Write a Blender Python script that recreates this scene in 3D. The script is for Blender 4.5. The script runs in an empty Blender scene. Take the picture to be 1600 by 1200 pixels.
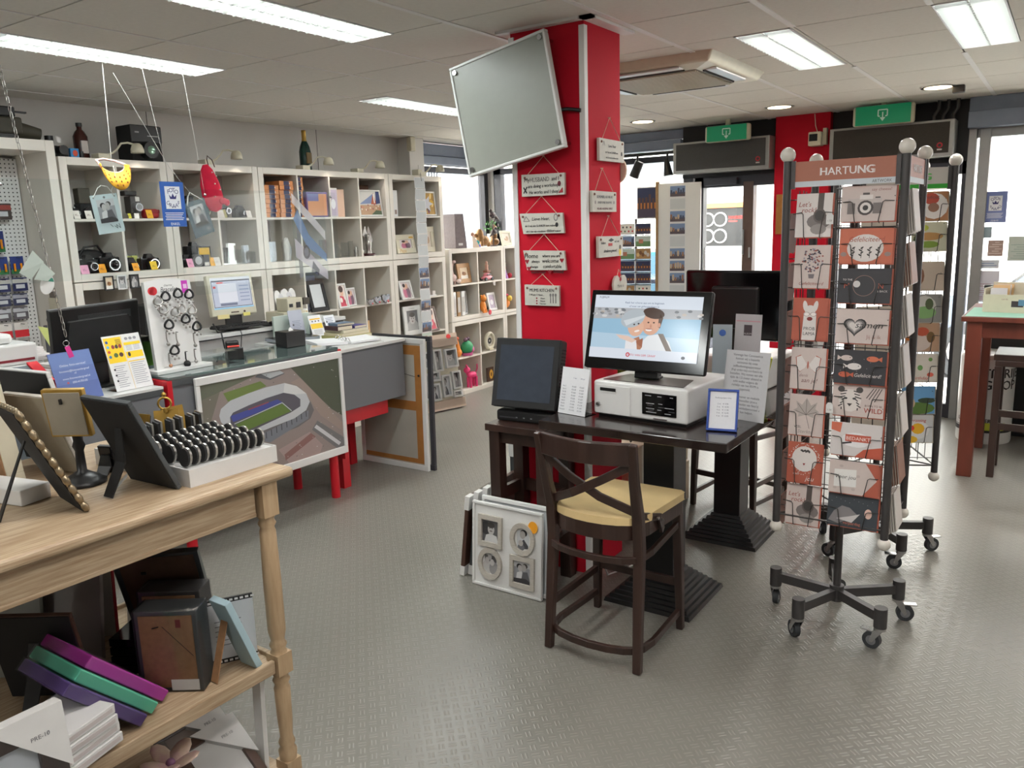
import bpy, math, random
from math import sin, cos, pi, radians as rad
from mathutils import Matrix, Vector, Euler
random.seed(7)
SC = bpy.context.scene
COL = SC.collection
# ------------------------------------------------------------------ camera, world, exposure
CEIL = 2.67
cam_d = bpy.data.cameras.new('camera'); cam = bpy.data.objects.new('camera', cam_d); COL.objects.link(cam)
cam_d.sensor_width = 36.0; cam_d.lens = 28.45; cam_d.clip_start = .02; cam_d.clip_end = 200
cam.matrix_world = Matrix.Translation((0, 0, 1.75)) @ Matrix.Rotation(rad(34.657), 4, 'Z') @ Matrix.Rotation(rad(90 - 10.892), 4, 'X') @ Matrix.Rotation(rad(-1.777), 4, 'Z')
SC.camera = cam
SC.view_settings.view_transform = 'Standard'; SC.view_settings.look = 'None'
SC.view_settings.exposure = 0.0; SC.view_settings.gamma = 1.0; SC.view_settings.use_curve_mapping = False
SC.cycles.use_denoising = True
SC.cycles.max_bounces = 8; SC.cycles.transparent_max_bounces = 16; SC.cycles.caustics_reflective = False; SC.cycles.caustics_refractive = False
SC.cycles.sample_clamp_indirect = 6.0
W = bpy.data.worlds.new('world'); SC.world = W; W.use_nodes = True
bg = W.node_tree.nodes['Background']; bg.inputs[0].default_value = (1.0, .965, .95, 1); bg.inputs[1].default_value = 15.0
sun_d = bpy.data.lights.new('sun', 'SUN'); sun_d.energy = 30.0; sun_d.angle = rad(2); sun_d.color = (1, .96, .9)
sun = bpy.data.objects.new('sun', sun_d); COL.objects.link(sun); sun.rotation_euler = Vector((-.75, .2, -.64)).to_track_quat('-Z', 'Y').to_euler()
LAMP_W, LAMP_L, LAMP_R = 18.0, (.93, 1.0, 1.0), (1.0, .96, .94)      # watts of each ceiling fluorescent

# ------------------------------------------------------------------ helpers
def lin(c):
    return tuple(((x / 255) / 12.92 if x / 255 <= .04045 else ((x / 255 + .055) / 1.055) ** 2.4) for x in c)
MATS = {}
def M(name, rgb=None, rough=.5, metal=0.0, noise=0.0, scale=20.0, bump=0.0, bscale=60.0, emit=0.0, alpha=1.0, stretch=(1, 1, 1), rgb2=None, coat=0.0, spec=.5):
    if name in MATS: return MATS[name]
    m = bpy.data.materials.new(name); m.use_nodes = True
    nt = m.node_tree; b = nt.nodes['Principled BSDF']
    b.inputs['Roughness'].default_value = rough; b.inputs['Metallic'].default_value = metal
    b.inputs['Specular IOR Level'].default_value = spec
    if coat: b.inputs['Coat Weight'].default_value = coat; b.inputs['Coat Roughness'].default_value = .08
    c = lin(rgb); b.inputs['Base Color'].default_value = (*c, 1)
    if noise or rgb2 or bump:
        tc = nt.nodes.new('ShaderNodeTexCoord'); mp = nt.nodes.new('ShaderNodeMapping'); mp.inputs['Scale'].default_value = stretch
        nt.links.new(tc.outputs['Object'], mp.inputs[0])
        n = nt.nodes.new('ShaderNodeTexNoise'); n.inputs['Scale'].default_value = scale; n.inputs['Detail'].default_value = 4
        nt.links.new(mp.outputs[0], n.inputs['Vector'])
        if noise or rgb2:
            r = nt.nodes.new('ShaderNodeValToRGB')
            c2 = lin(rgb2) if rgb2 else tuple(min(1, x * (1 + noise)) for x in c)
            c1 = c if rgb2 else tuple(x * (1 - noise) for x in c)
            r.color_ramp.elements[0].position = .33; r.color_ramp.elements[1].position = .67
            r.color_ramp.elements[0].color = (*c1, 1); r.color_ramp.elements[1].color = (*c2, 1)
            nt.links.new(n.outputs[0], r.inputs[0]); nt.links.new(r.outputs[0], b.inputs['Base Color'])
        if bump:
            n2 = nt.nodes.new('ShaderNodeTexNoise'); n2.inputs['Scale'].default_value = bscale
            nt.links.new(mp.outputs[0], n2.inputs['Vector'])
            bp = nt.nodes.new('ShaderNodeBump'); bp.inputs['Strength'].default_value = bump; bp.inputs['Distance'].default_value = .01
            nt.links.new(n2.outputs[0], bp.inputs['Height']); nt.links.new(bp.outputs[0], b.inputs['Normal'])
    if emit:
        b.inputs['Emission Color'].default_value = (*c, 1); b.inputs['Emission Strength'].default_value = emit
    MATS[name] = m; return m
def ink_mat(name, rough, emit=0.0):
    m = bpy.data.materials.new(name); m.use_nodes = True; nt = m.node_tree; b = nt.nodes['Principled BSDF']
    a = nt.nodes.new('ShaderNodeVertexColor'); a.layer_name = 'ink'
    b.inputs['Roughness'].default_value = rough
    if emit:
        b.inputs['Base Color'].default_value = (0.01, .01, .01, 1)
        nt.links.new(a.outputs[0], b.inputs['Emission Color']); b.inputs['Emission Strength'].default_value = emit
    else:
        n = nt.nodes.new('ShaderNodeTexNoise'); n.inputs['Scale'].default_value = 90
        tc = nt.nodes.new('ShaderNodeTexCoord'); nt.links.new(tc.outputs['Object'], n.inputs['Vector'])
        mx = nt.nodes.new('ShaderNodeMix'); mx.data_type = 'RGBA'; mx.blend_type = 'MULTIPLY'; mx.inputs[0].default_value = .06
        nt.links.new(a.outputs[0], mx.inputs[6]); nt.links.new(n.outputs[0], mx.inputs[7]); nt.links.new(mx.outputs[2], b.inputs['Base Color'])
    MATS[name] = m; return m
ink_mat('ink', .55); ink_mat('ink_gloss', .22); ink_mat('ink_screen', .15, .95)
def clear_mat(name, tint, gloss=.06, rough=.02):
    m = bpy.data.materials.new(name); m.use_nodes = True; nt = m.node_tree; nt.nodes.clear()
    o = nt.nodes.new('ShaderNodeOutputMaterial'); t = nt.nodes.new('ShaderNodeBsdfTransparent'); t.inputs[0].default_value = (*tint, 1)
    g = nt.nodes.new('ShaderNodeBsdfGlossy'); g.inputs['Roughness'].default_value = rough
    f = nt.nodes.new('ShaderNodeLayerWeight'); f.inputs[0].default_value = .12
    ad = nt.nodes.new('ShaderNodeMath'); ad.operation = 'ADD'; ad.inputs[1].default_value = gloss * .4; ad.use_clamp = True
    mx = nt.nodes.new('ShaderNodeMixShader')
    nt.links.new(f.outputs['Fresnel'], ad.inputs[0]); nt.links.new(ad.outputs[0], mx.inputs[0])
    nt.links.new(t.outputs[0], mx.inputs[1]); nt.links.new(g.outputs[0], mx.inputs[2]); nt.links.new(mx.outputs[0], o.inputs[0])
    MATS[name] = m; return m
clear_mat('glass', (.96, .98, .97)); clear_mat('acrylic', (.95, .97, .97), .0); clear_mat('crystal', (.86, .88, .88), .25); clear_mat('plastic_wrap', (.97, .97, .97), .1, .15)

ID = Matrix.Identity(4)
def Tm(x=0, y=0, z=0): return Matrix.Translation((x, y, z))
def Rz(d): return Matrix.Rotation(rad(d), 4, 'Z')
def Rx(d): return Matrix.Rotation(rad(d), 4, 'X')
def Ry(d): return Matrix.Rotation(rad(d), 4, 'Y')
UP = Rx(90)     # turns a flat XY drawing into an upright one facing -Y

class MB:
    def __init__(s, c='white', T=ID): s.v = []; s.f = []; s.c = []; s.sm = []; s.col = c; s.T = T
    def add(s, vs, fs, c=None, smooth=False, T=None):
        n = len(s.v); X = s.T @ T if T is not None else s.T
        s.v += [X @ Vector(p) for p in vs]
        s.f += [tuple(i + n for i in f) for f in fs]
        s.c += [c if c is not None else s.col] * len(fs); s.sm += [smooth] * len(fs); return s
    def box(s, x0, x1, y0, y1, z0, z1, c=None, T=None):
        return s.add([(x, y, z) for z in (z0, z1) for y in (y0, y1) for x in (x0, x1)],
                     [(0, 2, 3, 1), (4, 5, 7, 6), (0, 1, 5, 4), (2, 6, 7, 3), (0, 4, 6, 2), (1, 3, 7, 5)], c, False, T)
    def cbox(s, cx, cy, cz, sx, sy, sz, c=None, T=None):
        return s.box(cx - sx / 2, cx + sx / 2, cy - sy / 2, cy + sy / 2, cz - sz / 2, cz + sz / 2, c, T)
    def beam(s, p, q, w, h, c=None, up=(0, 0, 1), T=None):       # rectangular bar from p to q
        p = Vector(p); q = Vector(q); d = (q - p); L = d.length; d.normalize(); u = Vector(up)
        if abs(d.dot(u)) > .98: u = Vector((0, 1, 0))
        r = d.cross(u).normalized(); u = r.cross(d)
        vs = [p + d * t + r * a * w / 2 + u * b * h / 2 for t in (0, L) for b in (-1, 1) for a in (-1, 1)]
        return s.add(vs, [(0, 1, 3, 2), (4, 6, 7, 5), (0, 4, 5, 1), (2, 3, 7, 6), (0, 2, 6, 4), (1, 5, 7, 3)], c, False, T)
    def cyl(s, p, q, r0, r1=None, n=12, c=None, caps=True, smooth=True, T=None):
        r1 = r0 if r1 is None else r1; p = Vector(p); q = Vector(q); d = (q - p).normalized()
        u = Vector((0, 0, 1)) if abs(d.z) < .9 else Vector((1, 0, 0)); a = d.cross(u).normalized(); b = d.cross(a)
        ring = [a * cos(2 * pi * i / n) + b * sin(2 * pi * i / n) for i in range(n)]
        vs = [p + x * r0 for x in ring] + [q + x * r1 for x in ring]
        s.add(vs, [(i, i + n, (i + 1) % n + n, (i + 1) % n) for i in range(n)], c, smooth, T)
        if caps: s.add(vs, [tuple(range(n)), tuple(range(2 * n - 1, n - 1, -1))], c, False, T)
        return s
    def lathe(s, prof, n=16, c=None, T=None, smooth=True):
        vs = [(r * cos(2 * pi * i / n), r * sin(2 * pi * i / n), z) for r, z in prof for i in range(n)]
        fs = [(j * n + i, j * n + (i + 1) % n, (j + 1) * n + (i + 1) % n, (j + 1) * n + i) for j in range(len(prof) - 1) for i in range(n)]
        s.add(vs, fs, c, smooth, T)
        caps = []
        if prof[0][0] > 1e-5: caps.append(tuple(range(n - 1, -1, -1)))
        if prof[-1][0] > 1e-5: caps.append(tuple((len(prof) - 1) * n + i for i in range(n)))
        if caps: s.add(vs, caps, c, False, T)
        return s
    def sphere(s, c0, r, c=None, n=12, m=8, sc=(1, 1, 1), T=None):
        vs = [(c0[0] + r * sc[0] * sin(pi * j / m) * cos(2 * pi * i / n), c0[1] + r * sc[1] * sin(pi * j / m) * sin(2 * pi * i / n), c0[2] + r * sc[2] * cos(pi * j / m)) for j in range(m + 1) for i in range(n)]
        fs = [((j + 1) * n + i, (j + 1) * n + (i + 1) % n, j * n + (i + 1) % n, j * n + i) for j in range(m) for i in range(n)]
        return s.add(vs, fs, c, True, T)
    def tube(s, pts, r, n=6, c=None, T=None, closed=False):
        P = [Vector(p) for p in pts]; K = len(P); vs = []; pa = None
        for k in range(K):
            d = (P[(k + 1) % K] - P[k - 1]) if closed else (P[min(k + 1, K - 1)] - P[max(k - 1, 0)])
            d.normalize()
            if pa is None:
                u = Vector((0, 0, 1)) if abs(d.z) < .9 else Vector((1, 0, 0)); a = d.cross(u).normalized()
            else:
                a = (pa - d * pa.dot(d)).normalized()
            pa = a; b = d.cross(a); rr = r[k] if isinstance(r, (list, tuple)) else r
            vs += [P[k] + (a * cos(2 * pi * i / n) + b * sin(2 * pi * i / n)) * rr for i in range(n)]
        kk = K if closed else K - 1
        fs = [(k * n + i, k * n + (i + 1) % n, ((k + 1) % K) * n + (i + 1) % n, ((k + 1) % K) * n + i) for k in range(kk) for i in range(n)]
        s.add(vs, fs, c, True, T)
        if not closed: s.add(vs, [tuple(range(n - 1, -1, -1)), tuple((K - 1) * n + i for i in range(n))], c, False, T)
        return s
    def prism(s, pts, z0, z1, c=None, T=None, cs=None):           # outline in XY, thickness in Z
        n = len(pts); vs = [(x, y, z0) for x, y in pts] + [(x, y, z1) for x, y in pts]
        s.add(vs, [tuple(range(n - 1, -1, -1)), tuple(range(n, 2 * n))], c, False, T)
        return s.add(vs, [(i, (i + 1) % n, (i + 1) % n + n, i + n) for i in range(n)], cs or c, False, T)
    # ---- flat print, drawn in XY at height z (T = UP makes it upright)
    def poly(s, pts, c=None, z=0.0, T=None):
        return s.add([(p[0], p[1], z) for p in pts], [tuple(range(len(pts)))], c, False, T)
    def rect(s, x0, y0, x1, y1, c=None, z=0.0, T=None): return s.poly([(x0, y0), (x1, y0), (x1, y1), (x0, y1)], c, z, T)
    def ell(s, cx, cy, rx, ry, c=None, z=0.0, n=14, T=None, a0=0, a1=360, rot=0):
        k = n if a1 - a0 >= 360 else n + 1; cr, sr = cos(rad(rot)), sin(rad(rot)); P = []
        for i in range(k):
            t = rad(a0 + (a1 - a0) * i / n); x, y = rx * cos(t), ry * sin(t); P.append((cx + x * cr - y * sr, cy + x * sr + y * cr))
        return s.poly(P, c, z, T)
    def ring(s, cx, cy, r0, r1, c=None, z=0.0, n=20, T=None, ky=1.0):
        vs = [(cx + r * cos(2 * pi * i / n), cy + ky * r * sin(2 * pi * i / n), z) for r in (r0, r1) for i in range(n)]
        return s.add(vs, [(i, i + n, (i + 1) % n + n, (i + 1) % n) if r1 > r0 else (i, (i + 1) % n, (i + 1) % n + n, i + n) for i in range(n)], c, False, T)
    def stroke(s, pts, w, c=None, z=0.0, T=None):
        for a, b in zip(pts, pts[1:]):
            dx, dy = b[0] - a[0], b[1] - a[1]; L = math.hypot(dx, dy) or 1e-6; nx, ny = -dy / L * w / 2, dx / L * w / 2
            s.add([(a[0] - nx, a[1] - ny, z), (b[0] - nx, b[1] - ny, z), (b[0] + nx, b[1] + ny, z), (a[0] + nx, a[1] + ny, z)], [(0, 1, 2, 3)], c, False, T)
        return s
    def text(s, t, x, y, size, c=None, z=0.0, T=None, align='c', shear=0.0, sx=1.0, mirror=False):
        gl = [GL.get(ch, GL['?']) for ch in t]; w = sum(g[2] for g in gl) * size * sx
        x0 = x - (w / 2 if align == 'c' else w if align == 'r' else 0)
        for vs, fs, adv in gl:
            if vs:
                pts = [((2 * x - 1 * (x0 + (px * sx + py * shear) * size)) if mirror else (x0 + (px * sx + py * shear) * size), y + py * size, z) for px, py in vs]
                s.add(pts, [tuple(reversed(f)) for f in fs] if mirror else fs, c, False, T)
            x0 += adv * size * sx
        return s
    def build(s, name, parent=None, bevel=0.0, seg=2, loc=None, rz=None, sub=0, **props):
        me = bpy.data.meshes.new(name)
        me.from_pydata([tuple(v) for v in s.v], [], s.f)
        slots = []; idx = []
        for c in s.c:
            k = c if isinstance(c, str) else 'ink'
            if isinstance(c, tuple) and len(c) == 4: k = ('ink', 'ink_gloss', 'ink_screen')[c[3]]
            if k not in slots: slots.append(k)
            idx.append(slots.index(k))
        for k in slots: me.materials.append(MATS[k])
        me.polygons.foreach_set('material_index', idx); me.polygons.foreach_set('use_smooth', s.sm)
        if any(not isinstance(c, str) for c in s.c):
            at = me.color_attributes.new('ink', 'FLOAT_COLOR', 'CORNER'); data = []
            for p, c in zip(me.polygons, s.c):
                q = (*lin(c[:3]), 1.0) if not isinstance(c, str) else (1, 1, 1, 1)
                data += list(q) * p.loop_total
            at.data.foreach_set('color', data)
        me.update()
        return mesh_obj(name, me, parent, bevel, seg, loc, rz, sub, **props)
def mesh_obj(name, me, parent=None, bevel=0.0, seg=2, loc=None, rz=None, sub=0, **props):
    o = bpy.data.objects.new(name, me); COL.objects.link(o)
    if parent is not None: o.parent = parent
    if loc is not None: o.location = loc
    if rz is not None: o.rotation_euler = (0, 0, rad(rz))
    if bevel:
        b = o.modifiers.new('edge', 'BEVEL'); b.width = bevel; b.segments = seg; b.limit_method = 'ANGLE'; b.angle_limit = rad(40)
    if sub:
        b = o.modifiers.new('smooth', 'SUBSURF'); b.levels = sub; b.render_levels = sub
    for k, v in props.items(): o[k] = v
    return o
def thing(name, label, cat, loc=(0, 0, 0), rz=0, group=None, rot=None):
    o = bpy.data.objects.new(name, None); COL.objects.link(o); o.empty_display_size = .05
    o.location = loc; o.rotation_euler = rot if rot else (0, 0, rad(rz))
    o['label'] = label; o['category'] = cat
    if group: o['group'] = group
    return o
def tag(o, label, cat, group=None):
    o['label'] = label; o['category'] = cat
    if group: o['group'] = group
    return o
def kids(o): return [c for c in bpy.data.objects if c.parent == o]
def dup(root, loc=None, rz=None, label=None, group=None, ch=None):
    def cp(o, par):
        c = o.copy(); COL.objects.link(c); c.parent = par
        for k in tree.get(o, []): cp(k, c)
        return c
    tree = ch if ch is not None else subtree(root)
    r = cp(root, root.parent)
    if loc is not None: r.location = loc
    if rz is not None: r.rotation_euler = (0, 0, rad(rz))
    if label: r['label'] = label
    if group: r['group'] = group
    return r
def subtree(root):
    t = {}
    for o in bpy.data.objects:
        if o.parent: t.setdefault(o.parent, []).append(o)
    return t
def struct(o): o['kind'] = 'structure'; return o

# glyphs of the built-in font, turned into small meshes once while the scene is empty
GL = {}
def load_glyphs():
    cu = bpy.data.curves.new('glyph', 'FONT'); ob = bpy.data.objects.new('glyph', cu); COL.objects.link(ob)
    cu.resolution_u = 2; cu.size = 1.0
    def width(t):
        cu.body = t; dg = bpy.context.evaluated_depsgraph_get(); dg.update(); e = ob.evaluated_get(dg); me = e.to_mesh()
        vs = [(v.co.x, v.co.y) for v in me.vertices]; fs = [tuple(p.vertices) for p in me.polygons]; e.to_mesh_clear(); return vs, fs
    def maxx(t): return max(v[0] for v in width(t)[0])
    base = maxx('HH') ; one = maxx('H')
    adv = base - one; off = 0
    for ch in 'ABCDEFGHIJKLMNOPQRSTUVWXYZabcdefghijklmnopqrstuvwxyz0123456789.,:;!?\'"-+/&()@\u20ac=*%':
        vs, fs = width(ch)
        if not vs: continue
        a = maxx('H' + ch + 'H') - maxx('HH')
        GL[ch] = (vs, fs, a)
    GL[' '] = ([], [], .28)
    bpy.data.objects.remove(ob); bpy.data.curves.remove(cu)
load_glyphs()

# ------------------------------------------------------------------ materials used all over
M('white', (205, 202, 196), .45, noise=.03); M('shelf_white', (222, 216, 206), .4, noise=.025, scale=6)
M('wall_paint', (212, 209, 205), .8, noise=.02, scale=3, bump=.05); M('tile_board', (226, 222, 214), .9, noise=.02, scale=40, bump=.15, bscale=300)
M('bar_white', (232, 230, 228), .5, noise=.01); M('void', (70, 70, 68), .9, noise=.05)
M('red_paint', (190, 20, 42), .75, spec=.2, noise=.04, scale=4); M('red_steel', (190, 22, 36), .35, noise=.03)
M('black', (18, 18, 19), .4, noise=.08); M('black_matt', (24, 24, 25), .75, noise=.1); M('black_gloss', (10, 10, 12), .12, noise=.05)
M('dark_wood', (50, 33, 27), .38, noise=.28, scale=14, stretch=(1, 1, .12), bump=.06, coat=.15); M('dark_top', (36, 27, 25), .2, noise=.2, scale=12, stretch=(.2, 1, 1), coat=.5)
M('black_paint', (20, 19, 20), .4, noise=.12)
M('grey_steel', (72, 70, 70), .45, metal=.35, noise=.05); M('chrome', (190, 190, 192), .22, metal=1.0, noise=.02); M('wire', (78, 76, 74), .35, metal=.7, noise=.03)
M('rubber', (52, 55, 58), .7, noise=.06); M('ball_white', (222, 218, 208), .25, noise=.02)
M('brown_card', (160, 128, 92), .85, noise=.08, scale=30, bump=.08); M('mdf', (150, 112, 78), .75, noise=.1, scale=60); M('kraft', (164, 110, 52), .8, noise=.06)
M('speckle', (92, 94, 98), .85, scale=420, rgb2=(116, 118, 122)); M('cream_seat', (220, 194, 142), .45, noise=.06, scale=8, bump=.04)
M('silver', (168, 165, 160), .3, metal=.9, noise=.1); M('gold', (176, 142, 70), .35, metal=.85, noise=.12); M('champagne', (150, 135, 110), .35, metal=.8, noise=.25, scale=60, bump=.2)
M('plastic_white', (222, 222, 220), .3, noise=.01); M('plastic_cream', (206, 200, 178), .4, noise=.03)
M('foil', (150, 150, 155), .25, metal=.6, noise=.2, scale=80)
M('rope', (214, 190, 168), .9, noise=.1); M('string', (196, 194, 188), .8, noise=.05); M('aluminium', (150, 152, 156), .35, metal=.7, noise=.03)
M('shutter_blue', (128, 138, 156), .5, noise=.06, scale=8); M('frost', (150, 153, 144), .35, noise=.015)
M('green_leaf', (52, 110, 40), .5, noise=.3, scale=30); M('yellow_tag', (240, 190, 40), .6, noise=.03)
# ------------------------------------------------------------------ the room
XL, YB, XR, YF = -5.69, 7.85, 3.4, -3.2       # left wall, window front, unseen right wall, unseen rear wall
def floor_mat():
    m = bpy.data.materials.new('floor_vinyl'); m.use_nodes = True; nt = m.node_tree; b = nt.nodes['Principled BSDF']; L = nt.links.new
    tc = nt.nodes.new('ShaderNodeTexCoord'); mp = nt.nodes.new('ShaderNodeMapping'); mp.inputs['Rotation'].default_value = (0, 0, rad(45)); mp.inputs['Scale'].default_value = (26, 26, 26)
    L(tc.outputs['Object'], mp.inputs[0]); sp = nt.nodes.new('ShaderNodeSeparateXYZ'); L(mp.outputs[0], sp.inputs[0])
    def mth(op, a, bb=None, cl=False):
        n = nt.nodes.new('ShaderNodeMath'); n.operation = op; n.use_clamp = cl
        for i, q in enumerate((a, bb)):
            if q is None: continue
            if isinstance(q, (int, float)): n.inputs[i].default_value = q
            else: L(q, n.inputs[i])
        return n.outputs[0]
    x, y = sp.outputs[0], sp.outputs[1]
    par = mth('FLOORED_MODULO', mth('ADD', mth('FLOOR', x), mth('FLOOR', y)), 2.0)
    u, v = mth('FRACT', x), mth('FRACT', y)
    def lerp(a, c): return mth('ADD', mth('MULTIPLY', a, mth('SUBTRACT', 1.0, par)), mth('MULTIPLY', c, par))
    p, q = lerp(u, v), lerp(v, u)
    inl = mth('LESS_THAN', mth('ABSOLUTE', mth('SUBTRACT', p, .5)), .36)
    d = mth('MINIMUM', mth('ABSOLUTE', mth('SUBTRACT', q, .32)), mth('ABSOLUTE', mth('SUBTRACT', q, .68)))
    bar = mth('MULTIPLY', inl, mth('SUBTRACT', 1.0, mth('MULTIPLY', d, 9.0), True))
    n = nt.nodes.new('ShaderNodeTexNoise'); n.inputs['Scale'].default_value = 1.3; n.inputs['Detail'].default_value = 5; L(tc.outputs['Object'], n.inputs['Vector'])
    r = nt.nodes.new('ShaderNodeValToRGB'); r.color_ramp.elements[0].position = .3; r.color_ramp.elements[1].position = .7
    r.color_ramp.elements[0].color = (*lin((114, 112, 105)), 1); r.color_ramp.elements[1].color = (*lin((124, 121, 114)), 1); L(n.outputs[0], r.inputs[0])
    mx = nt.nodes.new('ShaderNodeMix'); mx.data_type = 'RGBA'; L(mth('MULTIPLY', bar, .35), mx.inputs[0]); L(r.outputs[0], mx.inputs[6]); mx.inputs[7].default_value = (*lin((152, 148, 138)), 1)
    L(mx.outputs[2], b.inputs['Base Color'])
    n3 = nt.nodes.new('ShaderNodeTexNoise'); n3.inputs['Scale'].default_value = 9; L(tc.outputs['Object'], n3.inputs['Vector'])
    h = mth('ADD', bar, mth('MULTIPLY', n3.outputs[0], .25))
    bp = nt.nodes.new('ShaderNodeBump'); bp.inputs['Strength'].default_value = .35; bp.inputs['Distance'].default_value = .002; L(h, bp.inputs['Height']); L(bp.outputs[0], b.inputs['Normal'])
    b.inputs['Roughness'].default_value = .3; b.inputs['Specular IOR Level'].default_value = .5
    MATS['floor_vinyl'] = m
floor_mat()
struct(MB('floor_vinyl').box(XL - .3, XR, YF, YB + .05, -.05, 0).build('floor'))
# left wall: solid to Y 6.56, then a shop window above a parapet
w = MB('wall_paint'); w.box(XL - .25, XL, YF, 6.56, 0, CEIL + .1); w.box(XL - .25, XL, 6.56, 8.0, 0, 1.0); w.box(XL - .25, XL, 6.56, 8.0, 2.66, CEIL + .1)
wl = struct(w.build('wall_left'))
for y in (3.62, 5.26): MB('void').box(XL, XL + .002, y, y + .004, 2.3, CEIL).build('panel_joint', wl)
struct(MB('wall_paint').box(XL, XL + .16, 6.33, 6.55, 2.284, CEIL).build('trim_1', bevel=.004))
t = MB('plastic_cream').box(XL + .161, XL + .22, 6.29, 6.36, 2.53, 2.668).build('alarm_sensor', bevel=.008); tag(t, 'small cream alarm sensor high on the white boxed pipe by the ceiling', 'sensor')
w = MB('wall_paint'); w.box(XL - .25, XR, YF - .2, YF, 0, CEIL + .1); struct(w.build('wall_rear'))
struct(MB('wall_paint').box(XR, XR + .2, YF, YB + .05, 0, CEIL + .1).build('wall_right'))
# ceiling: dark void above, boards laid in a 0.6 m grid
struct_c = struct(MB('void').box(XL - .25, XR, YF - .2, YB + .2, CEIL + .12, CEIL + .2).build('ceiling'))
GX, GY = -4.81, 2.456
lamps = [(-4.27, 1.86, 'fluorescent nearest the shelf wall, over the hanging photo cards'), (-3.01, 1.86, 'fluorescent over the glass counter, cut by the top of the photo'),
         (-4.27, 4.36, 'fluorescent partly hidden behind the tilted frosted panel'), (-1.51, 4.26, 'bright fluorescent over the front card spinner, beside the air unit'),
         (-.61, 4.26, 'bright fluorescent in the corner of the ceiling over the bar table'), (-1.51, .66, ''), (-.31, .66, ''), (1.19, 4.26, ''), (1.19, .66, ''), (-3.01, -1.2, ''), (-.61, -2.0, '')]
def covered(x0, x1, y0, y1):
    for lx, ly, _ in lamps:
        if x0 < lx + .26 and x1 > lx + .02 and y0 < ly + 1.18 and y1 > ly + .02: return True
    return x0 < -1.75 and x1 > -2.5 and y0 < 5.3 and y1 > 4.5 or (x0 < -1.95 and x1 > -2.25 and y0 < 3.7 and y1 > 3.45)
rest = MB('tile_board'); tile_me = {}
def tile(x0, x1, y0, y1):
    g = .004
    a, b_, c_, d_ = x0 + g, x1 - g, y0 + g, y1 - g
    if (x0 > .7 or y0 < 1.0 or x1 < XL + .02):
        rest.box(a, b_, c_, d_, CEIL, CEIL + .015); return
    k = (round(b_ - a, 3), round(d_ - c_, 3))
    if k not in tile_me:
        tile_me[k] = MB('tile_board').box(0, k[0], 0, k[1], 0, .015).build('tile', struct_c).data; o = struct_c.children[-1]; o.location = (a, c_, CEIL); return
    mesh_obj('tile', tile_me[k], struct_c, loc=(a, c_, CEIL))
for i in range(-2, 14):
    for j in range(-10, 9):
        x0, x1, y0, y1 = GX + .6 * i, GX + .6 * i + .6, GY + .6 * j, GY + .6 * j + .6
        x0, x1, y0, y1 = max(x0, XL), min(x1, XR), max(y0, YF), min(y1, YB)
        if x1 - x0 < .03 or y1 - y0 < .03: continue
        if covered(x0, x1, y0, y1):
            for lx, ly, _ in lamps:      # boards cut to the side of a lamp keep the rest of the cell
                if x0 < lx + .26 and x1 > lx + .02 and y0 < ly + 1.18 and y1 > ly + .02:
                    if x0 < lx - .01: tile(x0, lx, y0, y1)
                    if x1 > lx + .29: tile(lx + .28, x1, y0, y1)
                    if y0 < ly - .02: tile(max(x0, lx), min(x1, lx + .28), y0, ly)
                    if y1 > ly + 1.22: tile(max(x0, lx), min(x1, lx + .28), ly + 1.2, y1)
                    break
            else:
                if x0 < -1.95 and y0 < 3.7 and x1 < -1.8 and x0 > -2.9 and y1 > 3.45 and y1 < 4.3:
                    for q in ((x0, x1, y0, 3.40), (x0, -2.30, 3.40, 3.76), (-1.90, x1, 3.40, 3.76), (x0, x1, 3.76, y1)):
                        q = (max(q[0], x0), min(q[1], x1), max(q[2], y0), min(q[3], y1))
                        if q[1] - q[0] > .02 and q[3] - q[2] > .02: tile(*q)
                else:
                    for q in ((x0, -2.62, y0, y1), (-1.70, x1, y0, y1), (max(x0, -2.62), min(x1, -1.70), y0, 4.46), (max(x0, -2.62), min(x1, -1.70), 5.38, y1)):
                        q = (max(q[0], x0), min(q[1], x1), max(q[2], y0), min(q[3], y1))
                        if q[1] - q[0] > .02 and q[3] - q[2] > .02: tile(*q)
            continue
        tile(x0, x1, y0, y1)
o = rest.build('tile_field', struct_c); o['kind'] = 'stuff'
for i in range(-1, 14):
    x = GX + .6 * i; wd = .014 if i >= 4 else .004
    for (a, b_) in ((YF, YB),):
        if -2.35 < x < -1.85: 
            MB('bar_white').box(x - wd, x + wd, a, 3.38, CEIL - .004, CEIL - .0005).build('grid_bar', struct_c); MB('bar_white').box(x - wd, x + wd, 5.4, b_, CEIL - .004, CEIL - .0005).build('grid_bar', struct_c)
            MB('bar_white').box(x - wd, x + wd, 3.78, 4.44, CEIL - .004, CEIL - .0005).build('grid_bar', struct_c)
        elif abs(x + 3.01) < .02 or abs(x + .61) < .02 or abs(x + 4.21) < .02 or abs(x + 1.21) < .02:
            for s0, s1 in ((3.08, 4.24), (5.58, b_)): MB('bar_white').box(x - wd, x + wd, s0, s1, CEIL - .004, CEIL - .0005).build('grid_bar', struct_c)
        else: MB('bar_white').box(x - wd, x + wd, a, b_, CEIL - .004, CEIL - .0005).build('grid_bar', struct_c)
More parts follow.
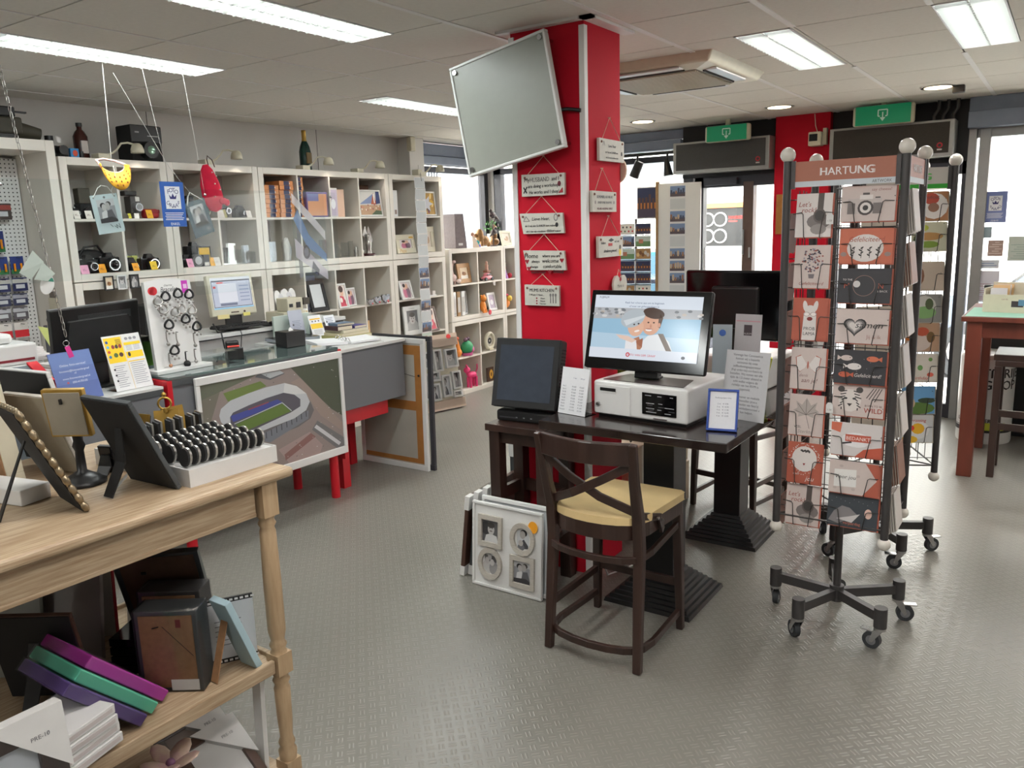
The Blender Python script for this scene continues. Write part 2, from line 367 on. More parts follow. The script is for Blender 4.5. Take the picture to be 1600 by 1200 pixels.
# fluorescent troffers: tray, mirror sides, two tubes, cross blades
M('tube_glow', (255, 252, 244), .4, emit=50.0); M('reflector', (235, 236, 238), .35, noise=.01)
M('blade_white', (232, 240, 240), .35, noise=.01)
blade = None
def fluorescent(x, y, label):
    global blade
    t = thing('ceiling_light', ('recessed white louvred ' + label) if label else 'recessed louvred fluorescent out of view', 'ceiling light', (x, y, CEIL))
    b = MB('reflector'); w_, l_ = .28, 1.2
    b.box(0, w_, 0, l_, .085, .10); b.box(0, .008, 0, l_, -.004, .1); b.box(w_ - .008, w_, 0, l_, -.004, .1); b.box(0, w_, 0, .008, -.004, .1); b.box(0, w_, l_ - .008, l_, -.004, .1)
    b.build('housing', t)
    for k in (.08, .20): MB('tube_glow').cyl((k, .03, .055), (k, l_ - .03, .055), .013, n=8).build('tube', t)
    MB('blade_white').box(.136, .144, .008, l_ - .008, -.004, .05).build('centre_blade', t)
    for k in range(23):
        if blade is None:
            q = MB('blade_white'); q.add([(.008, -.012, .02), (.008, .012, .02), (.008, 0, -.01), (.272, -.012, .02), (.272, .012, .02), (.272, 0, -.01)], [(0, 1, 2), (3, 5, 4), (0, 2, 5, 3), (1, 4, 5, 2), (0, 3, 4, 1)])
            o = q.build('louvre_blade', t); blade = o.data; o.location = (0, .05 + k * .05, 0)
        else: mesh_obj('louvre_blade', blade, t, loc=(0, .05 + k * .05, 0))
    d = bpy.data.lights.new('tube_light', 'AREA'); d.shape = 'RECTANGLE'; d.size = .24; d.size_y = 1.15; d.energy = LAMP_W; d.color = LAMP_L if t.location.x < -2 else LAMP_R
    o = bpy.data.objects.new('tube_light', d); COL.objects.link(o); o.parent = t; o.location = (.14, .6, -.012)
for a in lamps:
    if a[2]: fluorescent(*a)
    else:
        t = thing('ceiling_light', 'recessed fluorescent ceiling light out of view', 'ceiling light', (a[0], a[1], CEIL), group='ceiling lights behind the view')
        MB('reflector').box(0, .28, 0, 1.2, .085, .10).build('housing', t); MB('tube_glow').cyl((.14, .03, .05), (.14, 1.17, .05), .013, n=8).build('tube', t)
        d = bpy.data.lights.new('tube_light', 'AREA'); d.shape = 'RECTANGLE'; d.size = .24; d.size_y = 1.15; d.energy = LAMP_W; d.color = LAMP_L if t.location.x < -2 else LAMP_R
        o = bpy.data.objects.new('tube_light', d); COL.objects.link(o); o.parent = t; o.location = (.14, .6, -.012)
# round downlights along the window front
M('warm_glow', (255, 232, 186), .4, emit=9.0)
for x, y, nm in ((-3.33, 7.04, 'beside the red column'), (-2.10, 7.05, 'before the red pier'), (-.91, 6.91, 'with a small bracket, nearest the big shop window')):
    t = thing('downlight', 'round warm recessed downlight in the ceiling ' + nm, 'ceiling light', (x, y, CEIL))
    MB('bar_white').lathe([(.115, -.006), (.118, 0), (.118, .002)], 20).ring(0, 0, .118, .092, z=-.006).build('trim_ring', t)
    MB('reflector').lathe([(.092, -.004), (.08, .06), (.0, .062)], 20).build('reflector_cup', t)
    MB('warm_glow').lathe([(.0, -.008), (.092, -.0075), (.093, -.005)], 20).build('bulb', t)
    d = bpy.data.lights.new('bulb_light', 'SPOT'); d.energy = 12; d.spot_size = rad(110); d.shadow_soft_size = .05; d.color = (1, .86, .65)
    o = bpy.data.objects.new('bulb_light', d); COL.objects.link(o); o.parent = t; o.location = (0, 0, -.01)
MB('grey_steel').box(-.82, -.74, 6.93, 6.99, CEIL - .05, CEIL).build('ceiling_bracket', bevel=.004); tag(bpy.data.objects['ceiling_bracket'], 'small grey box bracket on the ceiling beside the downlight', 'bracket')
# ceiling cassette air unit
t = thing('air_conditioner', 'square cream air conditioning cassette set in the ceiling behind the red column', 'air conditioner', (-2.16, 4.92, CEIL))
b = MB('plastic_cream'); q = .46
vs = [(-q, -q, 0), (q, -q, 0), (q, q, 0), (-q, q, 0), (-q + .03, -q + .03, -.05), (q - .03, -q + .03, -.05), (q - .03, q - .03, -.05), (-q + .03, q - .03, -.05), (-.31, -.31, -.065), (.31, -.31, -.065), (.31, .31, -.065), (-.31, .31, -.065)]
b.add(vs, [(0, 1, 5, 4), (1, 2, 6, 5), (2, 3, 7, 6), (3, 0, 4, 7), (4, 5, 9, 8), (5, 6, 10, 9), (6, 7, 11, 10), (7, 4, 8, 11)]); b.box(-q, q, -q, q, 0, .06)
b.build('cover', t, bevel=.012, seg=3)
for k in range(4):
    o = MB('plastic_white').box(-.25, .25, -.41, -.345, -.066, -.056).box(-.25, .25, -.338, -.325, -.072, -.062, 'void').build('air_flap', t, bevel=.003); o.rotation_euler = (0, 0, rad(90 * k))
M('grille_beige', (150, 142, 126), .6, noise=.05)
MB('grille_beige').box(-.3, .3, -.3, .3, -.067, -.06).build('grille', t)
g = None
for k in range(24):
    if g is None: o = MB('plastic_cream').box(-.3, .3, -.005, .005, -.074, -.066).build('grille_slat', t); g = o.data
    else: o = mesh_obj('grille_slat', g, t)
    o.location = (0, -.285 + k * .0248, 0)
# red column with white corner guards
cl = struct(MB('red_paint').box(-2.30, -1.90, 3.40, 3.76, 0, CEIL).build('column', bevel=.003))
for x, y in ((-2.30, 3.40), (-1.90, 3.40)):
    s = -1 if x < -2 else 1
    MB('bar_white').box(x - .022 if s > 0 else x - .006, x + .006 if s > 0 else x + .022, y - .006, y + .024, 0, CEIL - .03).build('corner_guard', cl)
struct(MB('bar_white').box(-2.36, -1.84, 3.36, 3.40, CEIL - .012, CEIL + .01).box(-1.90, -1.84, 3.36, 3.80, CEIL - .012, CEIL + .01).build('trim_2'))
# ---------------- left window
M('frame_dark', (52, 52, 58), .4, metal=.3, noise=.05); M('mullion_brown', (86, 66, 56), .45, noise=.08)
t = MB('frame_dark'); t.box(XL - .08, XL, 6.56, 6.61, 1.0, 2.41); t.box(XL - .08, XL + .01, 7.78, 7.85, 1.0, 2.41); t.box(XL - .08, XL, 6.56, 7.85, 2.36, 2.42); t.box(XL - .08, XL, 6.56, 7.85, .98, 1.05)
t = struct(t.build('window_1')); MB('glass').box(XL - .05, XL - .045, 6.6, 7.8, 1.04, 2.38).build('pane', t)
for k in range(9): MB('shutter_blue').box(XL - .03, XL - .01, 6.60 + k * .045, 6.605 + k * .045, 2.30, 2.37).build('vent_slat', t)
struct(MB('shutter_blue').box(XL - .02, XL + .10, 6.56, 7.84, 2.52, 2.64).box(XL - .02, XL + .14, 6.56, 7.84, 2.43, 2.51).build('trim_3', bevel=.006))
# ---------------- window front
M('fascia_black', (20, 20, 24), .6, noise=.1); M('alu_frame', (150, 150, 148), .4, metal=.4, noise=.03)
w = MB('wall_paint'); w.box(XL - .25, -3.26, YB, YB + .2, 2.64, CEIL + .1); w.box(XL - .25, -3.2, YB, YB + .2, 0, .45); w.box(XL - .25, XL + .1, YB, YB + .2, 0, CEIL); w.box(-.78, XR, YB, YB + .2, 0, .42); w.box(-.78, XR, YB, YB + .2, 2.6, CEIL + .1)
struct(w.build('wall_front'))
struct(MB('fascia_black').box(-3.26, -2.33, YB - .04, YB + .2, 2.18, CEIL + .1).box(-1.85, -.78, YB - .04, YB + .2, 2.18, CEIL + .1).build('wall_fascia'))
struct(MB('red_paint').box(-2.33, -1.85, YB - .12, YB + .2, 0, CEIL).build('column_pier', bevel=.003))
t = MB('frame_dark'); t.box(-5.6, -5.5, YB, YB + .08, .45, 2.6); t.box(-3.26, -3.16, YB - .02, YB + .1, 0, 2.5); t.box(-5.6, -3.2, YB, YB + .08, 2.36, 2.42); t.box(-5.6, -3.2, YB, YB + .08, .42, .5)
t = struct(t.build('window_2')); MB('glass').box(-5.5, -3.26, YB + .04, YB + .045, .5, 2.36).build('pane', t)
struct(MB('shutter_blue').box(-5.6, -3.26, YB - .10, YB + .05, 2.47, 2.56).box(-5.6, -3.26, YB - .03, YB + .05, 2.57, 2.66).build('trim_4', bevel=.006))
def door(nm, x0, x1, xm):
    f = MB('frame_dark'); f.box(x0, x0 + .09, YB - .02, YB + .08, 0, 2.18); f.box(x1 - .03, x1, YB - .02, YB + .08, 0, 2.18); f.box(x0, x1, YB - .02, YB + .08, 2.08, 2.18); f.box(x0, x1, YB, YB + .06, 0, .12)
    t = struct(f.build(nm)); MB('mullion_brown').box(xm - .05, xm + .05, YB - .03, YB + .08, 0, 2.12).build('mullion', t, bevel=.004)
    MB('chrome').cbox(xm - .035, YB - .04, 1.55, .02, .02, .24).cbox(xm + .03, YB - .04, 1.45, .02, .02, .10).build('lock_plate', t, bevel=.003)
    MB('glass').box(x0 + .09, x1 - .03, YB + .03, YB + .035, .1, 2.08).build('pane', t); MB('chrome').cyl((x0 + .12, YB - .05, 1.0), (x0 + .12, YB - .05, 1.5), .012).cyl((x0 + .12, YB - .05, 1.05), (x0 + .12, YB, 1.05), .008).cyl((x0 + .12, YB - .05, 1.45), (x0 + .12, YB, 1.45), .008).build('handle', t)
    MB('frame_dark').box(x0 + .12, xm - .1, YB - .08, YB - .02, 2.10, 2.16).build('door_closer', t)
door('door_1', -3.14, -2.33, -2.60); door('door_2', -1.85, -.78, -1.3)
t = MB('alu_frame'); t.box(-.78, -.72, YB - .04, YB + .08, 0, 2.5); t.box(-.70, -.62, YB - .02, YB + .08, .42, 2.5); t.box(-.72, XR, YB, YB + .06, 2.36, 2.45); t.box(-.72, XR, YB, YB + .06, .4, .5); t.box(1.2, 1.28, YB, YB + .06, .4, 2.4)
t = struct(t.build('window_3', bevel=.004)); MB('glass').box(-.64, XR, YB + .03, YB + .035, .5, 2.38).build('pane', t)
struct(MB('shutter_blue').box(-.78, XR, YB - .16, YB, 2.43, 2.56).box(-.78, XR, YB - .12, YB, 2.56, CEIL).build('trim_5', bevel=.006))
# pipes in the fascia corner
for k, x in enumerate((-1.0, -.93, -.86)):
    o = MB('grey_steel').tube([(x, 7.72, CEIL), (x, 7.72, 2.60), (x - .03, 7.70, 2.55), (x - .03, 7.70, 2.508)], .014, 8).build('conduit_pipe')
    tag(o, 'thin dark conduit above the wide air curtain, ' + ('nearest the exit sign', 'middle of three', 'nearest the big window')[k], 'pipe', 'conduits above the air curtain')
# air curtains over the doors
M('mesh_grey', (66, 66, 66), .8, noise=.15, scale=260, bump=.1, bscale=400); M('mesh_brown', (58, 53, 48), .8, noise=.15, scale=260)
def air_curtain(x0, x1, mt, label):
    t = thing('air_curtain', label, 'air curtain', ((x0 + x1) / 2, 7.68, 2.36)); h = (x1 - x0) / 2
    MB('alu_frame').box(-h, h, -.09, .12, -.145, .145).build('casing', t, bevel=.006)
    MB(mt).box(-h + .035, h - .035, -.098, -.089, -.115, .125).build('front_grille', t)
    MB((176, 24, 40)).ring(h - .1, -.055, .012, .022, z=.0, T=Tm(0, -.0985, 0) @ UP).rect(h - .118, -.095, h - .082, -.083, (200, 190, 186), 0, T=Tm(0, -.0985, 0) @ UP).build('round_logo', t)
air_curtain(-3.27, -2.34, 'mesh_grey', 'long grey air curtain with pale frame over the shop door by the car view'); air_curtain(-1.82, -.86, 'mesh_brown', 'long dark air curtain with pale frame beside the big shop window')
def exit_sign(x, y, w_, h_, label, z):
    t = thing('exit_sign', label, 'exit sign', (x, y, z))
    MB('plastic_cream').box(-w_ / 2 - .025, w_ / 2 + .025, -.02, .05, -h_ / 2, h_ / 2).build('housing', t, bevel=.02, seg=3)
    M('exit_green', (0, 128, 84), .35, emit=.25); MB('exit_green').box(-w_ / 2, w_ / 2, -.03, -.019, -h_ / 2 + .005, h_ / 2 - .005).build('lens', t)
    g = MB((226, 240, 232)); T = Tm(0, -.0308, 0) @ UP
    g.stroke([(-.02, -.012), (-.035, -.012), (-.035, .038), (.035, .038), (.035, -.012), (.02, -.012)], .009, T=T); g.stroke([(0, .02), (0, -.025)], .009, T=T); g.poly([(-.022, -.022), (0, -.052), (.022, -.022)], T=T)
    g.build('arrow_symbol', t); MB('plastic_cream').box(-.02, .02, 0, .03, h_ / 2, CEIL - z).build('bracket', t)
exit_sign(-2.70, 7.5, .37, .145, 'green exit sign with down arrow above the shop door by the car view', 2.545); exit_sign(-1.38, 7.5, .42, .16, 'green exit sign with down arrow above the dark air curtain', 2.575)
t = thing('security_camera', 'small white security camera box on the red pier under the ceiling', 'camera', (-1.95, 7.66, 2.44))
MB('plastic_cream').cbox(0, 0, 0, .11, .12, .12).build('body', t, bevel=.01); MB('black_gloss').cbox(-.01, -.062, .01, .07, .006, .06).build('lens_window', t); MB('plastic_cream').cbox(.07, .03, .02, .03, .06, .14).build('bracket', t); MB('plastic_cream').tube([(0, .04, .06), (-.02, .04, .12), (-.03, .04, .22)], .004).build('wire', t)
t = MB('fascia_black').box(-3.98, -3.28, 7.68, 7.72, 2.42, 2.45).build('light_track'); tag(t, 'black lighting track under the shutter box of the front window', 'light track')
for k, (x, tilt) in enumerate(((-3.68, 25), (-3.36, -8))):
    t = thing('spotlight', ('black cylinder spotlight tilted on the track, nearest the red column', 'black flared spotlight pointing down on the track, nearest the air curtain')[k], 'spotlight', (x, 7.66, 2.40))
    MB('black').cyl((0, 0, -.04), (0, 0, .03), .012, n=8).build('stem', t)
    o = MB('black').cyl((0, 0, .06), (0, 0, -.10), .045 if k == 0 else .022, .05 if k == 0 else .05).build('lamp_head', t); o.location = (0, 0, -.09); o.rotation_euler = (0, rad(tilt), 0)
    o = MB('reflector').cyl((0, 0, -.1), (0, 0, -.102), .045, n=12).build('bulb_face', t); o.location = (0, 0, -.09); o.rotation_euler = (0, rad(tilt), 0)
# ---------------- the street
M('asphalt', (120, 120, 122), .9, noise=.1, scale=3); M('pavement', (170, 165, 158), .85, noise=.08, scale=8); M('facade_white', (228, 226, 220), .8, noise=.03, scale=2); M('facade_grey', (150, 160, 172), .6, noise=.05); M('facade_brick', (150, 100, 80), .85, noise=.12, scale=12)
struct(MB('asphalt').box(-25, 20, 8.05, 24, -.2, -.12).box(-25, XL - .25, -6, 8.05, -.2, -.12).build('street'))
struct(MB('pavement').box(-25, 20, 8.05, 10.0, -.12, -.06).box(-25, 20, 14.6, 16.4, -.12, -.04).box(-7.8, -5.95, -6, 8.05, -.12, -.06).build('pavement'))
# ------------------------------------------------------------------ generic makers
def pic(mb,x0,y0,w,h,kind,T,z=0.0):
 """flat printed picture in a rectangle"""
 R=lambda a,b,c,d,col,k=0:mb.rect(x0+a*w,y0+b*h,x0+c*w,y0+d*h,col,z+k,T)
 E=lambda cx,cy,rx,ry,col,k=0,rot=0,n=14:mb.ell(x0+cx*w,y0+cy*h,rx*w,ry*h,col,z+k,n,T,rot=rot)
 P=lambda pts,col,k=0:mb.poly([(x0+a*w,y0+b*h)for a,b in pts],col,z+k,T)
 e=.0004
 if kind=='couple_bw':
  R(0,0,1,1,(150,152,156));R(0,.7,1,1,(196,198,200),e);P([(.1,0),(.18,.45),(.45,.55),(.6,.2),(.55,0)],(214,214,214),e);P([(.4,0),(.5,.5),(.78,.55),(.95,.1),(.95,0)],(92,92,96),2*e)
  E(.36,.66,.13,.15,(188,184,182),3*e);E(.31,.74,.16,.12,(40,38,38),2*e);E(.58,.7,.13,.16,(176,172,170),3*e);E(.64,.79,.15,.11,(66,62,60),2*e);P([(.0,0),(.0,.18),(.7,.24),(1,.1),(1,0)],(58,56,58),4*e)
 elif kind=='boy_bw':
  R(0,0,1,1,(96,96,98));E(.2,.6,.3,.3,(60,60,62),e);P([(.12,0),(.22,.3),(.5,.38),(.85,.3),(.95,0)],(205,205,205),e);E(.52,.58,.2,.25,(190,188,186),2*e);E(.52,.76,.22,.13,(70,68,66),3*e);E(.52,.5,.09,.03,(120,110,108),4*e);E(.44,.62,.025,.02,(40,40,40),4*e);E(.6,.62,.025,.02,(40,40,40),4*e)
 elif kind=='mother_bw':
  R(0,0,1,1,(200,203,205));P([(.2,0),(.3,.3),(.55,.5),(.8,.25),(.9,0)],(70,70,74),e);E(.48,.68,.16,.17,(168,164,160),2*e);E(.54,.76,.2,.15,(44,42,42),e);E(.38,.32,.14,.13,(180,176,172),3*e);E(.4,.14,.2,.14,(110,110,114),2*e)
 elif kind=='group_bw':
  R(0,0,1,1,(86,84,84));E(.3,.3,.3,.32,(190,188,186),e);E(.7,.3,.28,.3,(150,148,148),2*e);E(.3,.6,.13,.15,(184,180,178),3*e);E(.6,.55,.13,.15,(196,192,190),4*e);E(.46,.78,.12,.13,(170,166,164),3*e)
 elif kind=='baby_bw':
  R(0,0,1,1,(120,120,122));E(.5,.2,.5,.35,(176,176,176),e);E(.5,.58,.27,.27,(206,204,202),2*e);E(.5,.78,.25,.12,(96,94,92),3*e);E(.41,.6,.04,.025,(40,40,40),4*e);E(.6,.6,.04,.025,(40,40,40),4*e);E(.5,.46,.07,.03,(120,100,98),4*e)
 elif kind=='girl':
  R(0,0,1,1,(226,214,208));P([(.1,0),(.2,.5),(.6,.55),(.9,0)],(196,62,84),e);E(.5,.66,.24,.2,(222,178,156),2*e);E(.46,.82,.3,.16,(70,44,38),3*e);E(.3,.3,.16,.12,(238,226,220),2*e);E(.72,.22,.1,.1,(150,30,50),3*e)
 elif kind=='couple_pink':
  R(0,0,1,1,(216,204,206));E(.36,.3,.22,.36,(196,110,140),e);E(.68,.3,.22,.4,(120,92,110),e);E(.38,.68,.13,.18,(224,184,160),2*e);E(.62,.74,.13,.18,(214,170,146),2*e);E(.34,.8,.15,.13,(60,42,40),3*e)
 elif kind=='beach':
  R(0,0,1,.5,(186,150,120));R(0,.42,1,1,(206,204,200),e);P([(0,.45),(.7,.9),(.8,.5)],(124,138,176),2*e);P([(.55,.45),(.72,.95),(.82,.45)],(176,90,60),3*e);P([(.78,.45),(.84,1),(1,1),(1,.5)],(60,72,116),3*e);R(.7,.5,.75,.9,(236,232,226),4*e)
  for k in range(16):E(random.random(),.08+random.random()*.36,.03,.04,random.choice([(206,120,100),(120,100,92),(230,214,196),(160,96,84)]),3*e)
  P([(.5,0),(.75,.2),(1,.16),(1,0)],(84,100,76),5*e)
 elif kind=='star':
  R(0,0,1,1,(176,140,70))
  for k in range(12):E(random.random()*.8+.1,random.random()*.8+.1,.14,.07,random.choice([(214,170,60),(120,60,90),(96,84,60),(226,196,120)]),e,random.random()*180)
  P([(.5+(.42 if i%2==0 else.2)*math.cos(i*pi/6),.5+(.42 if i%2==0 else.2)*math.sin(i*pi/6))for i in range(12)],(196,196,204),3*e)
 elif kind=='flower':
  R(0,0,1,1,(214,204,190));E(.5,.4,.3,.2,(180,150,120),e);E(.42,.6,.2,.16,(222,206,190),2*e);E(.6,.56,.16,.13,(170,140,112),3*e)
 elif kind=='sand':
  R(0,0,1,1,(222,204,176));R(0,0,1,.3,(240,236,226),e);E(.5,.45,.28,.17,(160,110,66),2*e);E(.38,.52,.12,.12,(130,84,50),3*e)
 elif kind=='blank':R(0,0,1,1,(204,208,210))
 elif kind=='lilac':R(0,0,1,1,(190,176,196));E(.5,.45,.3,.2,(238,236,240),e)
 elif kind=='city':
  R(0,0,1,1,(120,142,178));R(0,0,1,.4,(90,80,84),e)
  for k in range(6):R(.02+k*.16,.25,.14+k*.16,.45+.4*random.random(),random.choice([(150,110,84),(96,92,104),(196,170,140),(70,78,100)]),2*e)
 elif kind=='night':
  R(0,0,1,1,(44,50,84));R(0,.3,1,.5,(196,120,50),e);R(0,0,1,.3,(70,60,80),e)
  for k in range(5):R(.05+k*.19,.3,.17+k*.19,.5+.3*random.random(),(86,60,56),2*e)
 elif kind=='green':
  R(0,0,1,1,(200,214,204));R(0,0,1,.5,(110,146,100),e);R(.2,.3,.5,.7,(180,120,96),2*e)
 elif kind=='wood':
  R(0,0,1,1,(170,130,84))
  for k in range(5):E(.15+.17*k,.4+.2*(k%2),.1,.2,random.choice([(120,80,50),(222,190,130),(200,196,190)]),e)
 elif kind=='map':
  R(0,0,1,1,(232,228,218))
  for k in range(7):E(.1+.13*k,.3+.4*(k%2),.06,.1,random.choice([(60,60,64),(190,60,60),(90,120,90)]),e)
 return mb
def frame(label,loc,rz,w,h,rim,mt,kind,lean=10,d=.018,cat='photo frame',group=None,nm='framed_photo',mat_in=None,easel=True,parts=True,rimc=None):
 t=thing(nm,label,cat,loc,rz,group);T=Rx(-lean)
 b=MB(mt,T);i=rim
 b.box(-w/2,w/2,-d,0,0,i);b.box(-w/2,w/2,-d,0,h-i,h);b.box(-w/2,-w/2+i,-d,0,i,h-i);b.box(w/2-i,w/2,-d,0,i,h-i)
 b.box(-w/2+.002,w/2-.002,-d*.55,0,.002,h-.002);b.build('frame',t,bevel=min(.003,i/4)if rim>.008 else 0)
 p=MB((220,218,212));TT=T@Tm(0,-d*.55-.0006,0)@UP
 mi=mat_in or 0;
 if mi:p.rect(-w/2+i,i,w/2-i,h-i,(226,224,216),0,TT)
 pic(p,-w/2+i+mi,i+mi,w-2*(i+mi),h-2*(i+mi),kind,TT,.0005);p.build('picture',t)
 if easel and lean>3:
  a=h*.62;b=MB('black_matt');b.beam((0,a*sin(rad(lean))+.002,a*cos(rad(lean))),(0,a*sin(rad(lean))+h*.22,.004),.04 if w>.1 else.02,.004,up=(0,1,0));b.build('easel_leg',t)
 return t
def shelf_unit(label,y0,y1,z0,z1,cols,rows,front=-5.30,depth=.382,outer=.05,inner=.016,skip=()):
 t=thing('cube_shelf',label,'shelf',(front,(y0+y1)/2,z0),90);w=y1-y0;h=z1-z0;m='shelf_white'
 for a in(-w/2,w/2-outer):MB(m).box(a,a+outer,0,depth,0,h).build('side_panel',t,bevel=.002)
 MB(m).box(-w/2+outer,w/2-outer,0,depth,h-outer,h).build('top_board',t,bevel=.002);MB(m).box(-w/2+outer,w/2-outer,0,depth,0,outer).build('bottom_board',t,bevel=.002)
 cw=(w-2*outer-(cols-1)*inner)/cols;rh=(h-2*outer-(rows-1)*inner)/rows
 for c in range(1,cols):MB(m).box(-w/2+outer+c*cw+(c-1)*inner,-w/2+outer+c*(cw+inner),.002,depth,outer,h-outer).build('divider',t)
 for r in range(1,rows):
  for c in range(cols):
   if(c,r)in skip:continue
   x=-w/2+outer+c*(cw+inner);MB(m).box(x,x+cw,.003,depth,outer+r*rh+(r-1)*inner,outer+r*(rh+inner)).build('shelf_board',t)
 MB('wall_paint').box(-w/2+.01,w/2-.01,depth,depth+.004,.01,h-.01).build('back_panel',t)
 return t
ZL=[0.0515,.3985,.7475,1.0975];ZM,ZB=1.8945,1.5415
shelf_unit('white two-column cube shelf with old cameras, beside the pegboard bay',2.74,3.48,1.49,2.28,2,2)
shelf_unit('white cube shelf with cameras and crystal glasses, above the computer niche',3.485,4.265,1.49,2.28,2,2)
shelf_unit('wide white cube shelf with orange boxes, beach photo and statuettes',4.27,5.75,1.49,2.28,4,2)
shelf_unit('white cube shelf with the star picture and Papa frame, next to the window',5.755,6.535,1.49,2.28,2,2)
shelf_unit('white lower cube shelf behind the black till monitor',2.74,3.48,0,1.485,2,4)
shelf_unit('white open niche cabinet around the cream computer',3.485,4.265,0,1.485,1,1)
shelf_unit('wide white lower cube shelf with heart frames and silver ornaments',4.27,5.75,0,1.485,4,4)
shelf_unit('white lower cube shelf with baby photo, behind the postcard strip',5.755,6.535,0,1.485,2,4)
shelf_unit('white low cube shelf under the window with pink beetle car',6.60,7.575,.80,1.555,2,2,outer=.045)
shelf_unit('white low cube shelf standing on the floor with green elephant pot',6.60,7.575,0,.795,2,2,outer=.045)
shelf_unit('narrow white cube shelf with violet doll, half behind the red column',7.58,7.84,.80,1.555,1,2,outer=.03)
shelf_unit('narrow white cube shelf on the floor, half behind the red column',7.58,7.84,0,.795,1,2,outer=.03)
t=thing('wall_bay','tall white shelf bay framing the perforated board, far end of the shelf wall','shelf',(-5.24,2.2,0),90)
for a in(-.5,.44):MB('shelf_white').box(a,a+.055,0,.44,0,2.366).build('side_panel',t,bevel=.002)
MB('shelf_white').box(-.445,.44,0,.44,2.30,2.366).build('top_board',t,bevel=.002);MB('shelf_white').box(-.445,.44,0,.44,.86,.90).build('shelf_board',t)
for nm,z,c in(('blue_label',1.50,(30,40,90)),('grey_label',1.42,(120,110,100))):MB('ink').box(.436,.4395,.12,.19,z-.02,z+.02,c).build(nm,t)
MB('plastic_cream').box(.43,.44,.1,.2,1.22,1.40).build('wall_plate',t,bevel=.003)
# pegboard with hanging packs
t=thing('pegboard','white perforated board hung with blister packs in the end bay','pegboard',(-5.62,2.2,.92),90)
MB('bar_white').box(-.44,.435,0,.01,0,1.36).build('board',t)
h=MB('void');
for i in range(34):
 for k in range(54):h.rect(-.425+i*.0255-.004,.012+k*.0253-.004,-.425+i*.0255+.004,.012+k*.0253+.004,T=Tm(0,-.0006,0)@UP)
o=h.build('peg_hole_field',t);o['kind']='stuff'
def blister(y,z,w,h,top,body,what,label,group):
 t=thing('blister_pack',label,'pack',(-5.60+.035,y,z),90,group)
 MB(top).box(-w/2,w/2,0,.002,0,h).build('backing_card',t)
 q=MB();T=Tm(0,-.0006,0)@UP
 if what=='battery':
  q.rect(-w/2,0,w/2,h*.25,(40,110,60),0,T)
  q.build('printed_card',t)
  for k in range(2 if w<.09 else 4):
   n=2 if w<.09 else 4;x=-w/2+w*(k+.5)/n;MB((226,140,30,1)).cyl((x,-.008,h*.15),(x,-.008,h*.6),.007,n=8).build('battery',t)
 elif what=='card':
  q.rect(-w/2,h*.45,w/2,h*.72,(206,40,50),0,T);q.build('printed_card',t);MB('plastic_wrap').box(-w*.4,w*.4,-.012,0,.01,h*.42).build('bubble',t);MB('grey_steel').cbox(0,-.006,h*.2,w*.5,.008,h*.2).build('tool',t)
 else:
  q.rect(-w/2,h*.6,w/2,h*.9,body,0,T);q.rect(-w*.3,h*.2,w*.3,h*.5,(206,208,212),0,T);q.build('printed_card',t)
 MB('wire').cyl((0,.03,h-.008),(0,-.05,h-.008),.002,n=5).build('peg_hook',t)
navy,blk,wht=(28,44,110),(36,34,36),(224,218,212)
k=0
for z,y0,n,w,h,top,body,what,nm in((1.90,2.36,2,.11,.10,(64,54,50),(150,60,50),'plain','dark photo pack'),(1.70,2.33,2,.085,.13,navy,navy,'battery','blue battery pack'),(1.56,2.34,3,.08,.11,(30,52,120),navy,'battery','blue battery pack'),(1.45,2.32,3,.09,.085,(34,40,84),(200,196,190),'plain','navy memory card pack'),(1.36,2.31,3,.09,.075,(44,48,78),(160,160,170),'plain','dark blue film pack'),(1.27,2.30,3,.09,.08,(96,90,96),(190,190,196),'plain','clear accessory pack'),(1.08,2.30,3,.085,.17,wht,(200,40,50),'card','red tool pack'),(.96,2.36,2,.08,.10,(214,200,196),(150,120,110),'plain','pale pack')):
 for i in range(n):
  pos=('nearest the side panel','second from the side panel','third from the side panel')[n-1-i]if n==3 else('outer one','nearest the side panel')[i]
  row={1.90:'top',1.70:'second',1.56:'third',1.45:'fourth',1.36:'fifth',1.27:'sixth',1.08:'seventh',.96:'lowest'}[z]
  blister(y0+i*(w+.015),z,w,h,top,body,what,'%s in the %s row of the pegboard, %s'%(nm,row,pos),'packs on the perforated board')
  # hanging bags and cards on the end panel
t=thing('tassel_strap','bunch of striped camera straps hanging at the end of the perforated board','strap',(-5.30,2.57,1.0),90)
for i,c in enumerate(((60,60,66),(200,200,196),(70,100,130),(40,40,44))):MB(c).box(-.06+i*.03,-.04+i*.03,-.01+i*.004,0,0,.24-.02*i).build('strap',t)
MB('black').sphere((0,0,.27),.035,n=8,m=6).build('hook_knob',t);MB((206,212,130)).add([(-.1,-.012,.24),(-.03,-.012,.22),(-.04,-.012,.10)],[(0,1,2)]).build('yellow_tag',t)
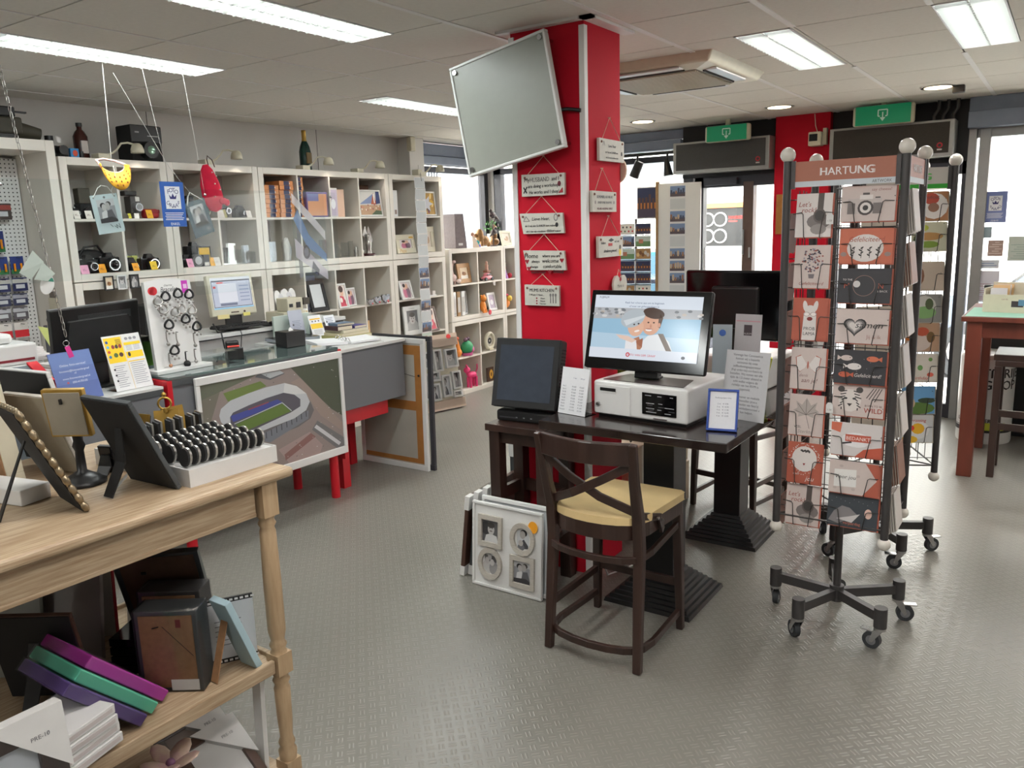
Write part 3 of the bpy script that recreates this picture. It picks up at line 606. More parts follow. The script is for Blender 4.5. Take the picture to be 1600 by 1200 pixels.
# ------------------------------------------------------------------ on top of the shelves
def XS(y,z,x=-5.42):return(x,y,z)
t=thing('amber_bottle','brown glass chemical bottle with pale label on the shelf top','bottle',XS(2.99,2.2805,-5.47));M('amber',(64,30,26),.2,noise=.1)
MB('amber').lathe([(.043,0),(.045,.004),(.045,.15),(.03,.18),(.016,.195),(.016,.215)],16).build('glass_body',t);MB('black').cyl((0,0,.212),(0,0,.236),.019).build('screw_cap',t)
MB('ink').box(.02,.0465,-.022,.022,.04,.12,(196,186,180)).build('paper_label',t)
t=thing('projector','black slide projector with big round lens on the shelf top','projector',XS(3.40,2.2805),90)
MB('black_matt').box(-.12,.11,-.06,.12,0,.245).build('body',t,bevel=.01,seg=3);MB('black').box(-.12,.11,-.064,-.058,.13,.24).build('upper_front',t,bevel=.003)
MB('black').cyl((-.01,-.06,.075),(-.01,-.115,.075),.06,.055,20).build('lens_barrel',t);M('lens_glass',(120,150,130),.1,metal=.4,noise=.3,scale=30);MB('lens_glass').sphere((-.01,-.105,.075),.045,sc=(1,.3,1)).build('lens',t)
MB((150,150,150)).rect(-.09,.19,-.06,.2,T=Tm(0,-.0648,0)@UP).rect(0,.17,.08,.176,T=Tm(0,-.0648,0)@UP).build('printed_marks',t)
t=thing('toy_viewer','small blue and orange box on the shelf top by the amber bottle','box',XS(2.885,2.2805,-5.38),90)
MB((40,130,190)).box(-.03,.025,-.02,.04,0,.06).build('carton',t,bevel=.002);MB((214,80,50)).ell(.0,.03,.016,.02,T=Tm(0,-.0206,0)@UP).build('printed_figure',t)
MB('black').cyl((.045,-.01,0),(.045,-.01,.045),.014).build('lens_cap',t)
t=thing('movie_camera','old olive movie camera lying on the tall bay top','camera',(-5.42,2.56,2.387),90);M('olive',(62,58,46),.6,noise=.12)
MB('olive').box(-.16,.03,-.05,.06,.02,.12).build('body',t,bevel=.012);MB('black').box(-.18,.0,-.04,.04,.12,.18).build('magazine',t,bevel=.008);MB('olive').cyl((.02,0,.05),(.14,-.02,.03),.05,.035).build('lens_barrel',t);MB('black').box(0,.08,-.01,.01,.15,.16).build('handle',t);MB('black').box(-.1,-.02,-.03,.03,0,.02).build('foot',t)
t=thing('old_camera','black old camera with small pale tag at the end of the bay top','camera',(-5.40,2.79,2.282),90)
MB('black').box(-.07,.06,-.04,.06,0,.07).build('body',t,bevel=.015,seg=3);MB('black').cyl((.0,-.04,.04),(0,-.09,.04),.03).build('lens_barrel',t);MB('black').cyl((-.04,0,.07),(-.04,0,.13),.025).build('finder',t);MB((210,206,204)).add([(-.02,-.05,.12),(.01,-.05,.12),(.012,-.05,.09),(-.018,-.05,.085)],[(0,3,2,1)]).build('price_tag',t)
t=thing('champagne_bottle','green champagne bottle with gold neck foil on the shelf top','bottle',XS(4.90,2.2805,-5.45));M('bottle_green',(18,52,44),.15,noise=.1)
MB('bottle_green').lathe([(.046,0),(.05,.01),(.05,.16),(.042,.20),(.022,.245),(.017,.27)],18).build('glass_body',t);MB('gold').lathe([(.024,.235),(.0185,.265),(.0185,.315),(.02,.318),(.02,.335),(0,.337)],16).build('neck_foil',t)
MB('ink').box(.03,.0515,-.026,.026,.06,.15,(110,90,50)).build('paper_label',t)
def clip_lamp(y,label):
 t=thing('shelf_lamp',label,'lamp',(-5.34,y,2.2805),90)
 MB('plastic_cream').box(-.05,.03,-.03,.06,0,.035).build('base_block',t,bevel=.004)
 MB('plastic_cream').tube([(.03,0,.03),(.06,-.01,.04),(.09,-.02,.07),(.115,-.03,.105),(.15,-.05,.11),(.19,-.06,.10)],.007,8).build('curved_arm',t)
 MB('plastic_cream').lathe([(.0,.035),(.018,.033),(.033,.02),(.042,-.005),(.044,-.03),(.040,-.03),(.036,-.003),(.0,.02)],16,T=Tm(.205,-.065,.075)).build('lamp_shade',t)
 d=bpy.data.lights.new('shelf_lamp_light','SPOT');d.energy=1.6;d.spot_size=rad(120);d.color=(1,.86,.72);d.shadow_soft_size=.02
 o=bpy.data.objects.new('shelf_lamp_light',d);COL.objects.link(o);o.parent=t;o.location=(.205,-.085,.03);o.rotation_euler=(rad(-25),0,0)
for y,n in((3.06,'over the yellow visor, before the projector'),(3.86,'over the red bag'),(4.79,'before the champagne bottle'),(5.42,'over the beach photo'),(6.28,'above the hanging postcard strip')):clip_lamp(y,'small cream goose-neck lamp on the shelf edge '+n)
# ------------------------------------------------------------------ goods in the cube shelves (front plane X -5.30, facing +X)
FX=-5.36
def camera(y,z,label,body='black',w=.12,h=.075,lensr=.03,top=True,lens=True,x=FX-.045,rz=90,strap=False):
 t=thing('camera',label,'camera',(x,y,z),rz,'second-hand cameras on the shelves')
 MB(body).box(-w/2,w/2,-.03,.03,0,h).build('body',t,bevel=.008,seg=2)
 if top:MB(body).add([(-.03,-.03,h),(.03,-.03,h),(.03,.02,h),(-.03,.02,h),(-.018,-.025,h+.03),(.018,-.025,h+.03),(.018,.015,h+.03),(-.018,.015,h+.03)],[(0,1,5,4),(1,2,6,5),(2,3,7,6),(3,0,4,7),(4,5,6,7)]).build('finder',t)
 if lens:
  MB('black').cyl((0,-.03,h*.5),(0,-.085,h*.5),lensr,lensr*.95,18).build('lens_barrel',t);MB('chrome').ring(0,h*.5,lensr*.7,lensr*.86,T=Tm(0,-.0862,0)@UP).build('lens_ring',t);MB('black_gloss').sphere((0,-.078,h*.5),lensr*.72,sc=(1,.35,1),n=12,m=6).build('lens',t)
 if strap:MB('black').tube([(w/2,-.02,h*.8),(w/2+.03,-.05,.02),(w/2+.04,-.062,-.06),(w/2+.055,-.062,-.14)],.004).build('strap',t)
 MB('chrome').cyl((w*.32,0,h),(w*.32,0,h+.008),.01).cyl((-w*.36,0,h),(-w*.36,0,h+.006),.012).build('dial',t)
def tagc(y,z,label,c=(244,196,60),w=.035,h=.05,x=FX+.05):
 t=thing('price_tag',label,'price tag',(x,y,z),90,'price tags on the camera shelves')
 T=Rx(-18);MB(c,T).box(-w/2,w/2,0,.0015,0,h).build('card',t);q=MB((90,40,40));q.text('%d,-'%random.choice((25,39,45,69,95)),0,h*.35,.018,T=T@Tm(0,-.0005,0)@UP);q.build('price_lettering',t)
pk=(236,170,200);wt=(232,226,218);orr=(246,168,40)
# upper row, first unit
t=thing('box_camera','tall dark box camera with flap in the first top cell','camera',(FX-.045,2.925,ZM),90)
MB('black_matt').box(-.045,.045,-.03,.05,0,.10).build('body',t,bevel=.005);MB('olive').box(-.04,.04,-.02,.05,.10,.20).build('hood',t,bevel=.006);MB('black').cyl((0,-.03,.05),(0,-.06,.05),.03).build('lens_barrel',t)
camera(2.832,ZM,'tiny black camera at the edge of the first top cell',w=.07,h=.07,lensr=.02,top=False)
tagc(2.815,ZM,'white price tag before the tiny black camera',wt,.04,.055);tagc(2.90,ZM,'white price tag before the tall box camera',wt,.045,.055);tagc(2.975,ZM,'yellow price tag behind the pale hanging card')
t=thing('movie_camera','silver and black upright movie camera on its grip, second top cell','camera',(FX,3.24,ZM),90)
MB('grey_steel').box(-.035,.04,-.03,.05,.035,.15).build('body',t,bevel=.006);MB('aluminium').cyl((.0,-.03,.075),(0,-.075,.075),.028).build('lens_barrel',t);MB('black_gloss').cyl((0,-.073,.075),(0,-.077,.075),.02).build('lens',t);MB('silver').box(-.015,.02,-.025,.03,0,.035).build('grip',t);MB('white').box(-.0,.03,-.034,-.028,.115,.145).build('finder_window',t)
MB('black').box(-.07,.02,-.03,.03,.152,.185).build('flash_block',t,bevel=.006)
t=thing('camera_case','red soft camera case in the second top cell','case',(FX,3.405,ZM),90);MB((160,26,32)).box(-.055,.06,-.03,.03,0,.065).build('pouch',t,bevel=.02,seg=3);MB((130,18,26)).box(-.05,.055,-.036,-.028,.035,.06).build('flap',t,bevel=.004)
tagc(3.335,ZM,'orange price tag before the red camera case',(248,184,40),.045,.06);tagc(3.18,ZM,'small yellow price tag beside the upright movie camera',(226,220,70),.02,.035)
# second unit
camera(3.72,ZM,'silver and black single-lens camera right of the white lens ring','silver',.1,.08,.02)
t=thing('lens_mount','large pale grey camera lens with dark opening beside a white tag','lens',(FX,3.69,ZM),90);MB('plastic_cream').cyl((.05,-.05,.055),(.05,-.10,.055),.052,.046,24).build('barrel',t);MB('black_matt').cyl((.05,-.099,.055),(.05,-.103,.055),.036).build('opening',t)
tagc(3.665,ZM,'pale pink price tag before the large grey lens',(244,206,196),.04,.055)
t=thing('folding_camera','dark folding camera standing behind the grey lens','camera',(FX-.08,3.74,ZM),90);MB('black_matt').box(-.05,.05,-.01,.04,0,.13).build('body',t,bevel=.008);MB('black').add([(-.04,0,.13),(.04,0,.13),(.03,0,.165),(-.02,0,.165),(-.04,.03,.13),(.04,.03,.13),(.03,.03,.165),(-.02,.03,.165)],[(0,1,2,3),(5,4,7,6),(3,2,6,7),(0,3,7,4),(1,5,6,2)]).build('hood',t)
camera(3.985,ZM,'black camera with tall hood between tag and strap camera','black',.08,.10,.025)
camera(4.10,ZM,'grey and black camera with strap dangling over the shelf edge','grey_steel',.095,.065,.022,True,strap=True)
tagc(3.897,ZM,'white price card at the divider of the crystal column',wt,.045,.06);tagc(3.945,ZM,'olive price card beside the hooded camera',(170,160,100),.03,.065);tagc(4.165,ZM,'white price card beside the strap camera',wt,.045,.055)
# lower row of the top units
for y,l,kw in((2.86,'black reflex camera at the near end of the second row',dict(w=.12,h=.09)),(3.02,'black reflex camera with large round lens facing out',dict(w=.14,h=.10,lensr=.045)),(3.19,'small black camera behind the orange tag',dict(w=.08,h=.06,lensr=.02)),(3.33,'black reflex camera behind the yellow tag',dict(w=.14,h=.08,lensr=.04))):camera(y,ZB,l,**kw)
t=thing('camera_bag','soft black camera bag heaped behind the reflex cameras','bag',(FX-.12,2.95,ZB),90);MB('black_matt').sphere((0,0,.07),.13,sc=(1.05,.55,.6)).build('pouch',t);MB('black').tube([(-.1,-.03,.08),(-.05,-.05,.16),(.04,-.05,.17),(.1,-.03,.09)],.008).build('carry_strap',t)
tagc(2.815,ZB,'pink price card at the end of the second row',pk,.055,.06);tagc(2.945,ZB,'orange price card beside the large lens',orr,.05,.06);tagc(3.175,ZB,'orange price card before the small black camera',orr,.045,.055);tagc(3.31,ZB,'yellow price card on the black reflex camera',(240,200,50),.05,.06)
t=thing('battery_rack','small clear rack with two film boxes at the back of the cell','rack',(FX-.1,3.23,ZB+.0),90);MB('acrylic').box(-.05,.05,-.005,.03,0,.11).build('rack_body',t);MB((206,210,120)).box(-.045,-.005,-.02,-.006,.06,.10).box(.005,.045,-.02,-.006,.06,.10).build('film_box',t)
camera(3.60,ZB,'silver and black camera at the back beside the blue card','silver',.08,.07,.022,x=FX-.14);camera(3.62,ZB,'black camera lowest by the pink price card','black',.09,.06,.03);camera(3.75,ZB,'black camera set behind the framed yellow sign','black_matt',.14,.15,.03,x=FX-.12)
t=thing('lens','round dark lens with tag in the third camera column','lens',(FX,3.67,ZB),90);MB('black').cyl((0,-.05,.045),(0,.02,.045),.045,n=20).build('barrel',t);MB('black_gloss').cyl((0,-.051,.045),(0,-.054,.045),.03).build('glass',t)
t=thing('lens_box','small dark lens carton with white sticker in the third camera column','box',(FX+.02,3.742,ZB),90);MB((46,46,50)).box(-.025,.025,-.03,.02,0,.085).build('carton',t);MB(wt).rect(-.02,.005,.02,.03,T=Tm(0,-.0306,0)@UP).build('sticker',t)
t=thing('yellow_sign','yellow notice in a dark frame among the cameras','sign',(FX-.03,3.79,ZB),90);MB('black').box(-.06,.05,0,.01,0,.145).build('frame',t);MB((244,198,40)).rect(-.05,.02,.04,.135,T=Tm(0,-.0006,0)@UP).build('notice',t)
tagc(3.60,ZB,'pink price card under the dark hanging card',pk,.05,.065);tagc(3.80,ZB,'orange price card before the framed yellow notice',(248,184,40),.05,.065);tagc(3.855,ZB,'white price card with three lines at the crystal column',wt,.05,.065)
# crystal
def crystal(y,z,w,h,d,label,shape='block',x=FX):
 t=thing('crystal_block',label,'ornament',(x,y,z),90,'crystal trophies');b=MB('crystal')
 if shape=='block':b.box(-w/2,w/2,-d/2,d/2,.012,h)
 elif shape=='heart':b.prism([(0.5*w*(sin(a)**3),h*.5+h*.028*(13*cos(a)-5*cos(2*a)-2*cos(3*a)-cos(4*a)))for a in[2*pi*i/20 for i in range(20)]][::-1],-d/2,d/2,T=UP)
 elif shape=='flame':b.prism([(-w*.3,.012),(w*.3,.012),(w*.5,h*.5),(w*.1,h),(-w*.45,h*.75)],-d/2,d/2,T=UP)
 else:b.lathe([(w*.35,.012),(w*.5,h),(w*.46,h),(w*.3,.02)],12)
 b.build('glass_body',t);MB('crystal').box(-w*.4,w*.4,-d*.6,d*.6,0,.012).build('base',t)
for y,w,h,s,l in((3.93,.07,.13,'glass','clear crystal tumbler nearest the divider, second row'),(4.0,.06,.16,'block','tall clear crystal block in the crystal cell'),(4.08,.06,.11,'block','short clear crystal block in the crystal cell'),(4.13,.045,.14,'block','slim crystal block before the far side of the crystal cell'),(4.185,.05,.09,'block','smallest crystal block at the end of the crystal cell')):crystal(y,ZB,w,h,.035,l,s)
crystal(4.38,ZB,.08,.16,.03,'clear crystal plaque with tiny photo inside, orange box column');crystal(4.54,ZB,.09,.19,.03,'curved crystal flame trophy beside the plaque','flame')
crystal(5.06,ZB,.11,.12,.06,'faceted crystal dome with engraving','flame');crystal(5.20,ZB,.05,.13,.05,'narrow upright crystal block with portrait');crystal(5.27,ZB,.035,.14,.03,'thin dark-edged crystal column beside the narrow block');crystal(4.94,ZB,.05,.16,.04,'grey crystal block behind the painted car reflection')
# boxes of print film
def stack(y,z,n,label,x=FX,w=.14,h=.036,sh=(28,28,70)):
 for k in range(n):
  t=thing('slide_box',label%('lowest' if k==0 else 'topmost' if k==n-1 else('second','third','fourth','fifth','sixth','seventh','eighth')[k-1]+' from the bottom'),'box',(x+random.uniform(-.006,.006),y+random.uniform(-.003,.003),z+k*h),90,'orange slide boxes')
  MB((206,132,74)).box(-w/2,w/2,-.05,.12,0.0005,h-.0015).build('carton',t);MB(sh).rect(-w*.18,.001,w*.22,h-.002,T=Tm(0,-.0505,0)@UP).build('blue_band',t)
  MB((230,226,220)).rect(w*.22,h*.3,w*.27,h*.6,T=Tm(0,-.0508,0)@UP).build('white_dot',t)
stack(4.395,ZM,7,'orange slide box, %s in the stack nearest the cameras');stack(4.55,ZM,8,'orange slide box, %s in the middle, taller stack');stack(4.695,ZM,9,'orange slide box, %s in the stack behind the violet album',FX-.02,.075)
t=thing('photo_album','violet and orange photo album laid before the slide boxes','album',(FX,4.845,ZM),90);MB((92,70,130)).box(-.10,.13,-.06,.10,0,.205,T=Ry(0)).build('cover',t,bevel=.003);MB((214,150,110)).rect(-.09,.01,.12,.19,T=Tm(0,-.0606,0)@UP).rect(-.09,.13,.03,.19,(120,120,170),.0003,T=Tm(0,-.0606,0)@UP).build('cover_print',t)
t=thing('photo_block','grey and peach photo canvas pair standing in the third top cell','canvas',(FX,5.10,ZM),90);MB((206,204,202)).box(-.08,.02,-.03,.05,0,.245).build('front_canvas',t);MB((226,190,166)).box(.025,.12,-.01,.05,0,.235).build('rear_canvas',t);q=MB();pic(q,-.075,.01,.09,.22,'lilac',Tm(0,-.0306,0)@UP);q.build('print',t)
frame('large white frame with sailing beach photo in the fourth top cell',(FX+.02,5.535,ZM),90,.30,.24,.014,'plastic_white','beach',8)
t=MB((96,66,50)).box(-5.62,-5.47,5.39,5.66,ZM,ZM+.29).build('wooden_box',bevel=.004);tag(t,'brown wooden box behind the beach photo','box')
# fifth unit
t=thing('white_book','white photo book with small portrait standing against the cell side','book',(FX,5.84,ZM),90);MB('plastic_white').box(-.04,.035,-.04,.14,0,.24).build('cover',t);MB((150,130,120)).rect(-.01,.02,.02,.06,T=Tm(0,-.0406,0)@UP).build('portrait_print',t)
frame('white frame with star-shaped fruit picture in the last top cell',(FX+.02,6.33,ZM),90,.27,.24,.016,'plastic_white','star',6)
t=frame('cream Papa frame with couple photo in the second row',(FX+.03,5.98,ZB),90,.27,.18,.05,'plastic_cream','couple_pink',10)
q=MB('gold');T=Rx(-10)@Tm(0,-.0185,0)@UP;q.text('Papa',-.06,.008,.05,T=T,shear=.2);q.ell(.09,.15,.025,.01,T=T).ell(.07,.15,.02,.009,T=T);q.build('lettering',t)
frame('cream stepped wooden frame in the cell behind the postcard strip',(FX,6.33,ZB),90,.22,.25,.05,'plastic_cream','flower',4)
# statuettes
t=thing('statuette','silver winged statuette on a wine-red base','statuette',(FX,5.50,ZB),90);M('base_red',(70,34,36),.3,noise=.1)
MB('base_red').lathe([(.06,0),(.062,.012),(.05,.022),(.0,.022)],20).build('base',t)
MB('silver').lathe([(.03,.022),(.022,.06),(.03,.1),(.024,.13),(.014,.15),(.022,.17),(.016,.19),(0,.2)],12).build('figure',t)
MB('silver').add([(-.02,.01,.12),(-.06,.01,.19),(-.02,.012,.27),(0,.012,.20),(.05,.01,.2),(.02,.012,.27),(.065,.01,.14),(.03,.01,.06),(-.03,.01,.06)],[(0,3,2,1),(3,4,5),(3,6,4),(0,8,7,6,3)]).build('wing',t)
t=thing('statuette','low silver group statuette beside the winged one','statuette',(FX,5.37,ZB),90)
for x,h in((-.035,.09),(0,.14),(.04,.08)):MB('silver').lathe([(.02,0),(.014,h*.3),(.02,h*.6),(.008,h*.75),(.013,h*.9),(0,h)],10,T=Tm(x,0,0)).build('figure',t)
# three tiny frames clipped to the lip of the first unit
for y,l,k,m in((2.955,'tiny dark frame with a brown portrait on the shelf lip','sand','black'),(3.045,'tiny white frame with grey portrait on the shelf lip','baby_bw','plastic_white'),(3.135,'tiny black frame with silver crowd photo on the shelf lip','group_bw','black')):
 frame(l,(-5.283,y,1.425),90,.065,.095,.008,m,k,0,.012,group='tiny frames on the shelf lip',easel=False)
 # third row
t=thing('paper_pile','white pile of wrapped prints behind the till monitor','paper',(FX,2.93,ZL[3]),90);random.seed(3)
for k in range(5):o=MB((226,220,218)).box(-.14,.13,-.04,.18,0,.02).build('bundle',t);o.location=(random.uniform(-.01,.01),random.uniform(-.02,.02),.0205*k);o.rotation_euler=(0,0,random.uniform(-.1,.1))
t=thing('cardboard_tray','torn brown cardboard tray lying on the print pile','box',(FX,2.94,ZL[3]+.104),90);MB('brown_card').box(-.09,.08,-.05,.1,0,.006).box(-.09,.08,-.05,-.046,0,.05).box(.076,.08,-.05,.1,0,.06).build('tray',t)
t=thing('camera_bag','black boxy bag beside the white jewellery board','bag',(FX+.02,3.22,ZL[3]),90);MB('black_matt').prism([(-.08,0),(.1,0),(.12,.12),(.06,.21),(-.07,.20)],-.05,.12,T=UP).build('pouch',t,bevel=.01)
t=thing('green_folder','green and black files leaning in the fourth row','file',(FX,3.3,ZL[2]),90);MB((96,150,60)).box(-.05,.0,-.03,.1,0,.28).build('green_file',t);MB('black').box(.0,.04,-.03,.1,0,.26).build('black_file',t)
def heart_frame(y,z,w,label):
 z+=.0225
 t=thing('heart_photo',label,'photo frame',(FX+.02,y,z),90);T=Rx(-8)@UP
 hp=[(w*.5*(sin(a)**3)*1.05,.105+.0075*(13*cos(a)-5*cos(2*a)-2*cos(3*a)-cos(4*a)))for a in[2*pi*i/28 for i in range(28)]][::-1]
 MB('plastic_white').prism(hp,0,.015,T=T).build('frame',t,bevel=.003);q=MB();q.ell(0,.11,w*.24,.055,(206,206,208),.0156,T=T);q.ell(0,.10,w*.1,.03,(160,140,140),.016,T=T);q.build('picture',t)
 MB('plastic_white').sphere((w*.3,-.03,.025),.022).build('ornament',t);MB('plastic_white').beam((0,.02,.1),(0,.06,.003),.03,.003,up=(1,0,0)).build('easel_leg',t)
heart_frame(4.37,ZL[3],.12,'white heart-shaped frame nearest the niche');heart_frame(4.512,ZL[3],.14,'white heart-shaped frame, second from the niche')
t=thing('ornament_bowl','tiny white and gold trinket at the end of the heart frames','ornament',(FX+.03,4.612,ZL[3]),90);MB('plastic_white').lathe([(.015,0),(.03,.015),(.026,.04),(0,.045)],12).build('bowl',t);MB('gold').sphere((0,-.026,.02),.009).build('knob',t)
frame('dark grey wide frame with pale blank picture in the third row',(FX+.03,4.80,ZL[3]),90,.20,.27,.035,'black_matt','blank',14)
t=MB((150,160,190)).box(-5.5,-5.47,4.76,4.92,ZL[3]+.002,ZL[3]+.3).build('blue_folder');tag(t,'pale blue folder behind the dark grey frame','folder')
frame('white frame with laughing girl in red, third row',(FX+.03,5.08,ZL[3]),90,.12,.22,.016,'plastic_white','girl',12);frame('smaller white frame with faded pink photo beside the girl',(FX+.01,5.22,ZL[3]),90,.12,.165,.014,'plastic_white','couple_pink',8)
for y,s,l in((5.40,.8,'small silver ornament by the cell divider, third row'),(5.49,1.0,'silver heart ornament in the middle of the third row'),(5.60,1.2,'shiny silver heart ornament with red mark')):
 t=thing('silver_ornament',l,'ornament',(FX+.03,y,ZL[3]),90);MB('chrome').prism([(.045*s*(sin(a)**3),.035*s+.0026*s*(13*cos(a)-5*cos(2*a)-2*cos(3*a)-cos(4*a)))for a in[2*pi*i/20 for i in range(20)]][::-1],-.012,.012,T=UP).build('heart',t,bevel=.006,seg=3);MB((206,90,90)).sphere((.02*s,-.012,.012),.01*s).build('red_bead',t);MB('chrome').cyl((0,0,0),(0,0,.008),.02*s).build('foot',t)
t=frame('white Love frame with couple photo, third row',(FX+.04,5.93,ZL[3]),90,.17,.19,.02,'plastic_white','couple_pink',16);q=MB((140,110,100));q.text('Love',.01,.008,.03,T=Rx(-16)@Tm(0,-.0185,0)@UP);q.build('lettering',t)
t=thing('figurine','small brown and white figurine right of the postcard strip','figurine',(FX+.03,6.31,ZL[3]),90);MB((150,110,96)).lathe([(.02,0),(.016,.05),(.022,.07),(.008,.085),(.014,.1),(0,.115)],10,T=Tm(-.03,0,0)).build('sitting_figure',t);MB('plastic_white').box(-.05,.06,-.03,.03,0,.012).build('base',t);MB((226,220,214)).box(.01,.055,-.02,.01,.012,.05).build('block',t)
# fourth row
t=thing('dye_printer','cream photo printer with dark slots at the back of the counter','printer',(-5.0,4.40,.905),90);MB('plastic_cream').box(-.15,.12,-.05,.2,0,.10).build('body',t,bevel=.01);MB('plastic_cream').box(-.10,.08,-.05,.1,.10,.22).build('tower',t,bevel=.008);MB('black').box(-.08,-.04,-.054,-.048,.14,.17).box(0,.05,-.054,-.048,.13,.18).build('slot',t);MB((70,64,56)).box(.09,.16,-.05,.02,.15,.21).build('cartridge',t)
t=MB((196,208,200)).box(-4.83,-4.81,3.90,4.24,.9915,1.16).build('white_board',bevel=.003);tag(t,'plain pale panel standing on the far counter behind the brochures','panel')
t=thing('booklet','red and beige booklets upright in the fourth row','book',(FX,5.41,ZL[2]),90);MB((176,40,44)).box(-.03,-.015,-.03,.1,0,.22).build('red_cover',t);MB((210,170,120)).box(-.012,.01,-.03,.1,0,.2).build('beige_cover',t)
t=frame('thick white frame with black and white baby photo, fourth row',(FX+.04,5.98,ZL[2]),90,.25,.285,.045,'plastic_white','baby_bw',4);q=MB((150,148,144));q.text('a mother',0,.255,.022,T=Rx(-4)@Tm(0,-.0185,0)@UP);q.build('lettering',t)
M('brown_frame',(74,50,40),.4,noise=.1);frame('dark brown frame with portrait leaning behind the postcard strip',(FX+.03,6.30,ZL[2]),90,.15,.25,.02,'brown_frame','girl',14)
t=thing('figurine','dark pair of figurines in the lowest visible cell behind the strip','figurine',(FX+.04,6.30,ZL[1]),90);MB('base_red').lathe([(.03,0),(.02,.1),(.03,.15),(.012,.18),(.02,.21),(0,.24)],10).build('standing_figure',t);MB('base_red').lathe([(.025,0),(.016,.08),(.02,.12),(0,.16)],10,T=Tm(.06,0,0)).build('small_figure',t)
# ------------------------------------------------------------------ low shelves by the window
ZT=1.5565
t=thing('binder_box','grey marbled binder box standing on the low shelf','box',(-5.42,6.93,ZT),78);M('marble_grey',(116,106,108),.7,noise=.08,scale=40);MB('marble_grey').prism([(-.10,0),(.06,0),(.02,.36),(-.1,.36)],-.16,.06,T=UP).build('cover',t,bevel=.005);MB((214,214,214)).rect(-.06,.03,.0,.055,T=Tm(0,-.0612,0)@UP).build('label_holder',t)
t=thing('seated_figure','small figure in a striped blanket beside the grey binder box','figurine',(-5.4,7.15,ZT),90);MB((170,150,130)).add([(-.05,-.03,0),(.08,-.03,0),(.05,.04,0),(-.04,-.02,.12),(.0,-.02,.12)],[(0,1,4,3),(1,2,4),(2,0,3),(2,3,4)]).build('blanket',t);MB((206,160,140)).sphere((-.02,-.01,.14),.024,n=8,m=6).build('head',t);MB((40,150,150)).sphere((.08,0,.05),.025,n=8,m=6).build('teal_ball',t);MB((60,80,170)).box(.08,.11,-.02,.02,0,.03).build('blue_block',t)
def critter(nm,label,loc,rz,body,parts,cat='figurine'):
 t=thing(nm,label,cat,loc,rz)
 for pn,c,shapes in parts:
  b=MB(c)
  for s in shapes:
   if s[0]=='s':b.sphere(s[1],s[2],sc=s[3]if len(s)>3 else(1,1,1),n=10,m=8)
   elif s[0]=='c':b.cyl(s[1],s[2],s[3],s[4],8)
   elif s[0]=='t':b.tube(s[1],s[2],7)
  b.build(pn,t)
 return t
M('bronze',(140,104,66),.45,metal=.4,noise=.2,scale=50);M('iron_dark',(60,46,46),.6,noise=.15)
critter('lion_figure','golden brown lion figurine with mane on the low shelf',(-5.42,7.35,ZT),70,None,(('body','bronze',[('s',(0.02,0,.06),.06,(1.2,.7,.9)),('c',(-.03,-.03,0),(-.02,-.02,.06),.018,.022),('c',(.0,.03,0),(-.01,.02,.06),.018,.022),('s',(.08,0,.02),.03)]),('mane','bronze',[('s',(-.04,0,.13),.055,(.8,1,1.1)),('s',(-.03,0,.09),.05)]),('muzzle','bronze',[('s',(-.09,0,.115),.024)])))
critter('seated_buddha','golden brown seated figure on the low shelf beside the bird',(-5.47,7.645,ZT),90,None,(('body','bronze',[('s',(0,0,.04),.065,(1.1,.8,.7)),('s',(0,0,.11),.042,(1,.8,1.3))]),('head','bronze',[('s',(0,-.01,.19),.03),('s',(0,0,.22),.014)])))
critter('bird_sculpture','iron garden sculpture of two birds on branches in the window',(-5.40,7.53,ZT),90,None,(('stem','iron_dark',[('t',[(.0,0,0),(.0,0,.14),(-.02,0,.27)],.006),('t',[(-.02,0,.14),(.03,0,.3)],.005),('t',[(.02,0,.27),(.08,0,.3),(.10,0,.27)],.004),('c',(0,0,0),(0,0,.012),.05,.045)]),('upper_bird','iron_dark',[('s',(0,0,.345),.042,(1.3,.7,.9)),('s',(-.035,0,.39),.022),('c',(-.05,0,.395),(-.075,0,.385),.006,.001),('c',(.03,0,.34),(.12,0,.29),.025,.008)]),('lower_bird','iron_dark',[('s',(.02,0,.16),.036,(1.2,.7,.9)),('s',(.05,0,.195),.02),('c',(.0,0,.15),(-.06,0,.11),.02,.006)]),('leaf','iron_dark',[('s',(.1,0,.23),.022,(1,.2,1)),('s',(-.06,0,.24),.018,(.6,.2,1))])),'sculpture')
frame('cream frame with flower picture on the window end of the low shelf',(-5.36,7.735,ZT),90,.2,.17,.03,'plastic_cream','flower',12)
t=thing('potted_plant','small bright green plant on the low shelf against the window','plant',(-5.59,7.765,ZT),0)
MB('plastic_cream').lathe([(.05,0),(.06,.14),(.054,.14),(.048,.01)],14).build('pot',t);b=MB('green_leaf');random.seed(5)
for k in range(70):
 a,e_,r=random.random()*6.3,random.uniform(-.3,1.3),random.uniform(.03,.10);c=Vector((cos(a)*cos(e_)*r,sin(a)*cos(e_)*r,.2+sin(e_)*r));u=Vector((random.uniform(-1,1),random.uniform(-1,1),random.uniform(-1,1))).normalized()*.022;v=u.cross(Vector((random.random(),random.random(),.3))).normalized()*.012
 b.add([c-u,c+v,c+u,c-v],[(0,1,2,3)])
o=b.build('foliage',t);o['kind']='stuff'
Z1,Z2,Z3,Z4=1.187,.8465,.4075,.0465
skin,rd,ora,pnk=(214,170,150),(196,40,60),(232,140,50),(226,60,120)
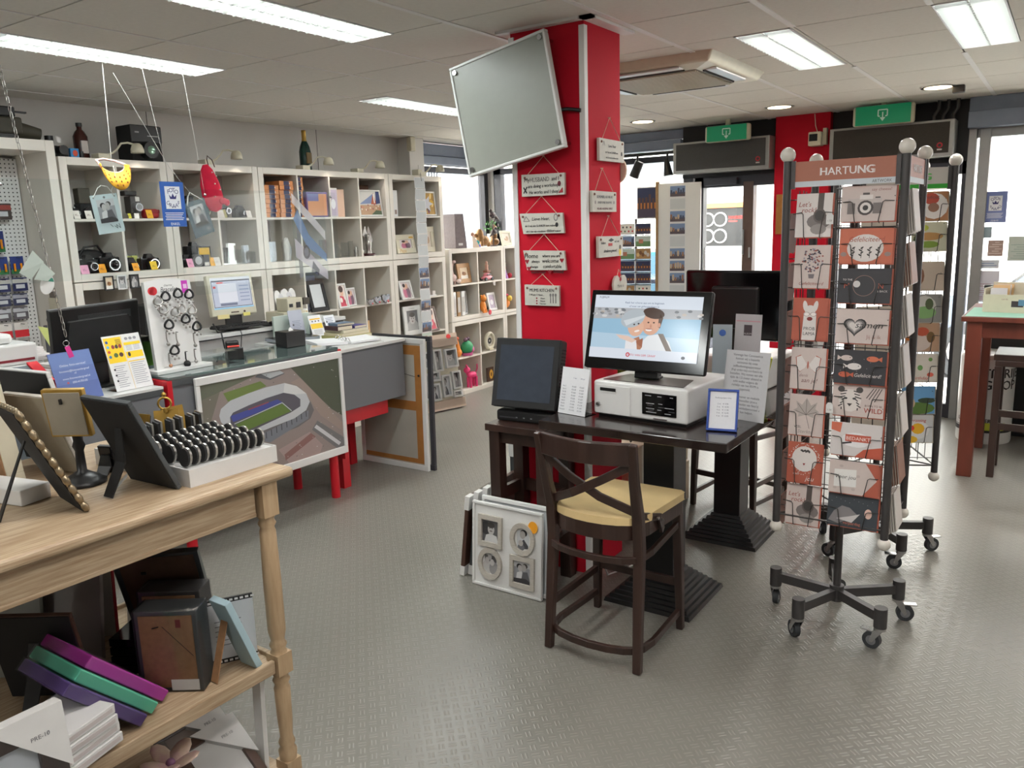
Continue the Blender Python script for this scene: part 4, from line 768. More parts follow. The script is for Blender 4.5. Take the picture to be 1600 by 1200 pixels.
critter('giraffe_figure','pale pink mother giraffe figurine beside the wooden frame',(-5.36,6.72,Z1),90,None,(('body',(214,186,180),[('s',(0,0,.07),.045,(1.1,.7,.9)),('c',(-.03,0,0),(-.03,0,.06),.012,.014),('c',(.03,0,0),(.03,0,.06),.012,.014)]),('neck',(206,176,168),[('t',[(-.01,0,.08),(-.02,0,.16),(-.01,-.01,.22)],[.024,.016,.012])]),('head',(214,186,180),[('s',(0,-.02,.235),.022,(1.3,.8,.8))]),('calf',(222,204,196),[('s',(.07,-.02,.03),.03,(1.2,.7,.8)),('s',(.11,-.02,.05),.014)])))
M('wood_mid',(176,136,92),.5,noise=.12,scale=16,stretch=(1,1,5));frame('wide wooden frame with sand photo on the low shelf top row',(-5.37,6.935,Z1),90,.22,.21,.045,'wood_mid','sand',10)
t=thing('model_car','pink model beetle car carrying luggage and a figure','model car',(-5.34,7.30,Z1),90);M('car_pink',(214,130,140),.3,noise=.03)
MB('car_pink').sphere((0,0,.035),.09,sc=(1.1,.45,.3)).sphere((0,0,.055),.06,sc=(1,.6,.62)).build('body',t);MB('ink_gloss').box(-.035,.035,-.036,-.030,.06,.075,(60,60,66)).build('window',t)
for x in(-.06,.06):
 for y in(-.032,.032):MB('black').cyl((x,y-.006,.02),(x,y+.006,.02),.02).build('wheel',t)
MB((140,90,70)).box(-.03,.03,-.03,.03,.09,.115).build('luggage',t,bevel=.004);MB((206,160,140)).lathe([(.02,.115),(.016,.15),(.02,.17),(.01,.18),(.016,.2),(0,.22)],10).build('figure',t);MB((236,230,224)).add([(.05,-.04,.0),(.09,-.05,-.02),(.085,-.05,-.06),(.06,-.045,-.05)],[(0,1,2,3)]).build('ribbon',t)
critter('doll_figure','violet and gold doll figurine half behind the column guard',(-5.36,7.66,Z1),90,None,(('dress',(150,90,160),[('c',(0,0,0),(0,0,.1),.05,.02)]),('torso',(120,80,60),[('s',(0,0,.12),.026,(1,1,1.4))]),('head',skin,[('s',(0,0,.175),.022)]),('headdress','iron_dark',[('c',(0,0,.18),(0,0,.22),.024,.01)]),('apple',rd,[('s',(.08,-.02,.03),.03)])))
for y,c,l in((6.71,'silver','silver striped photo album upright on the low shelf'),(6.78,'brown_card','bronze photo album upright between silver ones'),(6.86,'plastic_white','white and grey ring album upright on the low shelf')):
 t=thing('photo_album',l,'album',(-5.36,y,Z2),90);MB(c).box(-.028,.028,-.02,.18,0,.26).build('cover',t,bevel=.006);MB((190,186,180)).box(-.02,.02,-.022,-.019,.04,.2).build('spine_label',t)
frame('slim grey frame beside the ring album on the low shelf',(-5.40,6.94,Z2),90,.1,.25,.02,'silver','blank',4)
t=thing('bamboo_plant','green bamboo plant behind the orange tiger figurine','plant',(-5.48,7.22,Z2));MB('plastic_white').lathe([(.035,0),(.04,.08),(.036,.08),(.03,.01)],12).build('pot',t);b=MB('green_leaf')
for k in range(26):
 a=random.random()*6.3;r=random.uniform(.02,.11);z=random.uniform(.16,.29);c=Vector((cos(a)*r*.6,sin(a)*r,z));u=Vector((cos(a),sin(a),-.3))*.035;v=Vector((-sin(a),cos(a),.2))*.014;b.add([c-u,c+v,c+u,c-v],[(0,1,2,3)])
o=b.build('foliage',t);o['kind']='stuff';MB((70,120,50)).tube([(0,0,.05),(.01,.01,.15),(-.01,0,.26)],.007).build('cane',t)
critter('tiger_figure','orange tiger figurine with a red tag, beside the white frame',(-5.35,7.16,Z2),90,None,(('body',ora,[('s',(0,0,.07),.04,(1,.8,1.6)),('c',(-.02,-.03,0),(-.02,-.01,.06),.014,.016),('c',(.02,-.03,0),(.02,-.01,.06),.014,.016)]),('head',ora,[('s',(0,-.01,.155),.035),('s',(-.025,0,.185),.012),('s',(.025,0,.185),.012)]),('red_tag',rd,[('s',(.06,-.05,.0),.03,(1,.2,1))])))
frame('white scalloped frame with lilac heart photo on the low shelf',(-5.35,7.40,Z2),90,.15,.20,.026,'plastic_white','lilac',12)
critter('tiger_figure','yellow and orange striped toy beside the column guard',(-5.36,7.68,Z2),90,None,(('body',ora,[('s',(0,0,.06),.06,(1,.7,1))]),('head',(240,200,80),[('s',(.03,-.03,.11),.035)]),('cap',(226,60,100),[('s',(0,0,.15),.03,(1.4,1,.5))])))
critter('giraffe_figure','orange patched giraffe figurine on the lower row of the low shelf',(-5.35,6.74,Z3),90,None,(('body',ora,[('s',(0,0,.05),.05,(1,.8,1)),('c',(0,0,.05),(-.02,0,.19),.035,.02)]),('head',(206,90,50),[('s',(-.025,-.01,.205),.026,(1.2,.8,.8))])))
critter('elephant_pot','green and pink elephant pot on the lower row of the low shelf',(-5.35,6.90,Z3),90,None,(('body',(40,140,90),[('s',(0,0,.085),.075,(1.1,.8,1))]),('saddle',(190,90,140),[('s',(.05,0,.06),.06,(.8,.9,.8)),('c',(0,0,0),(0,0,.03),.06,.06)]),('lid_ornament',(120,90,110),[('s',(-.02,0,.17),.025),('s',(.02,0,.18),.02)])),'pot')
critter('rabbit_figure','slim white rabbit figurine on the lower row beside the clock',(-5.35,7.13,Z3),90,None,(('body',(214,210,206),[('c',(0,0,0),(0,0,.16),.022,.014)]),('head',(214,210,206),[('s',(0,0,.185),.022)]),('ear',(200,196,192),[('c',(-.01,0,.19),(-.014,0,.25),.008,.003),('c',(.01,0,.19),(.012,0,.25),.008,.003)])))
t=thing('ring_clock','round cream ring ornament clock on the lower row','clock',(-5.35,7.32,Z3),90);b=MB('plastic_cream');b.tube([(.075*cos(a),0,.1+.085*sin(a))for a in[2*pi*i/24 for i in range(24)]],.02,8,closed=True);b.build('rim',t);MB((196,190,176)).cyl((0,.0,.1),(0,.012,.1),.07,n=20).build('dial',t);MB('black').ring(0,.1,.012,.035,T=Tm(0,-.001,0)@UP).build('inner_ring',t);MB('plastic_cream').box(-.04,.04,-.03,.03,0,.015).build('foot',t)
critter('toy_dog','hot pink patterned standing dog figurine near the floor',(-5.35,6.98,Z4),90,None,(('body',pnk,[('s',(0,0,.13),.045,(1.7,.8,.9))]),('leg',pnk,[('c',(-.05,-.02,0),(-.045,-.02,.11),.013,.016),('c',(-.05,.02,0),(-.045,.02,.11),.013,.016),('c',(.055,-.02,0),(.05,-.02,.11),.013,.016),('c',(.055,.02,0),(.05,.02,.11),.013,.016)]),('head',pnk,[('s',(-.085,0,.2),.036,(1.2,.9,1)),('c',(-.1,-.02,.22),(-.11,-.02,.26),.012,.004),('c',(-.07,.02,.22),(-.07,.02,.26),.012,.004),('c',(-.06,0,.14),(-.08,0,.2),.022,.022)]),('tail',pnk,[('t',[(.07,0,.15),(.1,0,.19),(.1,0,.24)],.007)])))
t=thing('vase_picture','small framed gold vase picture near the floor by the column','picture',(-5.35,7.32,Z4),90);MB('brown_frame').box(-.06,.06,0,.02,0,.16).build('frame',t);q=MB((222,168,60));q.ell(.01,.08,.035,.055,T=Tm(0,-.0006,0)@UP).ell(.01,.08,.014,.025,(120,80,40),.0004,T=Tm(0,-.0006,0)@UP);q.build('picture',t)
# multi-photo frame on the floor before the corner, and the hanging strip of postcards
t=thing('photo_collage','large cream multi-opening photo frame with nibbled carton, leaning at the shelf corner','photo frame',(-5.02,5.99,0),76);T=Rx(-9)
MB('plastic_cream',T).box(-.33,.30,0,.03,0,.70).build('backing',t);b=MB((208,186,168),T);b.box(-.335,.305,-.045,0,0,.09);b.box(.0,.305,-.045,0,.62,.74);b.build('carton_edge',t)
for x,z,w,h in((-.31,.44,.13,.19),(-.16,.42,.14,.17),(0,.38,.10,.22),(.14,.40,.15,.19),(-.31,.12,.22,.26),(-.07,.10,.10,.17),(.06,.12,.11,.22),(.19,.18,.11,.18),(-.06,.29,.11,.10),(.18,.10,.11,.07)):
 b=MB('plastic_white',T);m=.018;b.box(x,x+w,-.035,0,z,z+m);b.box(x,x+w,-.035,0,z+h-m,z+h);b.box(x,x+m,-.035,0,z+m,z+h-m);b.box(x+w-m,x+w,-.035,0,z+m,z+h-m)
 pic(b,x+m,z+m,w-2*m,h-2*m,random.choice(('boy_bw','baby_bw','group_bw','mother_bw')),Tm(0,-.004,0)@UP);b.build('opening',t)
MB((240,70,70)).ell(.20,.71,.028,.022,T=T@Tm(0,-.046,0)@UP).build('round_sticker',t)
MB('plastic_wrap',T).box(-.33,.30,-.05,-.049,.02,.70).build('plastic_wrap',t)
t=thing('postcard_strip','long hanging strip of city postcards in front of the shelf','postcard strip',(-5.235,6.12,.44),84)
random.seed(11);MB('string').tube([(0,.0,1.82),(0,.01,1.93)],.002).build('string',t)
for k in range(17):
 z=1.82-(k+1)*.107;T=Tm(0,(k%2)*.006,z)@Rx(5 if k%2 else-4);b=MB((236,236,238),T);b.box(-.068,.068,0,.001,0,.104)
 pic(b,-.062,.005,.124,.093,'blank' if k<5 else random.choice(('city','city','green','blank')),Tm(0,-.0006,0)@UP);b.build('postcard',t)
t=thing('hanging_clip','pale clip holding the postcard strip at the shelf top','clip',(-5.27,6.12,2.28),90);MB('plastic_cream').box(-.03,.03,-.03,.05,0,.05).build('clip_body',t,bevel=.006)
MB('wire').tube([(0,-.032,.02),(0,-.036,-.02),(0,-.04,-.06)],.002).build('hook',t)
# ------------------------------------------------------------------ the sales counters (fronts in the plane X -3.96)
M('counter_white',(206,206,204),.35,noise=.02);M('charcoal_edge',(66,70,72),.5,noise=.05);M('slate_panel',(86,94,100),.6,noise=.06,scale=200)
t=thing('glass_counter','glass topped counter with grey speckled front and red steel legs','counter',(-3.96,3.095,0),90)
MB('speckle').box(-.61,.61,0,.02,.30,.975).build('front_board',t);MB('speckle').box(-.61,-.59,.02,.48,.30,.975).build('side_board',t);MB('speckle').box(.59,.61,.02,.48,.30,.975).build('side_board',t)
MB('counter_white').box(-.6,.6,.02,.48,.30,.32).build('bottom_board',t);MB('counter_white').box(-.59,.59,.022,.48,.86,.87).build('display_board',t)
MB('charcoal_edge').box(-.625,.61,-.012,.02,.965,1.0).build('front_rail',t)
M('top_glass',(88,104,102),.06,noise=.03,coat=.5);MB('top_glass').box(-.62,.61,-.012,.50,1.001,1.016).build('glass_top',t,bevel=.002)
for x in(-.635,.605):MB('red_steel').box(x,x+.03,-.014,.03,.25,1.0).build('corner_post',t,bevel=.002)
MB('red_steel').box(-.635,-.60,.03,.5,.965,1.0).build('top_rail',t)
for x,y in((-.57,.02),(.53,.02),(.53,.40),(-.57,.40)):MB('red_steel').cyl((x,y+.0,0),(x,y,.302),.03,n=14).build('leg',t)
t=thing('low_counter','grey speckled counter with white top carrying the flyers and till monitor','counter',(-3.96,2.17,0),90)
MB('speckle').box(-.27,.272,0,.02,.40,.93).build('front_board',t);MB('charcoal_edge').box(-.27,.272,-.005,.02,.93,.962).build('front_rail',t);MB('counter_white').box(-.27,.272,-.006,.75,.963,.976).build('white_top',t)
MB('slate_panel').box(-.27,.272,.02,.7,.40,.42).build('bottom_board',t)
for y in(.06,.66):MB('red_steel').box(-.25,-.2,y,y+.05,0,.40).build('leg',t)
t=thing('till_counter','slate grey counter with red corner post and payment sticker','counter',(-3.96,1.45,0),90)
MB('slate_panel').box(-.8,.39,0,.02,.40,1.10).build('front_board',t);MB('slate_panel').add([(-.8,0,1.10),(.40,0,1.10),(.40,.13,1.175),(-.8,.13,1.175)],[(0,1,2,3)]).build('sloping_top',t);MB('counter_white').box(-.8,.4,.13,.7,1.15,1.175).build('white_top',t);MB('slate_panel').box(-.8,.39,.02,.7,.4,.42).build('bottom_board',t)
b=MB('red_steel');b.box(.39,.44,-.012,.03,0,1.11);b.add([(.39,-.012,1.11),(.44,-.012,1.11),(.44,.14,1.19),(.39,.14,1.19),(.39,-.012,1.08),(.44,-.012,1.08),(.44,.14,1.16),(.39,.14,1.16)],[(0,1,2,3),(4,7,6,5),(0,4,5,1),(1,5,6,2),(2,6,7,3),(3,7,4,0)]);b.build('corner_post',t,bevel=.002)
MB('red_steel').box(.39,.44,.66,.7,0,1.15).build('corner_post',t);MB('red_steel').box(-.8,-.75,.0,.04,0,.40).build('leg',t);MB('red_steel').box(-.8,-.75,.66,.7,0,.40).build('leg',t)
q=MB((30,60,150));T=Matrix(((1,0,0,.27),(0,.866,-.5,.004),(0,.5,.866,1.106),(0,0,0,1)));q.rect(-.012,0.0,.108,.095,(226,230,240),.001,T);q.rect(-.004,.006,.10,.088,(34,66,158),.0014,T);q.text('PIN',.048,.016,.034,(200,214,240),.0018,T);q.rect(.008,.062,.06,.07,(214,224,244),.0018,T);q.build('payment_sticker',t)
t=thing('card_printer','white table printer with dark red band on the till counter','printer',(-4.14,1.66,1.1755),90)
MB('plastic_white').box(-.3,.26,0,.45,0,.10).build('body',t,bevel=.01);MB((120,28,40)).box(-.29,.24,-.003,.001,.018,.03).build('red_band',t);MB('plastic_white').box(-.3,.18,.05,.35,.10,.15).build('lid',t,bevel=.02)
for k,(y,x,w,l)in enumerate(((2.16,-5.0,.32,'loose white print wallets heaped behind the till counter, topmost heap'),(2.35,-4.75,.26,'white print wallets beside the black till monitor'))):
 t=thing('print_wallets',l,'paper',(x,y,1.0 if k else 1.08),90,'print wallets behind the counter');random.seed(k)
 for i in range(6):o=MB((228,222,220)).box(-w/2,w/2,-.1,.1,0,.012).build('wallet',t);o.location=(random.uniform(-.02,.02),random.uniform(-.02,.02),i*.0125);o.rotation_euler=(0,0,random.uniform(-.12,.12))
 MB('brown_card').box(-.06,.02,-.115,-.112,.01,.06).text('K' if k else 'L',-.02,.02,.04,(30,26,24),T=Tm(0,-.1155,0)@UP).build('letter_tab',t)
t=thing('sorting_cabinet','low white sorting cabinet behind the till counter','cabinet',(-4.66,2.0,0),90);MB('counter_white').box(-.5,.5,.05,.5,0,.99).box(-.5,.3,.25,.5,.99,1.075).build('body',t)
# far counter with white worktop and the back desk
t=thing('far_counter','grey panelled counter with white top holding binders and books','counter',(-3.96,4.04,0),90)
MB('speckle').box(-.30,.31,0,.02,.572,.955).build('front_board',t);MB('speckle').box(.29,.31,.02,.6,.572,.955).build('side_board',t);MB('charcoal_edge').box(-.30,.31,-.002,.02,.955,.968).build('front_rail',t);MB('counter_white').box(-.31,.33,-.006,.87,.969,.99).build('white_top',t,bevel=.002)
MB('red_steel').box(-.30,.18,.06,.12,.46,.572).build('cross_rail',t);MB('red_steel').box(-.30,.28,.45,.5,.50,.572).build('cross_rail',t)
for x,y in((.19,.49),(-.26,.10)):MB('red_steel').box(x,x+.065,y,y+.05,0,.50).build('leg',t)
t=thing('back_desk','white back desk under the cream computer in the niche','desk',(-4.84,3.85,0),90)
MB('counter_white').box(-.62,.80,0,.44,1.062,1.09).build('top_board',t,bevel=.002);MB('black').box(-.62,.80,-.003,0,1.056,1.064).build('front_edging',t);MB('counter_white').box(-.62,.20,.03,.05,.2,1.06).build('front_board',t);MB('counter_white').box(.78,.80,.01,.44,0,1.06).build('side_panel',t);MB('counter_white').box(-.62,-.6,.01,.44,0,1.06).build('side_panel',t)
t=thing('computer_monitor','cream computer monitor showing a grey print dialog in the niche','monitor',(-4.98,3.68,1.0905),82)
MB('black').box(-.06,.06,-.01,.02,0.0,.14).cyl((0,0,0),(0,0,.012),.10,n=20).build('stand',t);T=Tm(0,0,.095)@Rx(-8)
MB('plastic_cream',T).box(-.175,.175,-.03,.02,0,.295).build('casing',t,bevel=.008)
q=MB((200,206,214,2));TT=T@Tm(0,-.0308,.05)@UP
q.rect(-.155,0,.155,.225,(214,218,224,2),0,TT);q.rect(-.15,.012,.15,.205,(60,62,76,2),.0003,TT);q.rect(-.146,.016,.146,.196,(190,196,212,2),.0006,TT);q.rect(-.105,.045,.04,.18,(222,224,232,2),.0009,TT);q.rect(-.1,.022,.03,.04,(120,126,146,2),.0009,TT);q.rect(-.11,.183,-.06,.192,(220,70,60,2),.0009,TT);q.rect(-.14,.15,-.12,.165,(200,60,60,2),.0009,TT)
for k in range(5):q.rect(.06,.05+k*.026,.135,.058+k*.026,(150,160,186,2),.0009,TT)
q.rect(-.155,0,.155,.01,(150,200,230,2),.0009,TT);q.build('screen',t)
MB((230,222,120)).box(.06,.115,-.034,-.031,-.012,.012,T=T).box(-.14,-.05,-.034,-.031,-.02,.01,(226,210,150),T=T).build('sticky_note',t);MB('brown_frame').box(-.03,.03,-.033,-.03,.018,.026,T=T).cyl((.075,-.033,.022),(.075,-.03,.022),.008,T=T).build('badge',t)
t=thing('keyboard','black keyboard on the back desk before the cream monitor','keyboard',(-4.86,3.665,1.0905),84);MB('black').box(-.2,.2,-.0,.13,0,.018).build('base',t,bevel=.004)
b=MB('black_matt')
for i in range(15):
 for k in range(5):b.cbox(-.182+i*.026,.015+k*.025,.021,.02,.019,.007)
o=b.build('keys',t);o['kind']='stuff'
t=thing('computer_mouse','black mouse on an oval mat at the end of the back desk','mouse',(-4.90,3.965,1.0905),90);MB('black_matt').cyl((0,0.02,0),(0,0.02,.004),.07,n=24).build('mat',t);MB('black').sphere((0,0,.012),.04,sc=(.7,1.1,.4)).build('shell',t)
t=MB('black').tube([(-4.96,3.50,1.15),(-4.86,3.46,1.10),(-4.82,3.46,1.102),(-4.80,3.46,1.0),(-4.80,3.50,.9),(-4.80,3.56,.82)],.006).build('monitor_cable');tag(t,'black monitor cable hanging over the back desk edge','cable')
t=MB('black').tube([(-4.86,3.62,1.096),(-4.83,3.62,1.097),(-4.82,3.62,1.07),(-4.815,3.60,.98),(-4.815,3.64,.86)],.003).build('mouse_cable');tag(t,'thin black cable in front of the back desk drawers','cable')
bpy.data.objects['dye_printer'].location=(-4.93,4.19,1.0905);bpy.data.objects['dye_printer'].scale=(.85,.85,.85)
t=thing('paper_cutter','pale green and grey paper sheets on the desk beside the printer','paper',(-4.68,3.86,.9905),90);MB((190,204,200)).box(-.1,.1,0,.12,0,.004).build('sheet',t)
# things on the counters
t=thing('till_monitor','large black monitor seen from behind among the counter flyers','monitor',(-4.32,2.30,.9765),-90)
MB('black').box(-.045,.045,-.02,.02,0,.24).build('stand_neck',t);MB('black').box(-.14,.14,-.1,.1,0,.014).build('stand_foot',t,bevel=.005);T=Tm(0,.02,.13)@Rx(-7)@Ry(2)
MB('black',T).box(-.24,.24,-.02,.02,0,.315).build('casing',t,bevel=.006);MB('black_matt',T).prism([(-.20,.02),(.20,.02),(.16,.25),(-.16,.25)],-.05,-.019,T=UP).build('rear_hump',t,bevel=.006)
b=MB('charcoal_edge',T)
for k in range(7):b.beam((-.19,.0205,.235+k*.006),(.10,.0205,.235+k*.006),.002,.002)
o=b.build('vent_slots',t);o['kind']='stuff'
MB('aluminium',T).box(-.24,.24,-.012,.012,.314,.318).build('top_edge',t)
def sheet(name,label,cat,loc,rz,w,h,lean,c,draw,holder=True,group=None):
 t=thing(name,label,cat,loc,rz,group);T=Rx(-lean)
 MB(c,T).box(-w/2,w/2,0,.003,0,h).build('sheet',t)
 q=MB((40,40,40));draw(q,Tm(0,-.0006,0)@UP);q.v=[T@v for v in q.v];q.build('print',t)
 if holder:MB('acrylic').beam((0,h*.8*sin(rad(lean))+.006,h*.8*cos(rad(lean))),(0,h*.8*sin(rad(lean))+.09,.003),w*.7,.003,up=(0,1,0)).box(-w/2,w/2,.006,.09,.0005,.002).build('holder',t)
 return t
def d_blue(q,T):
 w=(226,230,240)
 q.rect(-.108,.0,.108,.09,(86,104,160),0,T);q.rect(-.108,.17,.108,.245,(104,126,180),0,T)
 q.text('Online foto-service!',.0,.178,.017,w,.0004,T,shear=.12);q.text('fotosiets@fotovandergraaf',0,.150,.0145,w,.0004,T,shear=.12);q.text('.nl',0,.136,.0145,w,.0004,T,shear=.12);q.text('www.fotovandergraaf.nl',0,.112,.015,w,.0004,T,shear=.12);q.text('050-4170105',.012,.090,.015,w,.0004,T,shear=.12);q.ell(-.05,.096,.006,.005,(210,90,90),.0004,T=T)
sheet('counter_sign','blue counter sign with white web address on the low counter','sign',(-3.995,2.035,.9765),96,.22,.25,17,(96,116,172),d_blue)
def d_yel(q,T):
 Y=(244,206,40);q.rect(-.102,.15,-.004,.285,Y,0,T);q.rect(.004,.235,.10,.25,Y,.0003,T);q.rect(.004,.165,.10,.20,Y,0,T);q.rect(.004,.145,.1,.15,Y,0,T)
 q.rect(-.001,0,.001,.29,(230,190,60),0,T)
 for k,c in enumerate(((50,90,170),(90,170,220),(200,90,60),(40,120,180))):q.ell(-.088,.262-k*.026,.008,.008,c,.0006,T=T)
 for k in range(3):q.ell(-.06+k*.02,.235,.009,.011,(150,60,60)if k!=1 else(70,60,60),.0006,T=T);q.ell(.025+k*.025,.27,.01,.008,(150,150,156),.0006,T=T)
 for k in range(2):q.ell(-.055+k*.03,.19,.012,.012,(90,110,60)if k==0 else(90,60,60),.0006,T=T)
 for k in range(6):q.rect(-.04,.27-k*.005,.0-.01,.272-k*.005,(120,90,40),.0006,T)
 for k in range(11):q.rect(-.085,.13-k*.011,-.02-.01*(k%3),.133-k*.011,(150,150,160),.0004,T);q.rect(.012,.135-k*.011,.092-.012*(k%2),.138-k*.011,(150,152,162),.0004,T)
 for k in range(3):q.rect(-.09,.11-k*.03,-.08,.12-k*.03,(50,50,56),.0006,T)
 q.ell(.02,.185,.008,.012,(50,50,56),.0006,T=T)
 for k in range(5):q.rect(.012,.232-k*.006,.045,.2335-k*.006,(130,134,150),.0006,T);q.rect(.055,.232-k*.006,.09,.2335-k*.006,(130,134,150),.0006,T)
sheet('flyer_stand','yellow and white price list leaflet standing beside the blue sign','flyer',(-4.035,2.335,.9765),94,.215,.295,16,(228,228,228),d_yel)
# jewellery board
t=thing('jewellery_display','white upright display board hung with charm bracelets on the glass counter','jewellery display',(-4.13,2.66,1.0165),92)
MB('plastic_white').prism([(-.145,.02),(.145,.02),(.145,.50),(.06,.515),(-.03,.52),(-.145,.505)],-.012,.012,T=Rx(-4)@UP).build('board',t);MB('plastic_white').box(-.17,.19,-.05,.09,0,.022).build('base',t,bevel=.003)
q=MB((60,56,56));T=Rx(-4)@Tm(0,-.0128,0)@UP;q.text('Bracelet',-.0,.445,.04,T=T,shear=.25,sx=.8);q.text('charms',.0,.475,.018,T=T);q.ell(-.095,.455,.024,.024,(226,50,60),.0003,T=T);q.ell(-.105,.455,.024,.022,(226,50,60),.0003,T=T);q.rect(.085,.43,.125,.50,(206,60,190),0,T);q.rect(.095,.455,.118,.48,(240,200,236),.0004,T);q.stroke([(-.1,.03),(.1,.035)],.003,(120,120,120),0,T);q.build('print',t)
for n,(x,z,k)in enumerate(((-.095,.38,'s'),(-.045,.40,'b'),(.035,.41,'b'),(.105,.40,'b'),(-.07,.33,'s'),(.0,.31,'s'),(.045,.32,'s'),(.11,.31,'s'),(-.05,.245,'b'),(.06,.265,'b'),(.125,.215,'b'),(-.07,.18,'c'),(-.01,.17,'c'),(.1,.15,'c'),(-.04,.10,'b'),(-.075,.06,'c'),(.03,.055,'d'),(.09,.06,'c'))):
 t2=thing('bracelet',{'s':'silver charm bracelet','b':'black leather bracelet','c':'silver chain with charm','d':'dark heart pendant'}[k]+' on the white jewellery board, '+('top row' if z>.36 else 'second row' if z>.28 else 'middle row' if z>.2 else 'lower row' if z>.12 else 'bottom row')+(' beside the red sticker' if n==0 else ' second from the red sticker' if n==1 else ' third from the red sticker' if n==2 else ' at the outer edge' if n in(3,7,10,13,17)else ' at the inner edge' if n in(4,8,11,15)else ' near the middle'),'bracelet',(0,0,0),0,'bracelets on the jewellery board')
 t2.matrix_world=Tm(-4.13,2.66,1.0165)@Rz(92)@Tm(x,-.016+(-z)*-.07,z+.02)
 MB('wire').cyl((0,-.0145,.03),(0,-.035,.03),.002,n=5).build('peg',t2)
 r=.026;cm={'s':'silver','b':'black_matt','c':'silver','d':'black_matt'}[k]
 if k in 'sb':MB(cm).tube([(r*cos(a),-.025+.006*sin(a*2),.003+r*.95*sin(a))for a in[2*pi*i/14 for i in range(14)]],.006 if k=='b' else.005,6,closed=True).build('band',t2)
 else:MB(cm).tube([(-.004,-.022,.028),(-.006,-.024,-.01),(0,-.024,-.035)],.004,5).build('chain',t2);MB((170,120,90)if n==15 else cm).sphere((0,-.024,-.04),.02 if k=='d' else.011,n=8,m=6).build('pendant',t2)
 if k in 'sb':
  for i in range(4):MB('silver').sphere((-.02+i*.013,-.03,-.028-(i%2)*.018),.007,n=6,m=4).build('charm',t2)
t=thing('payment_terminal','dark grey card payment terminal on the glass counter','card terminal',(-4.22,3.10,1.0165),60)
MB('black').prism([(-.09,0),(.09,0),(.09,.03),(-.09,.075)],-.045,.045,T=Rz(90)@UP).build('body',t,bevel=.008);MB('black').box(-.04,.04,.04,.09,.03,.10).build('paper_cover',t,bevel=.01);MB((200,196,196)).box(-.03,.03,-.05,.0,.051,.056,T=Rx(14)).build('keypad',t);MB((206,70,60)).box(-.035,.035,.01,.03,.066,.07,T=Rx(14)).build('red_key',t)
t=MB('acrylic').box(-4.22,-4.05,2.86,3.0,1.0165,1.09).build('clear_tray');tag(t,'small clear acrylic box between bracelets and payment terminal','box')
t=thing('tissue_box','black cube tissue box on the end of the glass counter','box',(-4.28,3.60,1.0165),84);MB('black').box(-.075,.075,-.06,.07,0,.105).build('box_body',t,bevel=.004);MB('plastic_white').add([(-.02,-.01,.104),(.03,.0,.104),(.01,.01,.128),(-.01,.0,.122)],[(0,1,2),(0,2,3)]).build('tissue',t)
t=MB('black').tube([(-4.36+.05*sin(a*4)*.5,3.70+.012*a,1.0+.012)for a in[i*.25 for i in range(20)]],.012).build('coiled_cable');tag(t,'coiled dark cable lying behind the tissue box','cable')
t=thing('ring_binder','open white ring binder with pages on the far counter','binder',(-4.20,3.99,.9905),66)
MB('plastic_white').box(-.25,.0,-.15,.15,0,.006).box(.0,.25,-.15,.15,0,.006).build('cover',t);MB((230,232,234)).box(-.23,-.012,-.14,.14,.007,.024,T=Ry(2)).box(.012,.23,-.14,.14,.007,.02,T=Ry(-2)).build('pages',t)
for k in range(4):MB('chrome').tube([(-.02,-.1+k*.065,.02),(-.008,-.1+k*.065,.045),(.008,-.1+k*.065,.045),(.02,-.1+k*.065,.02)],.003,5).build('ring',t)
t=thing('clear_folder','grey plastic folder of prints behind the open binder','folder',(-4.64,3.92,.9905),76);MB((150,156,164,1)).box(-.16,.16,-.11,.11,0,.022).build('folder',t);MB('plastic_wrap').box(-.16,.16,-.11,.11,.0225,.0235).build('sleeve',t)
for k,(c,w,d,h,dx,r,l)in enumerate((((176,172,110),.30,.22,.022,0,0,'olive yellow book at the bottom of the stack'),((206,196,160),.27,.20,.022,.02,3,'cream book with thick pages, second from the bottom of the stack'),((206,200,176),.24,.19,.02,.03,5,'thin cream book in the middle of the stack'),((76,72,130),.22,.17,.02,.05,8,'violet book near the top of the stack'),((60,36,40),.2,.15,.03,-.03,2,'dark wine-red book lying across the stack'),((96,116,136),.15,.12,.018,-.01,-4,'small grey-blue book topmost of the stack'))):
 z=.9905+(0,.0225,.045,.0655,.0655,.096)[k];y=(4.20,4.20,4.20,4.27,4.12,4.15)[k]
 if k==3:w,d=.13,.15
 if k==4:w,d=.14,.15
 t=thing('book',l,'book',(-4.42,y+.05,z),84+r,'books on the far counter');MB(c).box(-w/2,w/2,-d/2,d/2,0,.002).box(-w/2,w/2,-d/2,d/2,h-.003,h-.0008).box(-w/2,-w/2+.002,-d/2,d/2,.002,h-.003).build('cover',t);MB((226,218,196)).box(-w/2+.003,w/2-.003,-d/2+.003,d/2-.003,.002,h-.003).build('pages',t)
def d_bro(q,T):
 q.rect(-.055,.06,.055,.1,(244,206,60),0,T);q.rect(-.05,.13,.05,.14,(240,190,60),0,T)
 for k in range(3):q.ell(-.03+k*.03,.118,.007,.006,(90,90,96),0,T=T)
 for k in range(4):q.rect(-.04,.045-k*.01,.04,.048-k*.01,(160,160,168),0,T)
def d_bro2(q,T):
 for k in range(9):q.rect(-.04,.125-k*.012,.035-.01*(k%2),.13-k*.012,(150,156,176),0,T)
 q.ell(-.035,.10,.008,.008,(90,90,96),.0003,T=T)
